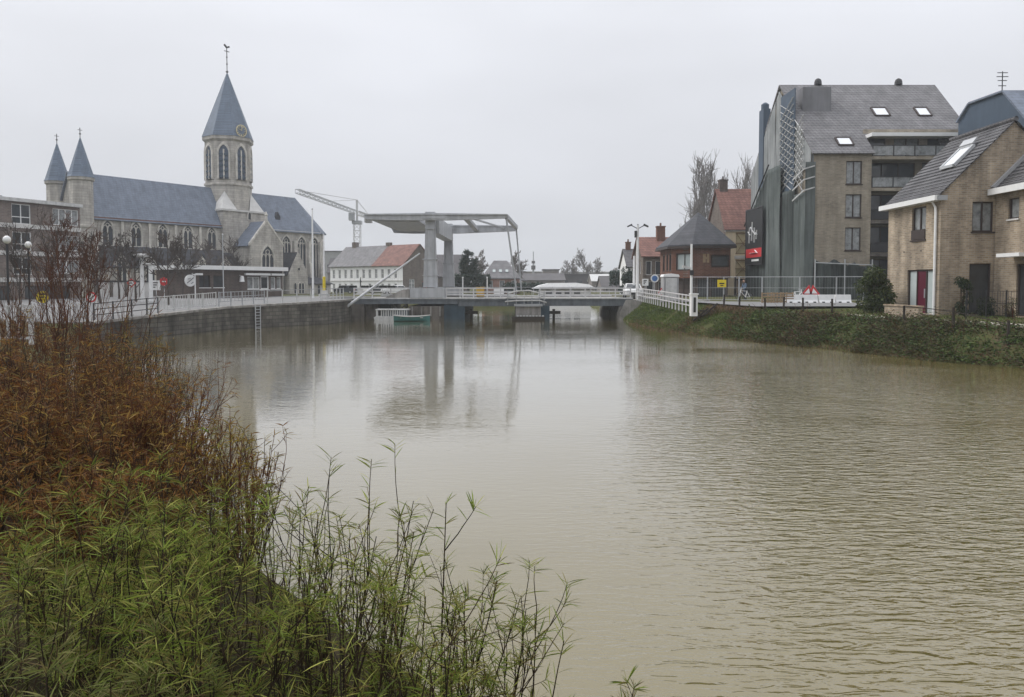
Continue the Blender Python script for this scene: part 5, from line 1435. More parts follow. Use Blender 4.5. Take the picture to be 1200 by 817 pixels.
def neighbour():
    r = thing('tan_brick_house', 'neighbouring tan brick house at the right edge with white fascia and small window', 'house', (25.35, 30, 1.75))
    L, W, He, Hr = 8.97, 6.5, 6.75, 10.0
    T = T_side0
    hol = [(L-1.8,4.95,0.8,1.05,dict(nx=1,gm='glass_curtain',sill='pale_trim')), (L-2.75,0.05,1.0,2.6,dict(nx=1,gm='glass')), (L-5.5,3.95,1.2,1.7,dict(nx=2,gm='glass_curtain',sill='frame_dark'))]
    m = MB(); wall_holes(m, T, 0, L, -0.8, He, hol); m.poly([(0,0,-.8),(W,0,-.8),(W,0,He),(W/2,0,Hr),(0,0,He)]); m.poly([(W,0,-.8),(W,L,-.8),(W,L,He),(W,0,He)])
    m.poly([(0,L,-.8),(W,L,-.8),(W,L,He),(W/2,L,Hr),(0,L,He)]); m.build('wall', MT['tan_brick'], r)
    for h in hol: window(r, T, *h[:4], **h[4])
    k = (Hr-He)/(W/2); o = 0.35; q = MB()
    slope(q, (-o,L-0.03,He-k*o),(-o,-0.2,He-k*o),(W/2,-0.2,Hr),(W/2,L-0.03,Hr), 0.07, 17); slope(q, (W+o,-0.2,He-k*o),(W+o,L-0.03,He-k*o),(W/2,L-0.03,Hr),(W/2,-0.2,Hr), 0.07, 17)
    ro = q.build('roof', MT['tile_dark'], r)
    m = MB(); m.box(-o-0.12, -o-0.005, -0.2, L-0.03, He-k*o-0.12, He-k*o+0.2); m.build('fascia', MT['white_paint'], ro)
    m = MB(); m.bar((-o+0.1,L-0.1,He-k*o+0.28),(W/2,L-0.1,Hr+0.2),0.22,0.16); m.build('verge_coping', MT['render_grey'], ro)
    m = MB(); m.box(-0.9, -0.003, L-3.2, L-1.5, 3.0, 3.18); m.build('door_canopy', MT['white_paint'], r)
neighbour()

# ------------------------------------------------------------------ vegetation helpers
def tube_arrays(paths, n=4):
    """paths: list of (points, radii) -> V, Q of many thin tubes."""
    V, Q = [], []; base = 0
    for pts, rs in paths:
        P = np.asarray(pts, float); k = len(P)
        t = np.gradient(P, axis=0); t /= (np.linalg.norm(t, axis=1, keepdims=True)+1e-9)
        ref = np.where(np.abs(t[:, 2:3]) < 0.9, np.array([[0,0,1.0]]), np.array([[0,1.0,0]]))
        a = np.cross(t, ref); a /= (np.linalg.norm(a, axis=1, keepdims=True)+1e-9); b = np.cross(a, t)
        th = 2*np.pi*np.arange(n)/n
        ring = P[:, None, :] + (a[:, None, :]*np.cos(th)[None, :, None] + b[:, None, :]*np.sin(th)[None, :, None])*np.asarray(rs, float)[:, None, None]
        V.append(ring.reshape(-1, 3))
        i = np.arange(k-1)[:, None]*n; j = np.arange(n)[None, :]; j2 = (np.arange(n)[None, :]+1) % n
        q = np.stack([i+j, i+j2, i+n+j2, i+n+j], -1).reshape(-1, 4) + base
        Q.append(q); base += k*n
    return np.concatenate(V), np.concatenate(Q)
def ribbons(O, D, L, Wd, rng, droop=0.3, up=(0,0,1), segs=3, curl=None):
    """Narrow bent leaves. O, D: (n,3); L, Wd: (n,)."""
    n = len(O)
    D = D/np.linalg.norm(D, axis=1, keepdims=True)
    s = np.cross(D, rng.normal(size=(n,3))); s /= np.linalg.norm(s, axis=1, keepdims=True)+1e-9
    prof = {1: [1, 1], 2: [0.5, 1, 0.08], 3: [0.45, 1, 0.85, 0.08]}[segs]
    V = np.zeros((n, (segs+1)*2, 3))
    for k in range(segs+1):
        t = k/segs
        c = O + D*(L*t)[:, None]; c = c - np.array([0,0,1.0])*(L*droop*t*t)[:, None]
        wv = s*(Wd*prof[k]/2)[:, None]
        V[:, 2*k] = c - wv; V[:, 2*k+1] = c + wv
    q = np.array([[2*k, 2*k+1, 2*k+3, 2*k+2] for k in range(segs)])
    Q = (q[None] + (np.arange(n)*(segs+1)*2)[:, None, None]).reshape(-1, 4)
    return V.reshape(-1, 3), Q
def bend_path(p, d, L, n, rng, up=0.2, wob=0.15):
    pts = [np.array(p, float)]; d = np.array(d, float); d /= np.linalg.norm(d)
    for i in range(n):
        d = d + np.array([0,0,up])/n + rng.normal(size=3)*wob/n**0.5*0.6
        d /= np.linalg.norm(d)
        pts.append(pts[-1] + d*L/n)
    return np.array(pts)
def along(pts, t):
    x = t*(len(pts)-1); i = min(int(x), len(pts)-2); f = x-i
    p = pts[i]*(1-f)+pts[i+1]*f; d = pts[i+1]-pts[i]
    return p, d/np.linalg.norm(d)

MT['stem_dark'] = leafmat('stem_dark', [(0.022,0.017,0.012), (0.035,0.024,0.015), (0.05,0.034,0.02)], 0.0, 0.8)
MT['stem_red'] = leafmat('stem_red', [(0.07,0.03,0.018), (0.11,0.042,0.022), (0.05,0.028,0.02)], 0.0, 0.8)
MT['leaf_green'] = leafmat('leaf_green', [(0.12,0.085,0.03), (0.10,0.15,0.02), (0.22,0.28,0.045), (0.06,0.09,0.016), (0.37,0.37,0.09), (0.085,0.115,0.025), (0.19,0.16,0.045)], 0.35)
MT['leaf_grey'] = leafmat('leaf_grey', [(0.10,0.125,0.03), (0.16,0.175,0.05), (0.06,0.08,0.022), (0.23,0.22,0.08), (0.11,0.08,0.035)], 0.3)
MT['leaf_rust'] = leafmat('leaf_rust', [(0.16,0.066,0.02), (0.075,0.034,0.015), (0.25,0.115,0.03), (0.05,0.025,0.013), (0.19,0.078,0.02), (0.34,0.23,0.06), (0.11,0.055,0.022), (0.17,0.125,0.045)], 0.35)
MT['leaf_yellow'] = leafmat('leaf_yellow', [(0.26,0.19,0.03), (0.18,0.15,0.03), (0.12,0.11,0.03), (0.2,0.11,0.025)], 0.35)
MT['leaf_dark'] = leafmat('leaf_dark', [(0.018,0.032,0.014), (0.028,0.045,0.018), (0.045,0.062,0.025), (0.02,0.03,0.018)], 0.2, 0.45)
MT['leaf_laurel'] = leafmat('leaf_laurel', [(0.028,0.045,0.014), (0.045,0.068,0.02), (0.075,0.1,0.03), (0.1,0.11,0.04), (0.02,0.03,0.012)], 0.25, 0.4)
MT['needles'] = leafmat('needles', [(0.016,0.032,0.024), (0.026,0.045,0.032), (0.035,0.055,0.04)], 0.1, 0.7)
MT['grass'] = leafmat('grass', [(0.075,0.115,0.025), (0.11,0.16,0.035), (0.15,0.175,0.05), (0.08,0.085,0.03), (0.06,0.095,0.022)], 0.3)
MT['ivy'] = leafmat('ivy', [(0.03,0.055,0.014), (0.055,0.09,0.022), (0.10,0.135,0.04), (0.05,0.05,0.02)], 0.2, 0.5)
MT['dead_grass'] = leafmat('dead_grass', [(0.16,0.105,0.06), (0.22,0.15,0.085), (0.11,0.07,0.04), (0.075,0.05,0.03)], 0.25)
MT['bramble'] = leafmat('bramble', [(0.05,0.04,0.025), (0.08,0.06,0.032), (0.045,0.065,0.022), (0.10,0.06,0.035), (0.07,0.09,0.03)], 0.2)

# ------------------------------------------------------------------ plants on the banks
rng = np.random.default_rng(11)
def bank_points(n, Y0_, Y1_, s0, s1, side=1):
    Y = rng.uniform(Y0_, Y1_, n); s = rng.uniform(s0, s1, n)
    P = np.zeros((n, 3))
    for i in range(n):
        if side > 0:
            x = lerp_st(Y[i], 4) + s[i]; 
        else:
            x = lerp_st(Y[i], 1) - s[i]
        P[i] = (x, Y[i], max(0.0, ground_z(x, Y[i], side)))
    return P
def blades(name, P, hmin, hmax, wd, mat, lean=0.5, droop=0.35):
    n = len(P)
    D = np.stack([rng.normal(0, lean, n), rng.normal(0, lean, n), np.ones(n)], 1)
    L = rng.uniform(hmin, hmax, n)
    V, Q = ribbons(P, D, L, np.full(n, wd), rng, droop, segs=2)
    o = build_np(name, V, Q, MT[mat]); tag(o, kind='stuff'); return o
def noise_keep(P, f, thr, seed=0):
    return P[[mnoise.noise(Vector((p[0]*f, p[1]*f, seed))) > thr for p in P]]
P = bank_points(34000, 42, 70, 0.0, 4.2); P = noise_keep(P, 0.35, -0.42, 2)
blades('bank_grass', P, 0.12, 0.42, 0.035, 'grass')
P = bank_points(9000, 24, 46, 2.6, 9.0)
blades('garden_grass', P, 0.06, 0.2, 0.03, 'grass')
P = bank_points(9000, 40, 52, 0.05, 2.8); P = noise_keep(P, 0.3, 0.05, 7)
blades('dry_grass', P, 0.25, 0.75, 0.03, 'dead_grass', 0.35)
P = bank_points(3500, 26, 64, -0.12, 0.5)
blades('waterside_grass', P, 0.15, 0.5, 0.03, 'dead_grass', 0.7)
# ivy and brambles: leaf clumps over the bank
def clumps(name, P, per, rad, lw, ll, mat, zs=0.6):
    n = len(P)*per
    O = np.repeat(P, per, 0) + rng.normal(size=(n,3))*np.array([rad, rad, rad*zs])
    O[:, 2] = np.maximum(O[:, 2], np.repeat(P[:, 2], per)-0.05)
    D = rng.normal(size=(n,3)); D[:, 2] = np.abs(D[:, 2])*0.5
    V, Q = ribbons(O, D, rng.uniform(0.6, 1.2, n)*ll, rng.uniform(0.7, 1.2, n)*lw, rng, 0.3, segs=2)
    o = build_np(name, V, Q, MT[mat]); tag(o, kind='stuff'); return o
P = bank_points(820, 24, 47, 0.1, 3.3); clumps('ivy', P, 46, 0.24, 0.085, 0.11, 'ivy')
P = bank_points(800, 24, 44, -0.1, 3.0); P = noise_keep(P, 0.3, -0.1, 4); clumps('bramble_undergrowth', P, 44, 0.3, 0.05, 0.16, 'bramble', 0.8)
P = bank_points(220, 46, 68, 0.3, 2.2); P = noise_keep(P, 0.4, 0.0, 9); clumps('bank_ivy', P, 40, 0.24, 0.08, 0.12, 'ivy')
# long arching stems on the bank
paths = []
for p in bank_points(420, 25, 46, 0.0, 2.8):
    d = np.array([rng.normal(-0.35, 0.4), rng.normal(-0.2, 0.4), 1.0])
    pts = bend_path(p, d, rng.uniform(0.4, 1.0), 5, rng, -0.7, 0.3); paths.append((pts, np.linspace(0.012, 0.005, 6)))
V, Q = tube_arrays(paths, 3); tag(build_np('bramble_stems', V, Q, MT['stem_red']), kind='stuff')
# near left bank floor
P = bank_points(9000, 1.6, 30, -0.1, 6, -1); blades('near_bank_grass', P, 0.12, 0.4, 0.009, 'bramble', 0.7)
P = bank_points(2600, 30, 43.5, 0.1, 6, -1); blades('left_bank_grass', P, 0.25, 0.8, 0.03, 'dead_grass', 0.4)

# ------------------------------------------------------------------ bushes with real leaves
def leafy_bush(name, label, cat, loc, rx, rz_, seed, n, lw, ll, mat, stem='stem_dark', lumps=14, sub=0.42, group=None, dens=1.0, ry=None):
    g = np.random.default_rng(seed); ry = ry or rx
    r = thing(name, label, cat, loc, 0, group)
    C = []
    for i in range(lumps):
        th = g.uniform(0, 2*np.pi); z = g.uniform(0.12, 0.92); rr = np.sqrt(max(0.05, 1-(2*z-1)**2))*g.uniform(0.25, 0.8)
        C.append((rx*rr*np.cos(th), ry*rr*np.sin(th), rz_*z))
    C = np.array(C); R_ = sub*rx*g.uniform(0.7, 1.25, lumps)
    k = g.integers(0, lumps, n); d = g.normal(size=(n,3)); d /= np.linalg.norm(d, axis=1, keepdims=True)
    O = C[k] + d*(R_[k]*g.uniform(0.55, 1.05, n))[:, None]; O[:, 2] = np.abs(O[:, 2])
    D = d + g.normal(size=(n,3))*0.7
    V, Q = ribbons(O, D, g.uniform(0.6, 1.2, n)*ll, g.uniform(0.7, 1.2, n)*lw, g, 0.35, segs=2)
    build_np('leaves', V, Q, MT[mat], r)
    ps = []
    for c in C:
        pts = bend_path((g.normal()*0.08, g.normal()*0.08, -0.1), c+np.array([0,0,0.1]), np.linalg.norm(c)*1.02, 5, g, 0.1, 0.1); ps.append((pts, np.linspace(0.03, 0.008, 6)))
    V, Q = tube_arrays(ps, 5); build_np('stems', V, Q, MT[stem], r)
    return r
leafy_bush('laurel_bush', 'rounded glossy evergreen laurel bush before the door of the tan brick house', 'bush', (20.95, 42.6, 1.7), 1.0, 2.75, 3, 5200, 0.075, 0.17, 'leaf_laurel', lumps=22)
leafy_bush('evergreen_shrub', 'dark narrow evergreen shrub against the shaded gable of the tan brick house', 'shrub', (23.3, 38.2, 1.75), 0.42, 2.05, 5, 1700, 0.05, 0.12, 'leaf_dark', lumps=12, sub=0.5)
leafy_bush('evergreen_shrub', 'low dark evergreen shrub at the foot of the glazed gable door', 'shrub', (24.5, 38.3, 1.75), 0.5, 0.85, 6, 1100, 0.05, 0.12, 'leaf_dark', lumps=10, sub=0.5)
leafy_bush('garden_shrub', 'twiggy reddish garden shrub by the wall of the neighbouring brick house', 'shrub', (24.6, 36.4, 1.75), 0.42, 0.95, 8, 500, 0.03, 0.1, 'bramble', 'stem_red', lumps=16, sub=0.4)

def bare_tree(name, label, loc, h, seed, spread=0.5, trunk=0.12, n1=7, n2=5, n3=4, up=0.5, mat='bark', clear=0.35, cat='tree', group=None, fine=0.006, lowest=None, rise=1.0):
    g = np.random.default_rng(seed)
    r = thing(name, label, cat, loc, 0, group)
    tp = bend_path((0,0,-0.2), (g.normal()*0.04, g.normal()*0.04, 1), h*0.9, 8, g, 0.1, 0.1)
    V, Q = tube_arrays([(tp, np.linspace(trunk, trunk*0.18, 9))], 7); build_np('trunk', V, Q, MT[mat], r, smooth=True)
    ps = []
    for i in range(n1):
        t = clear + (0.97-clear)*(i+g.uniform(0,0.8))/n1
        p, d = along(tp, t); a = g.uniform(0, 2*np.pi)
        d1 = np.array([np.cos(a)*spread, np.sin(a)*spread, rise*0.6])
        L1 = h*(0.42-0.2*t)*g.uniform(0.8,1.25)
        b1 = bend_path(p, d1, L1, 6, g, up, 0.22); ps.append((b1, np.linspace(trunk*0.42*(1.1-t*0.6), max(fine*1.3, trunk*0.08), 7)))
        for j in range(n2):
            p2, dd = along(b1, g.uniform(0.25, 0.98)); d2 = dd + g.normal(size=3)*0.55*spread/0.5 + np.array([0,0,0.2])
            b2 = bend_path(p2, d2, L1*g.uniform(0.3,0.6), 4, g, up*0.7, 0.25); ps.append((b2, np.linspace(trunk*0.14, fine, 5)))
            for k in range(n3):
                p3, dd3 = along(b2, g.uniform(0.2, 0.98)); d3 = dd3 + g.normal(size=3)*0.5
                b3 = bend_path(p3, d3, L1*g.uniform(0.14,0.32), 3, g, up*0.5, 0.3); ps.append((b3, np.linspace(fine*1.5, fine*0.8, 4)))
    V, Q = tube_arrays(ps, 4); build_np('crown', V, Q, MT[mat], r)
    return r
# street trees on the left quay
for i, (px, Y, h, lab, sp) in enumerate([
        (118, 60, 5.6, 'bare street tree left of the pale churchyard wall', 0.55), (140, 72, 6.6, 'bare street tree before the second aisle gable', 0.6),
        (159, 62, 5.4, 'slim bare street tree beside the red rimmed square sign', 0.55), (197, 58, 5.6, 'bare street tree with raised branches beside the two white columns', 0.65),
        (213, 74, 6.2, 'bare street tree at the right end of the pale churchyard wall', 0.6), (244, 84, 6.6, 'bare tree behind the left half of the pavilion roof', 0.6), (276, 90, 6.8, 'bare tree behind the right half of the pavilion roof', 0.6)]):
    p = at(px, 350, Y); bare_tree('street_tree', lab, (p.x, Y, 1.6), h, 40+i, sp, 0.11, 11, 7, 6, 0.45, 'bark', 0.32, group='bare street trees on the quay', fine=0.018)
for i, (px, Y, h, lab) in enumerate([(24, 40, 5.0, 'thin bare sapling before the flats at the left edge'), (55, 44, 5.6, 'bare young tree before the flats behind the yellow sign'), (78, 37, 5.2, 'bare reddish young tree before the corner of the flats'), (101, 40, 4.8, 'bare reddish young tree beside the red sign')]):
    p = at(px, 350, Y); bare_tree('young_tree', lab, (p.x, Y, 1.25), h, 60+i, 0.4, 0.05, 15, 7, 5, 0.7, 'stem_red' if i > 1 else 'bark', 0.15, group='bare young trees before the flats', fine=0.008)
# far poplars and trees
for i, (px, Y, h, lab) in enumerate([(812, 118, 18.0, 'tall bare poplar behind the slate pyramid roof'), (824, 121, 19.5, 'taller bare poplar behind the ridge of the slate pyramid roof'), (833, 125, 17.5, 'bare poplar close to the cream house gable'), (873, 135, 21.0, 'bare tree top showing between the red roof and scaffold')]):
    p = at(px, 340, Y); bare_tree('poplar', lab, (p.x, Y, 1.7), h, 80+i, 0.24, 0.26, 20, 8, 5, 0.9, 'bark_grey', 0.1, group='bare poplars behind the right bank houses', fine=0.02, rise=1.7)
for i, (px, Y, h, lab) in enumerate([(668, 240, 9, 'small bare tree on the horizon left of its taller neighbour'), (684, 235, 11.5, 'tallest bare tree on the horizon beyond the white cruiser'), (697, 240, 9.5, 'bare tree on the horizon right of its taller neighbour'), (722, 230, 6.5, 'low bare tree on the horizon near the right bank'), (604, 150, 7.5, 'bare tree behind the hanger rods beside the pink brick house'), (560, 140, 7, 'bare tree between conifer and pink brick house')]):
    p = at(px, 340, Y); bare_tree('bare_tree', lab, (p.x, Y, 1.6), h, 100+i, 0.6, 0.22, 12, 8, 7, 0.4, 'bark_grey', 0.25, group='bare trees on the horizon', fine=0.045)
def conifer(loc, h, seed, label):
    g = np.random.default_rng(seed); r = thing('conifer', label, 'tree', loc)
    V, Q = tube_arrays([(bend_path((0,0,-0.5),(0,0,1),h,6,g,0,0.02), np.linspace(0.25,0.03,7))], 6); build_np('trunk', V, Q, MT['bark'], r)
    Os, Ds = [], []
    for i in range(70):
        t = g.uniform(0.12, 1.0); z = h*t; rr = (1-t)**0.6*h*0.33*g.uniform(0.5,1.1) + 0.25; a = g.uniform(0, 2*np.pi)
        for k in range(60):
            s_ = g.uniform(0.25, 1); Os.append((rr*s_*np.cos(a)+g.normal()*0.18, rr*s_*np.sin(a)+g.normal()*0.18, z+rr*s_*0.25+g.normal()*0.15)); Ds.append((np.cos(a)+g.normal()*0.6, np.sin(a)+g.normal()*0.6, 0.5+g.normal()*0.4))
    n = len(Os); V, Q = ribbons(np.array(Os), np.array(Ds), g.uniform(0.3,0.6,n), np.full(n,0.13), g, 0.2, segs=2); build_np('crown', V, Q, MT['needles'], r)
p = at(549, 340, 130); conifer((p.x, 130, 1.4), 7.6, 5, 'dark blue green conifer between the pylons and the pink brick house')
def far_hedge(px0, px1, ytop, Y, label, seed, mat='needles', dep=2.0):
    a, b = at(px0, 340, Y), at(px1, 340, Y); top = at(px0, ytop, Y).z; g = np.random.default_rng(seed)
    n = int((b.x-a.x)*(top-0.5)*55)
    O = np.stack([g.uniform(a.x, b.x, n), Y+g.uniform(0, dep, n), g.uniform(0.5, 1, n)**0.7*(top-0.3)+g.normal(0,0.12,n)], 1)
    V, Q = ribbons(O, g.normal(size=(n,3)), g.uniform(0.25,0.5,n), np.full(n,0.22), g, 0.2, segs=2)
    o = build_np('hedge', V, Q, MT[mat]); tag(o, label, 'hedge')
far_hedge(528, 574, 320, 128, 'long dark clipped hedge behind the moving bridge leaf', 3)
far_hedge(590, 640, 330, 128, 'low dark hedge left of the white cruiser', 4)
far_hedge(716, 738, 316, 122, 'dark ivy covered hedge at the far end of the right bank', 5)
leafy_bush('evergreen_tree', 'dark ivy clad tree beside the farthest white house on the right bank', 'tree', (16.4, 104, 1.7), 1.3, 4.6, 21, 3000, 0.16, 0.3, 'needles', lumps=16)

# ------------------------------------------------------------------ foreground shrubs
def willow(name, label, loc, seed, nst, h, spread, leafm, stemm, leaf_l=0.075, leaf_w=0.0048, per=26, side=5, r0=0.0055, lean=(0,0), tipl=0.45, extra=None, start=0.3, cat='shrub', group=None, wob=0.22, lowleaf=0.35, exact=False, tuft=0):
    g = np.random.default_rng(seed)
    r = thing(name, label, cat, loc, g.uniform(0,6.28)*0, group)
    ps, O, D, Ls = [], [], [], []
    for i in range(nst):
        a = g.uniform(0, 2*np.pi); s_ = spread*np.sqrt(g.uniform(0,1))
        L = h*g.uniform(0.6, 1.05)
        if exact: L = h*(1.0, 0.72, 0.55, 0.45)[i % 4]*math.hypot(1, lean[0]); s_ = 0.0 if i == 0 else s_
        b = np.array([np.cos(a)*s_*0.35, np.sin(a)*s_*0.35, -0.05])
        d = np.array([np.cos(a)*s_/h*0.7+lean[0], np.sin(a)*s_/h*0.7+lean[1], 1.0])
        st = bend_path(b, d, L, 9, g, 0.03 if exact else 0.25, wob); ps.append((st, np.linspace(r0*g.uniform(0.8,1.3), r0*0.3, 10)))
        tw = [(st, 1.0, L)]
        for j in range(side):
            p_, dd = along(st, g.uniform(start, 0.92)); l2 = L*g.uniform(0.14, 0.36)*(0.45 if exact else 1)
            d2 = dd + g.normal(size=3)*0.42; d2[2] = abs(d2[2])+0.25
            t2 = bend_path(p_, d2, l2, 5, g, 0.45, 0.25); ps.append((t2, np.linspace(r0*0.45, r0*0.22, 6))); tw.append((t2, 0.45, l2))
            if g.uniform() < 0.5:
                p3, dd3 = along(t2, g.uniform(0.2,0.8)); t3 = bend_path(p3, dd3+g.normal(size=3)*0.5, l2*0.5, 4, g, 0.4, 0.25); ps.append((t3, np.linspace(r0*0.32, r0*0.2, 5))); tw.append((t3, 0.3, l2*0.5))
        for path, wgt, l_ in tw:
            if per and tuft:                               # star-like tuft at the tip of each twig
                for q in range(int(tuft*g.uniform(0.6, 1.3))):
                    p_, dd = along(path, g.uniform(0.9, 0.999)); o_ = g.normal(size=3); o_ -= dd*np.dot(o_, dd); o_ /= np.linalg.norm(o_)+1e-9
                    O.append(p_); D.append(dd*g.uniform(0.35, 1.0) + o_); Ls.append(leaf_l*g.uniform(0.75, 1.3))
            n = max(4, int(per*wgt*g.uniform(0.6,1.3)))
            for q in range(n):
                t = 1 - g.beta(0.8, 3.2)*(0.6 if wgt == 1 else 0.9) if g.uniform() > lowleaf else g.uniform(0.3, 1.0)
                p_, dd = along(path, min(0.999, max(0.02, t)))
                o_ = g.normal(size=3); o_ -= dd*np.dot(o_, dd); o_ /= np.linalg.norm(o_)+1e-9
                k = g.uniform(0.45, 1.5)
                O.append(p_); D.append(dd*(1.1-0.5*k) + o_*k); Ls.append(leaf_l*g.uniform(0.5, 1.25)*(0.75+0.35*(t < 0.95)))
    V, Q = tube_arrays(ps, 4); build_np('stems', V, Q, MT[stemm], r)
    if O:
        n = len(O); Ls = np.array(Ls); V, Q = ribbons(np.array(O), np.array(D), Ls, leaf_w*g.uniform(0.7,1.3,n)*(Ls/leaf_l)**0.5, g, 0.16, segs=3)
        build_np('leaves', V, Q, MT[leafm], r)
    return r
# green narrow leaved willows close to the camera: px of the middle, distance, px row of the top
GW = [
 (20, 3.3, 610, 0.62, 26, 'leaf_green', 'green willow shrub in the bottom left corner'),
 (75, 4.2, 585, 0.65, 26, 'leaf_green', 'green willow shrub beside the bottom left corner under rust brown twigs'),
 (45, 2.7, 690, 0.5, 16, 'leaf_grey', 'low grey green willow shrub closest to the camera at left'),
 (120, 3.5, 590, 0.6, 26, 'leaf_green', 'bright green willow shrub second from the left corner'),
 (165, 4.6, 570, 0.6, 22, 'leaf_green', 'yellowish green willow shrub below the rust brown thicket'),
 (150, 2.8, 665, 0.5, 22, 'leaf_grey', 'grey green willow shrub with curved pale leaves at bottom'),
 (215, 3.7, 590, 0.55, 20, 'leaf_green', 'dense green willow shrub below the white water gap'),
 (255, 5.0, 585, 0.5, 16, 'leaf_green', 'green willow shrub with tips against the white water gap'),
 (250, 3.0, 640, 0.5, 22, 'leaf_green', 'low green willow shrub at the bottom quarter'),
 (300, 4.2, 560, 0.45, 14, 'leaf_green', 'green willow shrub with stems reaching over the water edge'),
 (330, 3.3, 610, 0.45, 16, 'leaf_green', 'green willow shrub of many dark stems at bottom middle left'),
 (390, 3.9, 572, 0.42, 16, 'leaf_green', 'tall green willow shrub with feathery tips over calm water'),
 (420, 3.2, 640, 0.4, 15, 'leaf_green', 'green willow shrub with whorled leaves left of the tallest lone stem'),
 (500, 3.6, 655, 0.42, 18, 'leaf_green', 'open green willow shrub right of the feathery one'),
 (470, 3.0, 690, 0.4, 20, 'leaf_green', 'low open willow shrub at the bottom centre'),
 (575, 3.5, 700, 0.36, 15, 'leaf_green', 'sparse willow shrub with arching twigs near the bottom centre'),
]
for i, (px, Y, top, spr, nst, lm, lab) in enumerate(GW):
    zt = at(px, top, Y).z; zb = 0.62 if px > 280 else 0.85
    X = at(px, 700, Y).x
    willow('willow_shrub', lab, (X, Y, zb), 200+i, nst-(8 if px < 280 else 4), (zt-zb)*(0.97 if px < 280 else 0.96), spr, lm, 'stem_dark', leaf_l=0.10, leaf_w=0.0040, per=9 if px < 280 else 8, side=7 if px < 280 else 5, r0=0.007, lowleaf=0.3, tuft=10, group='green willow shrubs in the foreground')
# the lone tall stems
for i, (px, Y, top, lean, lab) in enumerate([(545, 3.6, 584, 0.10, 'single tall willow stem rising highest over the calm water'), (583, 3.55, 664, 0.22, 'single willow stem leaning right with a dark bare tip'), (678, 3.5, 745, 0.3, 'last thin willow stem with a leafy tuft at bottom centre right'), (738, 3.45, 800, 0.3, 'short bare willow twig at the bottom edge far right of the shrubs'), (482, 3.9, 612, 0.16, 'slender willow stem bent right above the bottom shrubs')]):
    zt = at(px, top, Y).z; X = at(px, 760, Y).x
    willow('willow_sapling', lab, (at(px,top,Y).x-lean*(zt-0.55), Y, 0.55), 260+i, 4, zt-0.55, 0.14, 'leaf_green', 'stem_dark', leaf_l=0.10, leaf_w=0.005, per=10, side=3, r0=0.0075, tuft=10, lean=(lean,0), wob=0.07, lowleaf=0.08, exact=True, group='lone willow stems over the water')
# rust brown thicket behind
RW = [
 (10, 6.0, 470, 1.0, 'leaf_rust', 'rust brown leaved shrub at the left edge'), (60, 6.6, 440, 1.0, 'leaf_rust', 'rust brown shrub second from the left edge'),
 (20, 8.2, 405, 1.1, 'leaf_rust', 'taller rust brown shrub behind the left edge'), (95, 8.4, 400, 1.1, 'leaf_rust', 'orange brown shrub below the young trees'),
 (130, 6.8, 445, 0.95, 'leaf_rust', 'orange brown shrub in the middle of the thicket'), (60, 10.0, 388, 1.1, 'leaf_rust', 'rust brown shrub along the back of the thicket'),
 (140, 9.6, 402, 1.0, 'leaf_rust', 'rust brown shrub with yellow tips at the back right of the thicket'), (185, 8.2, 440, 0.85, 'leaf_rust', 'rust brown shrub at the right side of the thicket'),
 (175, 6.4, 490, 0.85, 'leaf_rust', 'dark rust brown shrub above the green willows'), (110, 5.2, 530, 0.9, 'leaf_rust', 'low dark rust brown shrub just above the green willows'),
 (40, 5.0, 545, 0.9, 'leaf_rust', 'low dark brown shrub at left just above the green willows'), (225, 7.0, 475, 0.62, 'leaf_yellow', 'thin yellow leaved willow right of the thicket'),
 (165, 11.5, 400, 0.7, 'leaf_yellow', 'thin yellowish willow at the far back of the thicket'), (262, 6.2, 500, 0.5, 'leaf_yellow', 'loose yellow green willow in front of the brown reflection'),
 (285, 7.4, 520, 0.42, 'leaf_rust', 'narrow rust brown willow standing last over the water'),
]
for i, (px, Y, top, spr, lm, lab) in enumerate(RW):
    zt = at(px, top, Y).z; X = at(px, 500, Y).x; zb = max(0.2, ground_z(X, Y, -1)-0.05)
    dense = px < 215
    willow('rust_shrub' if lm == 'leaf_rust' else 'yellow_willow', lab, (X, Y, zb), 300+i, 44 if dense else 22, (zt-zb)*1.0, spr, lm, 'stem_red' if i % 3 else 'stem_dark', leaf_l=0.08, leaf_w=0.0065, per=12 if dense else 9, side=9 if dense else 6, r0=0.0085, tuft=4, lowleaf=0.55, start=0.2,
           group='rust brown shrubs in the thicket' if lm == 'leaf_rust' else 'yellow leaved willows')
for i, (px, Y, top, lab) in enumerate([(60, 13, 300, 'tall bare reddish shrub rising before the flats'), (95, 15, 285, 'tallest bare reddish shrub below the church turrets'), (115, 14, 320, 'bare reddish shrub before the street trees'), (15, 14, 318, 'tall bare reddish shrub at the left edge')]):
    zt = at(px, top, Y).z; X = at(px, 400, Y).x; zb = ground_z(X, Y, -1)
    willow('bare_shrub', lab, (X, Y, zb), 340+i, 15, (zt-zb), 0.75, 'leaf_rust', 'stem_red', per=0, side=9, r0=0.011, leaf_l=0.05, leaf_w=0.006, start=0.25, group='tall bare shrubs before the flats', lowleaf=0.9)

# ------------------------------------------------------------------ street furniture, left quay
PZ = 1.7
def gpt(px, Y, z=None):
    p = at(px, 350, Y); return Vector((p.x, Y, z if z is not None else PZ))
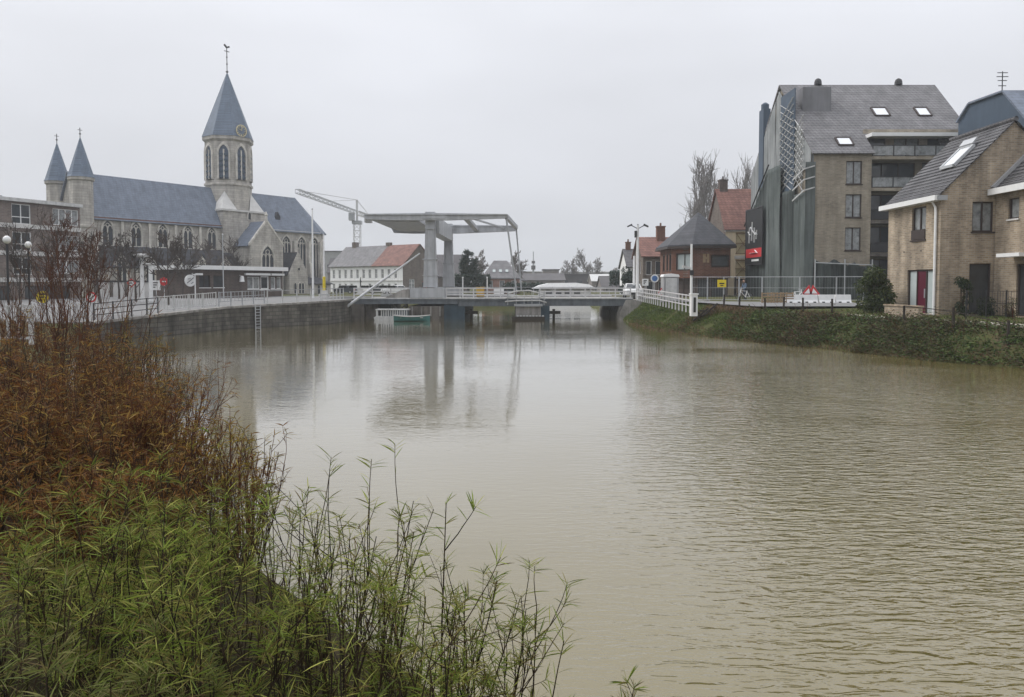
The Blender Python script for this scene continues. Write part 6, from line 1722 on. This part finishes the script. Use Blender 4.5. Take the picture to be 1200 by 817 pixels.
# railings along the quay edge
def edge(y): return Vector((lerp_st(y,1)-0.75, y, lerp_st(y,3)+0.04))
railing('quay_railing', 'white picket railing on the bend of the left quay before the pavilion', 'railing', [edge(y) for y in (49.0, 51.7, 55.6)], 1.1, 1.7, (0.15, 1.05), 'white_dirty', bal=0.28, balw=0.035, post=0.07)
railing('quay_railing', 'brownish grey weathered railing on the quay directly before the pavilion', 'railing', [edge(y) for y in (55.8, 57.4, 59)], 1.1, 0.9, (0.35, 0.7, 1.05), 'grey_metal', bal=0.3)
railing('quay_railing', 'grey railing with white posts on the quay between pavilion and drawbridge', 'railing', [edge(y) for y in (59.2, 62.7, 66, 70)], 1.05, 1.3, (0.5, 1.0), 'white_dirty', cap='grey_metal', post=0.08)
railing('quay_railing', 'dark low railing on the quay before the churchyard wall', 'railing', [edge(y) for y in (45.6, 47.5, 49)], 1.05, 1.2, (0.3, 0.65, 1.0), 'dark_metal')
rl = railing('picket_railing', 'white picket railing with thick pale uprights at the far left edge', 'railing', [(-22.0,26.5,1.3),(-17.9,27.5,1.3)], 1.32, 1.35, (0.1, 1.28), 'white_dirty', bal=0.33, balw=0.08, post=0.13, rail=0.09)
# two white columns
def column(px, Y, ztop, label, disc):
    p = gpt(px, Y, 1.5); r = thing('light_column', label, 'column', p)
    m = MB(); m.path([(0,0,-0.2),(0,0,ztop-1.5)], 0.16, 10); m.build('shaft', MT['white_paint'], r)
    m = MB(); h = ztop-1.5
    if disc: m.lathe([(0.2,0),(0.62,0.16),(0.66,0.28),(0.1,0.34)], (0,0,h), 14)
    else: m.lathe([(0.2,0),(0.36,0.1),(0.36,0.2)], (0,0,h), 12)
    m.build('cap', MT['white_paint'], r)
    m = MB(); m.box(-0.3,0.3,-0.3,0.3,-0.2,0.12); m.build('base', MT['concrete'], r)
column(167, 62, 5.6, 'taller white round column with a disc top before the church', True)
column(177, 62, 4.95, 'shorter white round column without disc beside the taller one', False)
# traffic signs: pole plus plate facing the camera
def sign(px, Y, ztop, label, shape, face, rim=None, size=0.32, mark=None, pole='galv', lean=0):
    p = gpt(px, Y, 1.5); r = thing('traffic_sign', label, 'sign', p)
    h = ztop-1.5
    m = MB(); m.path([(0,0.05,-0.2),(0,0.05,h)], 0.035, 6); m.build('pole', MT[pole], r)
    def plate(s, y, d=0.02):
        mm = MB()
        if shape == 'round': pts = [(s*math.cos(2*math.pi*k/20), y, h-size+s*math.sin(2*math.pi*k/20)) for k in range(20)]
        elif shape == 'diamond': pts = [(-s,y,h-size),(0,y,h-size-s),(s,y,h-size),(0,y,h-size+s)]
        elif shape == 'tri': pts = [(-s,y,h-size-s*0.6),(s,y,h-size-s*0.6),(0,y,h-size+s)]
        else: pts = [(-s,y,h-size-s*1.2),(s,y,h-size-s*1.2),(s,y,h-size+s*1.0),(-s,y,h-size+s*1.0)]
        return mm.prism(pts, (0,d,0))
    b = plate(size, -0.02).build('plate', MT[rim or face], r)
    if rim: plate(size*0.7, -0.035, 0.012).build('face', MT[face], b)
    if mark:
        mk = MB()
        if mark == 'bar': mk.box(-size*0.5, size*0.5, -0.05, -0.037, h-size-size*0.13, h-size+size*0.13)
        else:
            for q in range(3): mk.box(-size*0.55, size*0.5-0.1*q, -0.05, -0.037, h-size*(0.5+0.5*q)-0.05, h-size*(0.5+0.5*q)+0.03)
        mk.build('marking', MT['black' if mark != 'bar' else 'white_paint'], b)
sign(50, 46, 2.98, 'round yellow sign before the ground floor of the flats', 'round', 'yellow', None, 0.38, 'lines')
sign(107, 48, 2.9, 'red and white sign half hidden in the bare twigs', 'round', 'white_paint', 'red', 0.34)
sign(154.5, 58, 3.85, 'white diamond sign with red rim before the churchyard wall', 'diamond', 'white_paint', 'red', 0.36, 'lines')
sign(183, 60, 3.7, 'tall white information board with dark lines beside the white columns', 'board', 'white_paint', None, 0.36, 'lines')
sign(192.5, 60, 3.95, 'round red no entry style sign above the information board', 'round', 'red', None, 0.34, 'bar')
# globe lamps at the left edge
for px, y_, Y, lab in ((8, 281, 34, 'white globe street lamp at the far left edge'), (33, 287, 40, 'lower white globe street lamp before the flats')):
    p = at(px, y_, Y); r = thing('street_lamp', lab, 'lamp', (p.x, Y, 1.25), 0, 'globe lamps before the flats')
    h = p.z-1.25
    m = MB(); m.path([(0,0,-0.2),(0,0,h-0.2)], 0.05, 8); m.build('pole', MT['dark_metal'], r)
    m = MB(); m.lathe([(0.05,-0.18),(0.14,-0.11),(0.17,0.0),(0.14,0.11),(0.05,0.18)], (0,0,h), 12); m.build('lamp_globe', MT['white_paint'], r, smooth=True)
# flag poles
for px, y0, y1, Y, lab in ((367, 246, 348, 76, 'tall white flagpole before the choir of the church'), (380, 276, 346, 84, 'white flagpole with yellow painted foot beside the choir end'), (262, 276, 345, 72, 'thin grey flagpole before the pavilion')):
    p = at(px, y1, Y); t = at(px, y0, Y)
    r = thing('flagpole', lab, 'flagpole', (p.x, Y, 1.8))
    m = MB(); m.path([(0,0,-0.2),(0,0,t.z-1.8)], [0.12 if px != 262 else 0.06, 0.07 if px != 262 else 0.04], 8); m.build('pole', MT['white_paint' if px != 262 else 'galv'], r)
    m = MB(); m.lathe([(0.04,0),(0.11,0.08),(0.04,0.18)], (0,0,t.z-1.8), 8); m.build('finial', MT['galv'], r)
    if px == 380:
        m = MB(); m.lathe([(0.17,-0.2),(0.17,1.7),(0.13,1.75)], (0,0,0.7), 10); m.build('painted_foot', MT['yellow'], r)
        m = MB(); m.box(-0.5,0.5,-0.5,0.5,-0.2,0.5); m.box(-0.35,0.35,-0.35,0.35,0.502,0.9); m.build('plinth', MT['pale_trim'], r)
# statue on a plinth before the white house
def person_mesh(name, parent, J, mat, sub=2):
    """One continuous body: joints J = {name: (pos, radius, parent)} grown with a skin modifier."""
    keys = list(J); idx = {k: i for i, k in enumerate(keys)}
    me = bpy.data.meshes.new(name)
    me.from_pydata([J[k][0] for k in keys], [(idx[J[k][2]], idx[k]) for k in keys if J[k][2]], [])
    o = link_mesh(me, name, mat, parent, False)
    me.materials.clear()
    sk = o.modifiers.new('skin', 'SKIN'); sk.use_smooth_shade = True
    sv = me.skin_vertices[0].data if me.skin_vertices else None
    if sv is None:
        bpy.context.view_layer.objects.active = o
        bm_layer = me.attributes
    for k in keys:
        r_ = J[k][1]; me.skin_vertices[0].data[idx[k]].radius = (r_, r_*0.85) if not isinstance(r_, tuple) else r_
    me.skin_vertices[0].data[0].use_root = True
    me.materials.append(mat)
    sb = o.modifiers.new('subdivision', 'SUBSURF'); sb.levels = sb.render_levels = sub
    return o
def figure(lean=0.0, stride=0.22, arm_fwd=0.3):
    return {
     'pelvis': ((0,0,0.95),(0.13,0.1),None), 'waist': ((0.01+lean*0.1,0,1.1),(0.12,0.09),'pelvis'), 'chest': ((0.02+lean*0.35,0,1.33),(0.16,0.11),'waist'), 'neckbase': ((0.02+lean*0.5,0,1.47),(0.07,0.07),'chest'), 
     'neck': ((0.03+lean*0.55,0,1.54),(0.05,0.05),'neckbase'), 'headlow': ((0.05+lean*0.6,0,1.61),(0.075,0.07),'neck'), 'headmid': ((0.05+lean*0.6,0,1.69),(0.095,0.08),'headlow'), 'headtop': ((0.04+lean*0.6,0,1.77),(0.07,0.06),'headmid'),
     'hipl': ((0,0.09,0.88),(0.095,0.09),'pelvis'), 'kneel': ((stride*0.5,0.1,0.5),(0.06,0.06),'hipl'), 'anklel': ((stride*0.6,0.1,0.09),(0.042,0.042),'kneel'), 'toel': ((stride*0.6+0.16,0.11,0.04),(0.04,0.03),'anklel'),
     'hipr': ((0,-0.09,0.88),(0.095,0.09),'pelvis'), 'kneer': ((0.02,-0.1,0.5),(0.06,0.06),'hipr'), 'ankler': ((-stride*0.8,-0.1,0.1),(0.042,0.042),'kneer'), 'toer': ((-stride*0.8+0.15,-0.11,0.04),(0.04,0.03),'ankler'),
     'shl': ((0.02+lean*0.4,0.19,1.41),(0.065,0.06),'chest'), 'elbl': ((0.06+lean*0.3,0.24,1.15),(0.045,0.045),'shl'), 'wrl': ((arm_fwd,0.22,1.02),(0.033,0.033),'elbl'), 'hal': ((arm_fwd+0.12,0.21,1.0),(0.035,0.02),'wrl'),
     'shr': ((0.02+lean*0.4,-0.19,1.41),(0.065,0.06),'chest'), 'elbr': ((0.06+lean*0.3,-0.24,1.15),(0.045,0.045),'shr'), 'wrr': ((arm_fwd,-0.22,1.02),(0.033,0.033),'elbr'), 'har': ((arm_fwd+0.12,-0.21,1.0),(0.035,0.02),'wrr')}
MT['jacket'] = plain('jacket', (0.09,0.13,0.19), 0.8, 0.2, 3)
MT['trousers'] = plain('trousers', (0.03,0.035,0.05), 0.9, 0.2, 3)
MT['skin'] = plain('skin', (0.42,0.26,0.19), 0.6, 0.05, 3)
MT['bronze'] = plain('bronze', (0.03,0.032,0.03), 0.5, 0.3, 4)
st = thing('statue', 'dark standing statue on a pale plinth before the long white house', 'statue', gpt(422.5, 118, 1.7))
m = MB(); m.box(-0.55,0.55,-0.55,0.55,-0.3,0.25); m.box(-0.4,0.4,-0.4,0.4,0.252,1.1); m.build('plinth', MT['pale_trim'], st)
J = figure(0.0, 0.1, 0.15); J = {k: ((v[0][0]*0.9, v[0][1]*0.9, v[0][2]*0.95+1.08), v[1], v[2]) for k, v in J.items()}
person_mesh('figure', st, J, MT['bronze'])
# the pedestrian with a bicycle on the right bank path
pz_ = 2.0
pr = thing('person', 'person in blue grey jacket and dark trousers walking a bicycle past the cream house', 'person', (19.35, 61.5, pz_), R(200))
body = person_mesh('body', pr, figure(0.08, 0.25, 0.3), MT['trousers'])
J = figure(0.08, 0.25, 0.3)
Jk = {k: (J[k][0], tuple(x*1.14 for x in J[k][1]), J[k][2]) for k in ('waist','chest','shl','elbl','shr','elbr')}
Jk['waist'] = (J['waist'][0], (0.15,0.12), None); Jk['wl'] = (J['wrl'][0], (0.042,0.042), 'elbl'); Jk['wr'] = (J['wrr'][0], (0.042,0.042), 'elbr'); Jk['hem'] = ((0,0,0.9), (0.15,0.125), 'waist')
person_mesh('jacket', pr, Jk, MT['jacket'])
m = MB(); m.lathe([(0.055,-0.12),(0.085,-0.05),(0.09,0.03),(0.075,0.08)], (0.11,0,1.66), 10)
m.box(0.185,0.215,-0.015,0.015,1.645,1.685); m.build('face', MT['skin'], pr)
m = MB(); m.lathe([(0.1,0),(0.105,0.06),(0.08,0.12),(0.02,0.15)], (0.08,0,1.7), 10); m.build('hair', MT['stem_dark'], pr)
def bicycle(loc, rz, label, mat):
    r = thing('bicycle', label, 'bicycle', loc, rz)
    for x in (-0.52, 0.52):
        m = MB(); n = 20
        for k in range(n):
            t0, t1 = 2*math.pi*k/n, 2*math.pi*(k+1)/n; m.bar((x+0.33*math.cos(t0),0,0.35+0.33*math.sin(t0)), (x+0.33*math.cos(t1),0,0.35+0.33*math.sin(t1)), 0.035)
        wl = m.build('wheel', MT['black'], r)
        m = MB()
        for k in range(8): m.bar((x,0,0.35),(x+0.32*math.cos(math.pi*k/4),0,0.35+0.32*math.sin(math.pi*k/4)),0.008)
        m.build('spokes', MT['galv'], wl)
    m = MB()
    for a, b in (((-0.52,0,0.35),(-0.1,0,0.33)),((-0.1,0,0.33),(-0.25,0,0.88)),((-0.25,0,0.82),(0.36,0,0.86)),((-0.1,0,0.33),(0.36,0,0.78)),((-0.52,0,0.35),(-0.24,0,0.8)),((0.52,0,0.35),(0.34,0,0.98))): m.bar(a, b, 0.04)
    m.build('frame', MT[mat], r)
    m = MB(); m.bar((0.3,-0.28,1.02),(0.3,0.28,1.02),0.03); m.bar((0.34,0,0.98),(0.3,0,1.02),0.03); m.build('handlebar', MT['galv'], r)
    m = MB(); m.box(-0.36,-0.12,-0.07,0.07,0.9,0.95); m.build('saddle', MT['black'], r)
bicycle((19.15, 60.95, pz_), R(200), 'bicycle pushed by the person in the blue grey jacket', 'white_paint')
bicycle((21.6, 56.0, 2.0), R(20), 'white bicycle leaning by the fence before the green netting', 'white_paint')

# ------------------------------------------------------------------ right bank furniture
X_ = 11.35
railing('approach_railing', 'white two rail approach railing descending from the bridge along the right bank', 'railing', [(11.7,69.5,2.02),(11.55,58,1.85),(11.75,47.8,1.62)], 1.05, 1.0, (0.35, 0.68, 1.0), 'rail_grey', post=0.08, rail=0.065)
m = MB(); m.prism([(11.45,47.2,1.35),(11.85,47.2,1.35),(11.85,47.2,2.72),(11.45,47.2,2.72)], (0,0.45,0)); m.box(11.4,11.9,47.15,47.7,2.722,2.8)
m2 = MB(); m2.box(11.58,11.72,47.13,47.195,1.6,2.55)
r = thing('gate_post', 'thick white post with a dark slot ending the approach railing', 'post', (11.65, 47.4, 1.35)); m.build('post', MT['white_paint'], r, world=True); m2.build('slot', MT['black'], r, world=True)
# lamp posts with twin heads by the bridge end
def twin(px, ytop, Y, label, heads):
    t = at(px, ytop, Y); r = thing('lamp_post', label, 'lamp post', (t.x, Y, 1.95)); h = t.z-1.95
    m = MB(); m.path([(0,0,-0.2),(0,0,h*0.5),(0,0,h)], [0.16,0.14,0.11], 8); m.build('pole', MT['white_paint'], r)
    if heads:
        m = MB(); m.path([(-0.75,0,h+0.05),(0,0,h-0.35),(0.75,0,h+0.05)], 0.05, 6); m.bar((0,0,h-0.3),(0,0,h+0.1),0.1); m.build('arm', MT['dark_metal'], r)
        for s_ in (-1, 1):
            m = MB(); m.prism([(s_*0.55,-0.15,h-0.02),(s_*1.0,-0.15,h-0.2),(s_*1.03,-0.15,h-0.08),(s_*0.6,-0.15,h+0.14)], (0,0.35,0)); m.build('lamp_head', MT['dark_metal'], r)
        m = MB(); m.box(-0.32,-0.12,-0.2,0.1,h-1.2,h-0.55); m.build('camera', MT['dark_metal'], r)
twin(747.5, 264, 72.5, 'tall white lamp post with two dark floodlight heads at the bridge end', True)
twin(743.3, 300, 75, 'shorter white post without lamps beside the twin headed lamp post', False)
# signal head and round blue sign
sign(767, 76, 4.4, 'round blue sign on a pole before the red roofed house', 'round', 'blue', 'white_paint', 0.42)
sign(756, 70, 3.9, 'small white board sign beside the approach railing', 'board', 'white_paint', None, 0.3, 'lines')
sign(775, 62, 3.1, 'white triangle sign with red rim beside the pale kiosk', 'tri', 'white_paint', 'red', 0.4)
# pale kiosk
r = thing('site_kiosk', 'pale grey site toilet kiosk with white domed roof before the corner house', 'kiosk', (13.2, 62, 1.95))
m = MB(); m.box(-0.62,0.62,-0.62,0.62,0,2.05); m.build('cabin', MT['render_grey'], r)
m = MB(); m.prism([(-0.68,-0.68,2.052),(0.68,-0.68,2.052),(0.6,-0.68,2.25),(0,-0.68,2.32),(-0.6,-0.68,2.25)], (0,1.36,0)); m.build('roof', MT['white_paint'], r)
m = MB(); m.box(-0.45,0.45,-0.66,-0.622,0.1,1.95); m.build('door', MT['white_dirty'], r)
# pole with camera arm
t = at(810.5, 286, 48.5); r = thing('camera_pole', 'slim white pole with a camera arm standing before the corner house', 'pole', (t.x, 48.5, 1.75)); h = t.z-1.75
m = MB(); m.path([(0,0,-0.3),(0,0,h)], [0.085,0.07], 8); m.build('pole', MT['white_paint'], r)
m = MB(); m.bar((0,0,h*0.62),(-0.42,-0.05,h*0.66),0.05); m.prism([(-0.6,-0.12,h*0.64),(-0.12,-0.12,h*0.62),(-0.12,-0.12,h*0.655),(-0.6,-0.12,h*0.675)], (0,0.2,0)); m.build('camera', MT['white_dirty'], r)
m = MB(); m.box(-0.12,0.12,-0.16,-0.09,h*0.52,h*0.6); m.build('bracket', MT['dark_metal'], r)

# site fence panels (one thing each)
def fence_panel(a, b, label, z=2.0, h=2.0):
    a, b = Vector(a), Vector(b); d = b-a; L = d.length
    r = thing('site_fence', label, 'fence panel', (a.x, a.y, z), math.atan2(d.y, d.x), 'site fence panels')
    m = MB()
    for x in (0.03, L-0.03): m.path([(x,0,0.02),(x,0,h)], 0.024, 6)
    m.path([(0.03,0,h-0.03),(L-0.03,0,h-0.03)], 0.024, 6); m.path([(0.03,0,0.15),(L-0.03,0,0.15)], 0.02, 6); m.path([(0.03,0,h*0.55),(L-0.03,0,h*0.55)], 0.012, 5)
    m.build('frame', MT['galv'], r)
    m = MB(); n = int(L/0.2)
    for i in range(1, n): m.bar((L*i/n,0.0,0.15),(L*i/n,0.0,h-0.03),0.006)
    m.build('mesh_wire', MT['grey_metal'], r)
    m = MB(); m.box(-0.12,0.12,-0.3,0.3,-0.02,0.13); m.build('foot', MT['concrete'], r)
fx = [(14.0,58.5),(17.3,59.0),(20.6,59.2),(22.2,58.8)]
fz = [at(811,345,60), at(829,345,60), at(848,345,60), at(866,345,59.5), at(893,345,59), at(937,345,58.5), at(980,345,58), at(1012,345,57.5)]
labs = ['leftmost wire fence panel beside the camera pole', 'wire fence panel before the dark ground floor of the corner house', 'wire fence panel carrying the yellow sign', 'wire fence panel beside the person with a bicycle', 'wire fence panel before the banner net', 'wire fence panel before the red triangle signs', 'rightmost wire fence panel beside the laurel bush']
for (a, b), lab in zip(zip(fz, fz[1:]), labs): fence_panel((a.x,a.y,0), (b.x,b.y,0), lab)
p = at(845.5, 333, 59.7); m = MB(); m.box(p.x-0.35,p.x+0.35,59.6,59.64,3.15,3.75)
m2 = MB(); m2.box(p.x-0.2,p.x+0.2,59.58,59.597,3.4,3.5); m2.box(p.x-0.12,p.x+0.12,59.58,59.597,3.25,3.32)
r = thing('warning_sign', 'square yellow warning sign tied to the wire fence', 'sign', (p.x,59.62,3.15)); m.build('plate', MT['yellow'], r, world=True); m2.build('marking', MT['black'], r, world=True)
# red and white road work triangles leaning together
for i, (px, lean, lab) in enumerate([(944.5, 0.25, 'left one of the two red rimmed roadwork triangles on the barrier blocks'), (955.5, -0.2, 'right one of the two red rimmed roadwork triangles on the barrier blocks')]):
    p = at(px, 345, 56.5); r = thing('roadwork_sign', lab, 'sign', (p.x, 56.5, 2.55))
    m = MB(); m.prism([(-0.45+lean*0.2,0,0),(0.45+lean*0.2,0,0),(lean,0,0.8)], (0,0.03,0)); pl = m.build('plate', MT['red'], r)
    m = MB(); m.prism([(-0.22+lean*0.3,-0.015,0.13),(0.22+lean*0.3,-0.015,0.13),(lean*0.85,-0.015,0.52)], (0,0.012,0)); m.build('face', MT['white_paint'], pl)
    m = MB(); m.bar((-0.4,0.06,-0.6),(-0.3,0.06,0.1),0.04); m.bar((0.4,0.06,-0.6),(0.3,0.06,0.1),0.04); m.build('stand', MT['dark_metal'], r)
# concrete barrier blocks
proto = None
for i, (px, lab) in enumerate([(930, 'white concrete barrier block left below the roadwork triangles'), (949, 'white concrete barrier block directly below the roadwork triangles'), (968, 'white concrete barrier block between triangles and laurel bush'), (988, 'white concrete barrier block nearest the laurel bush')]):
    p = at(px, 355, 55.5)
    if proto is None:
        proto = thing('barrier_block', lab, 'barrier', (p.x, 55.5, 1.99), 0, 'white concrete barrier blocks'); m = MB()
        m.prism([(-0.57,-0.28,0),(-0.57,0.28,0),(-0.57,0.16,0.22),(-0.57,0.1,0.62),(-0.57,-0.1,0.62),(-0.57,-0.16,0.22)], (1.14,0,0)); m.build('block', MT['white_paint'], proto)
        m = MB(); m.box(-0.4,-0.2,-0.3,-0.262,0.0,0.1); m.box(0.2,0.4,-0.3,-0.262,0.0,0.1); m.build('lifting_slot', MT['black'], proto)
    else:
        c = copy_tree(proto); c.location = (p.x, 55.5+0.1*(i % 2), 1.99); c['label'] = lab
# timber pallets on edge
for i, (px, lab) in enumerate([(900, 'wooden pallet standing on edge left in the yard'), (911, 'wooden pallet standing on edge beside the white bicycle'), (922, 'wooden pallet standing on edge next to the barrier blocks')]):
    p = at(px, 355, 54.8+i*0.3); r = thing('pallet', lab, 'pallet', (p.x, 54.8+i*0.3, 1.99), 0, 'pallets standing in the yard')
    m = MB()
    for k in range(4): m.box(-0.5,0.5,-0.05,-0.02,0.05+0.2*k,0.16+0.2*k)
    for x in (-0.48,-0.05,0.4): m.box(x,x+0.08,-0.019,0.06,0,0.8)
    m.build('boards', MT['timber'], r)
# dark timber posts of the old bank fence
wp = [(848,50.0),(866,48.6),(897,46.2),(918,44.8),(941,43.5),(975,41.2),(1060,36.4),(1118,33.6),(1182,31.0)]
hl = ['left of the crossed timbers','behind the crossed timbers by the person','before the banner net','before the pallets','before the barrier blocks','left of the laurel bush','right of the laurel bush before the red door','before the white downpipe','at the right edge']
pts = []
for (px, Y), hh in zip(wp, hl):
    X = at(px, 360, Y).x; z = ground_z(X, Y, 1); pts.append(Vector((X,Y,z)))
    r = thing('fence_post', 'weathered dark bank fence post ' + hh, 'post', (X,Y,z), 0, 'dark timber posts along the bank')
    m = MB(); g_ = random.Random(int(px)); m.path([(0,0,-0.3),(g_.uniform(-.05,.05),0,1.05+g_.uniform(-.1,.1))], 0.06, 7); m.build('post', MT['timber_dark'], r)
m = MB()
m.path([pts[6]+Vector((0,0,0.95)), pts[7]+Vector((0,0,0.9)), pts[8]+Vector((0,0,0.85))], 0.02, 5)
tag(m.build('fence_wire', MT['timber_dark'], None), 'dark sagging handrail wire between the bank posts at right', 'wire')
for i, (px, Y, d, lab) in enumerate([(822, 50.5, 1, 'dark crossed timbers of the broken fence beside the camera pole'), (833, 50.2, -1, 'dark leaning timber trestle right of the crossed timbers')]):
    X = at(px, 360, Y).x; z = ground_z(X, Y, 1); r = thing('timber_trestle', lab, 'trestle', (X,Y,z))
    m = MB(); m.bar((-0.55,0,0.0),(0.45,0,0.85),0.11); m.bar((0.5,0.12,-0.1),(-0.45 if d > 0 else 0.2,0.12,0.8),0.11); m.build('brace', MT['timber_dark'], r)
    m = MB(); m.bar((-0.7,0.22,0.35),(0.9,0.22,0.3),0.1); m.build('rail', MT['timber_dark'], r)
# low brick garden wall and lawn edge by the red door; garden fence by the neighbour
m = MB(); m.box(20.9, 21.1, 38.0, 41.5, 1.2, 2.2); m.box(20.85, 21.15, 37.95, 41.55, 2.202, 2.28); tag(m.build('garden_wall', MT['tan_brick'], None), 'low tan brick garden wall before the dark red door', 'wall')
railing('garden_fence', 'thin dark wire garden fence before the glazed gable door', 'fence', [(22.6,36.8,1.75),(25.2,36.2,1.75)], 1.35, 0.85, (0.1,0.7,1.3), 'dark_metal', post=0.045, rail=0.02, bal=0.12, balw=0.012)

# ------------------------------------------------------------------ cars
def car(loc, rz, label, paint, group=None):
    r = thing('parked_car', label, 'car', loc, rz, group)
    side = [(-2.05,0.35),(-2.1,0.62),(-2.0,0.86),(-1.0,0.95),(1.55,0.98),(2.0,0.92),(2.08,0.6),(2.02,0.32),(1.7,0.25),(-1.75,0.25)]
    V_, F_ = [], []; n = len(side)
    for y, ins in ((-0.86,0.05),(-0.8,0),(0.8,0),(0.86,0.05)):
        pass
    lay = [(-0.86,0.94),(-0.7,1.0),(0.7,1.0),(0.86,0.94)]
    for y, k in lay: V_ += [(x*k if abs(y) > 0.8 else x, y, 0.55+(z-0.55)*k) for x, z in side]
    for a in range(3):
        for i in range(n): j = (i+1) % n; F_.append((a*n+i, a*n+j, (a+1)*n+j, (a+1)*n+i))
    F_ += [tuple(range(n))[::-1], tuple(range(3*n, 4*n))]
    m = MB(); m.add(V_, F_); body = m.build('body', MT[paint], r, smooth=False)
    def cab(z0, z1, xs0, xs1, w0, w1, mb):
        a = [(xs0[0],-w0,z0),(xs0[1],-w0,z0),(xs0[1],w0,z0),(xs0[0],w0,z0)]; b = [(xs1[0],-w1,z1),(xs1[1],-w1,z1),(xs1[1],w1,z1),(xs1[0],w1,z1)]
        mb.add(a+b, [(0,3,2,1),(4,5,6,7),(0,1,5,4),(1,2,6,5),(2,3,7,6),(3,0,4,7)])
    m = MB(); cab(0.93,1.4,(-1.15,1.75),(-0.45,1.45),0.78,0.62,m); m.build('windows', MT['glass'], r)
    m = MB(); cab(1.402,1.47,(-0.48,1.48),(-0.4,1.35),0.64,0.56,m)
    for s_ in (-1, 1):
        for a, b in (((-1.12,0.78,0.95),(-0.45,0.63,1.4)),((0.45,0.79,0.95),(0.45,0.64,1.4)),((1.72,0.78,0.95),(1.44,0.63,1.4))): m.bar((a[0],s_*a[1],a[2]),(b[0],s_*b[1],b[2]),0.07)
    m.build('roof', MT[paint], r)
    for x in (-1.3, 1.3):
        for s_ in (-1, 1):
            m = MB(); m.prism([(x+0.31*math.cos(2*math.pi*k/16), s_*0.72, 0.31+0.31*math.sin(2*math.pi*k/16)) for k in range(16)], (0,s_*0.18,0)); wv = m.build('wheel', MT['black'], r)
            m = MB(); m.prism([(x+0.18*math.cos(2*math.pi*k/12), s_*0.903, 0.31+0.18*math.sin(2*math.pi*k/12)) for k in range(12)], (0,s_*0.01,0)); m.build('rim', MT['galv'], wv)
    for s_ in (-1, 1):
        m = MB(); m.box(-2.1,-2.0,s_*0.5,s_*0.76,0.6,0.75); m.build('headlight', MT['glass_pale'], r)
        m = MB(); m.box(2.0,2.1,s_*0.55,s_*0.78,0.65,0.85); m.build('tail_light', MT['red'], r)
    m = MB(); m.box(-2.13,-2.03,-0.45,0.45,0.35,0.55); m.build('grille', MT['black'], r)
car((12.3, 75.5, 2.0), R(85), 'white car coming over the right end of the drawbridge', 'white_paint')
for px, Y, rz, paint, lab in ((462, 120, 20, 'white_paint', 'white car parked before the brick gable of the long white house'), (446, 124, 10, 'glass', 'dark car parked before the long white house beside the white car'), (405, 128, -15, 'glass', 'dark car parked at the left end of the long white house')):
    p = gpt(px, Y, 1.72); car(p, R(rz), lab, paint)
# flower boxes on the far railing
proto = None
for i, px in enumerate((402, 414, 428, 438, 449, 459)):
    p = at(px, 341, 86.5); lab = ['dark flower box leftmost on the far bridge rail', 'dark flower box second from the left on the far bridge rail', 'dark flower box third from the left on the far bridge rail', 'dark flower box just left of the raised boom on the far rail', 'dark flower box just right of the raised boom on the far rail', 'dark flower box rightmost on the far bridge rail'][i]
    r = thing('flower_box', lab, 'planter', (p.x, 86.45, 2.95), 0, 'flower boxes on the far bridge railing')
    m = MB(); m.prism([(-0.42,-0.12,0),(0.42,-0.12,0),(0.46,-0.16,0.22),(-0.46,-0.16,0.22)], (0,0.26,0)); m.build('box', MT['black'], r)
    g_ = np.random.default_rng(500+i); n = 90; O = np.stack([g_.uniform(-.42,.42,n), g_.uniform(-.1,.06,n), np.full(n,0.22)],1); V, Q = ribbons(O, g_.normal(size=(n,3))+np.array([0,0,1.2]), g_.uniform(0.06,0.16,n), np.full(n,0.05), g_, 0.3, segs=2); build_np('plant', V, Q, MT['leaf_dark'], r)

# ------------------------------------------------------------------ haze of the damp winter air
hz = MB(); hz.box(-710, 710, -100, 710, -2.6, 44)
hm = bpy.data.materials.new('haze'); hm.use_nodes = True
hn = hm.node_tree; hn.nodes.clear()
out = hn.nodes.new('ShaderNodeOutputMaterial'); pv = hn.nodes.new('ShaderNodeVolumePrincipled')
pv.inputs['Color'].default_value = (0.92, 0.955, 1.0, 1); pv.inputs['Density'].default_value = 0.00055; pv.inputs['Anisotropy'].default_value = 0.2
hn.links.new(pv.outputs[0], out.inputs['Volume'])
HAZE = hz.build('haze', hm, None); tag(HAZE, kind='stuff')
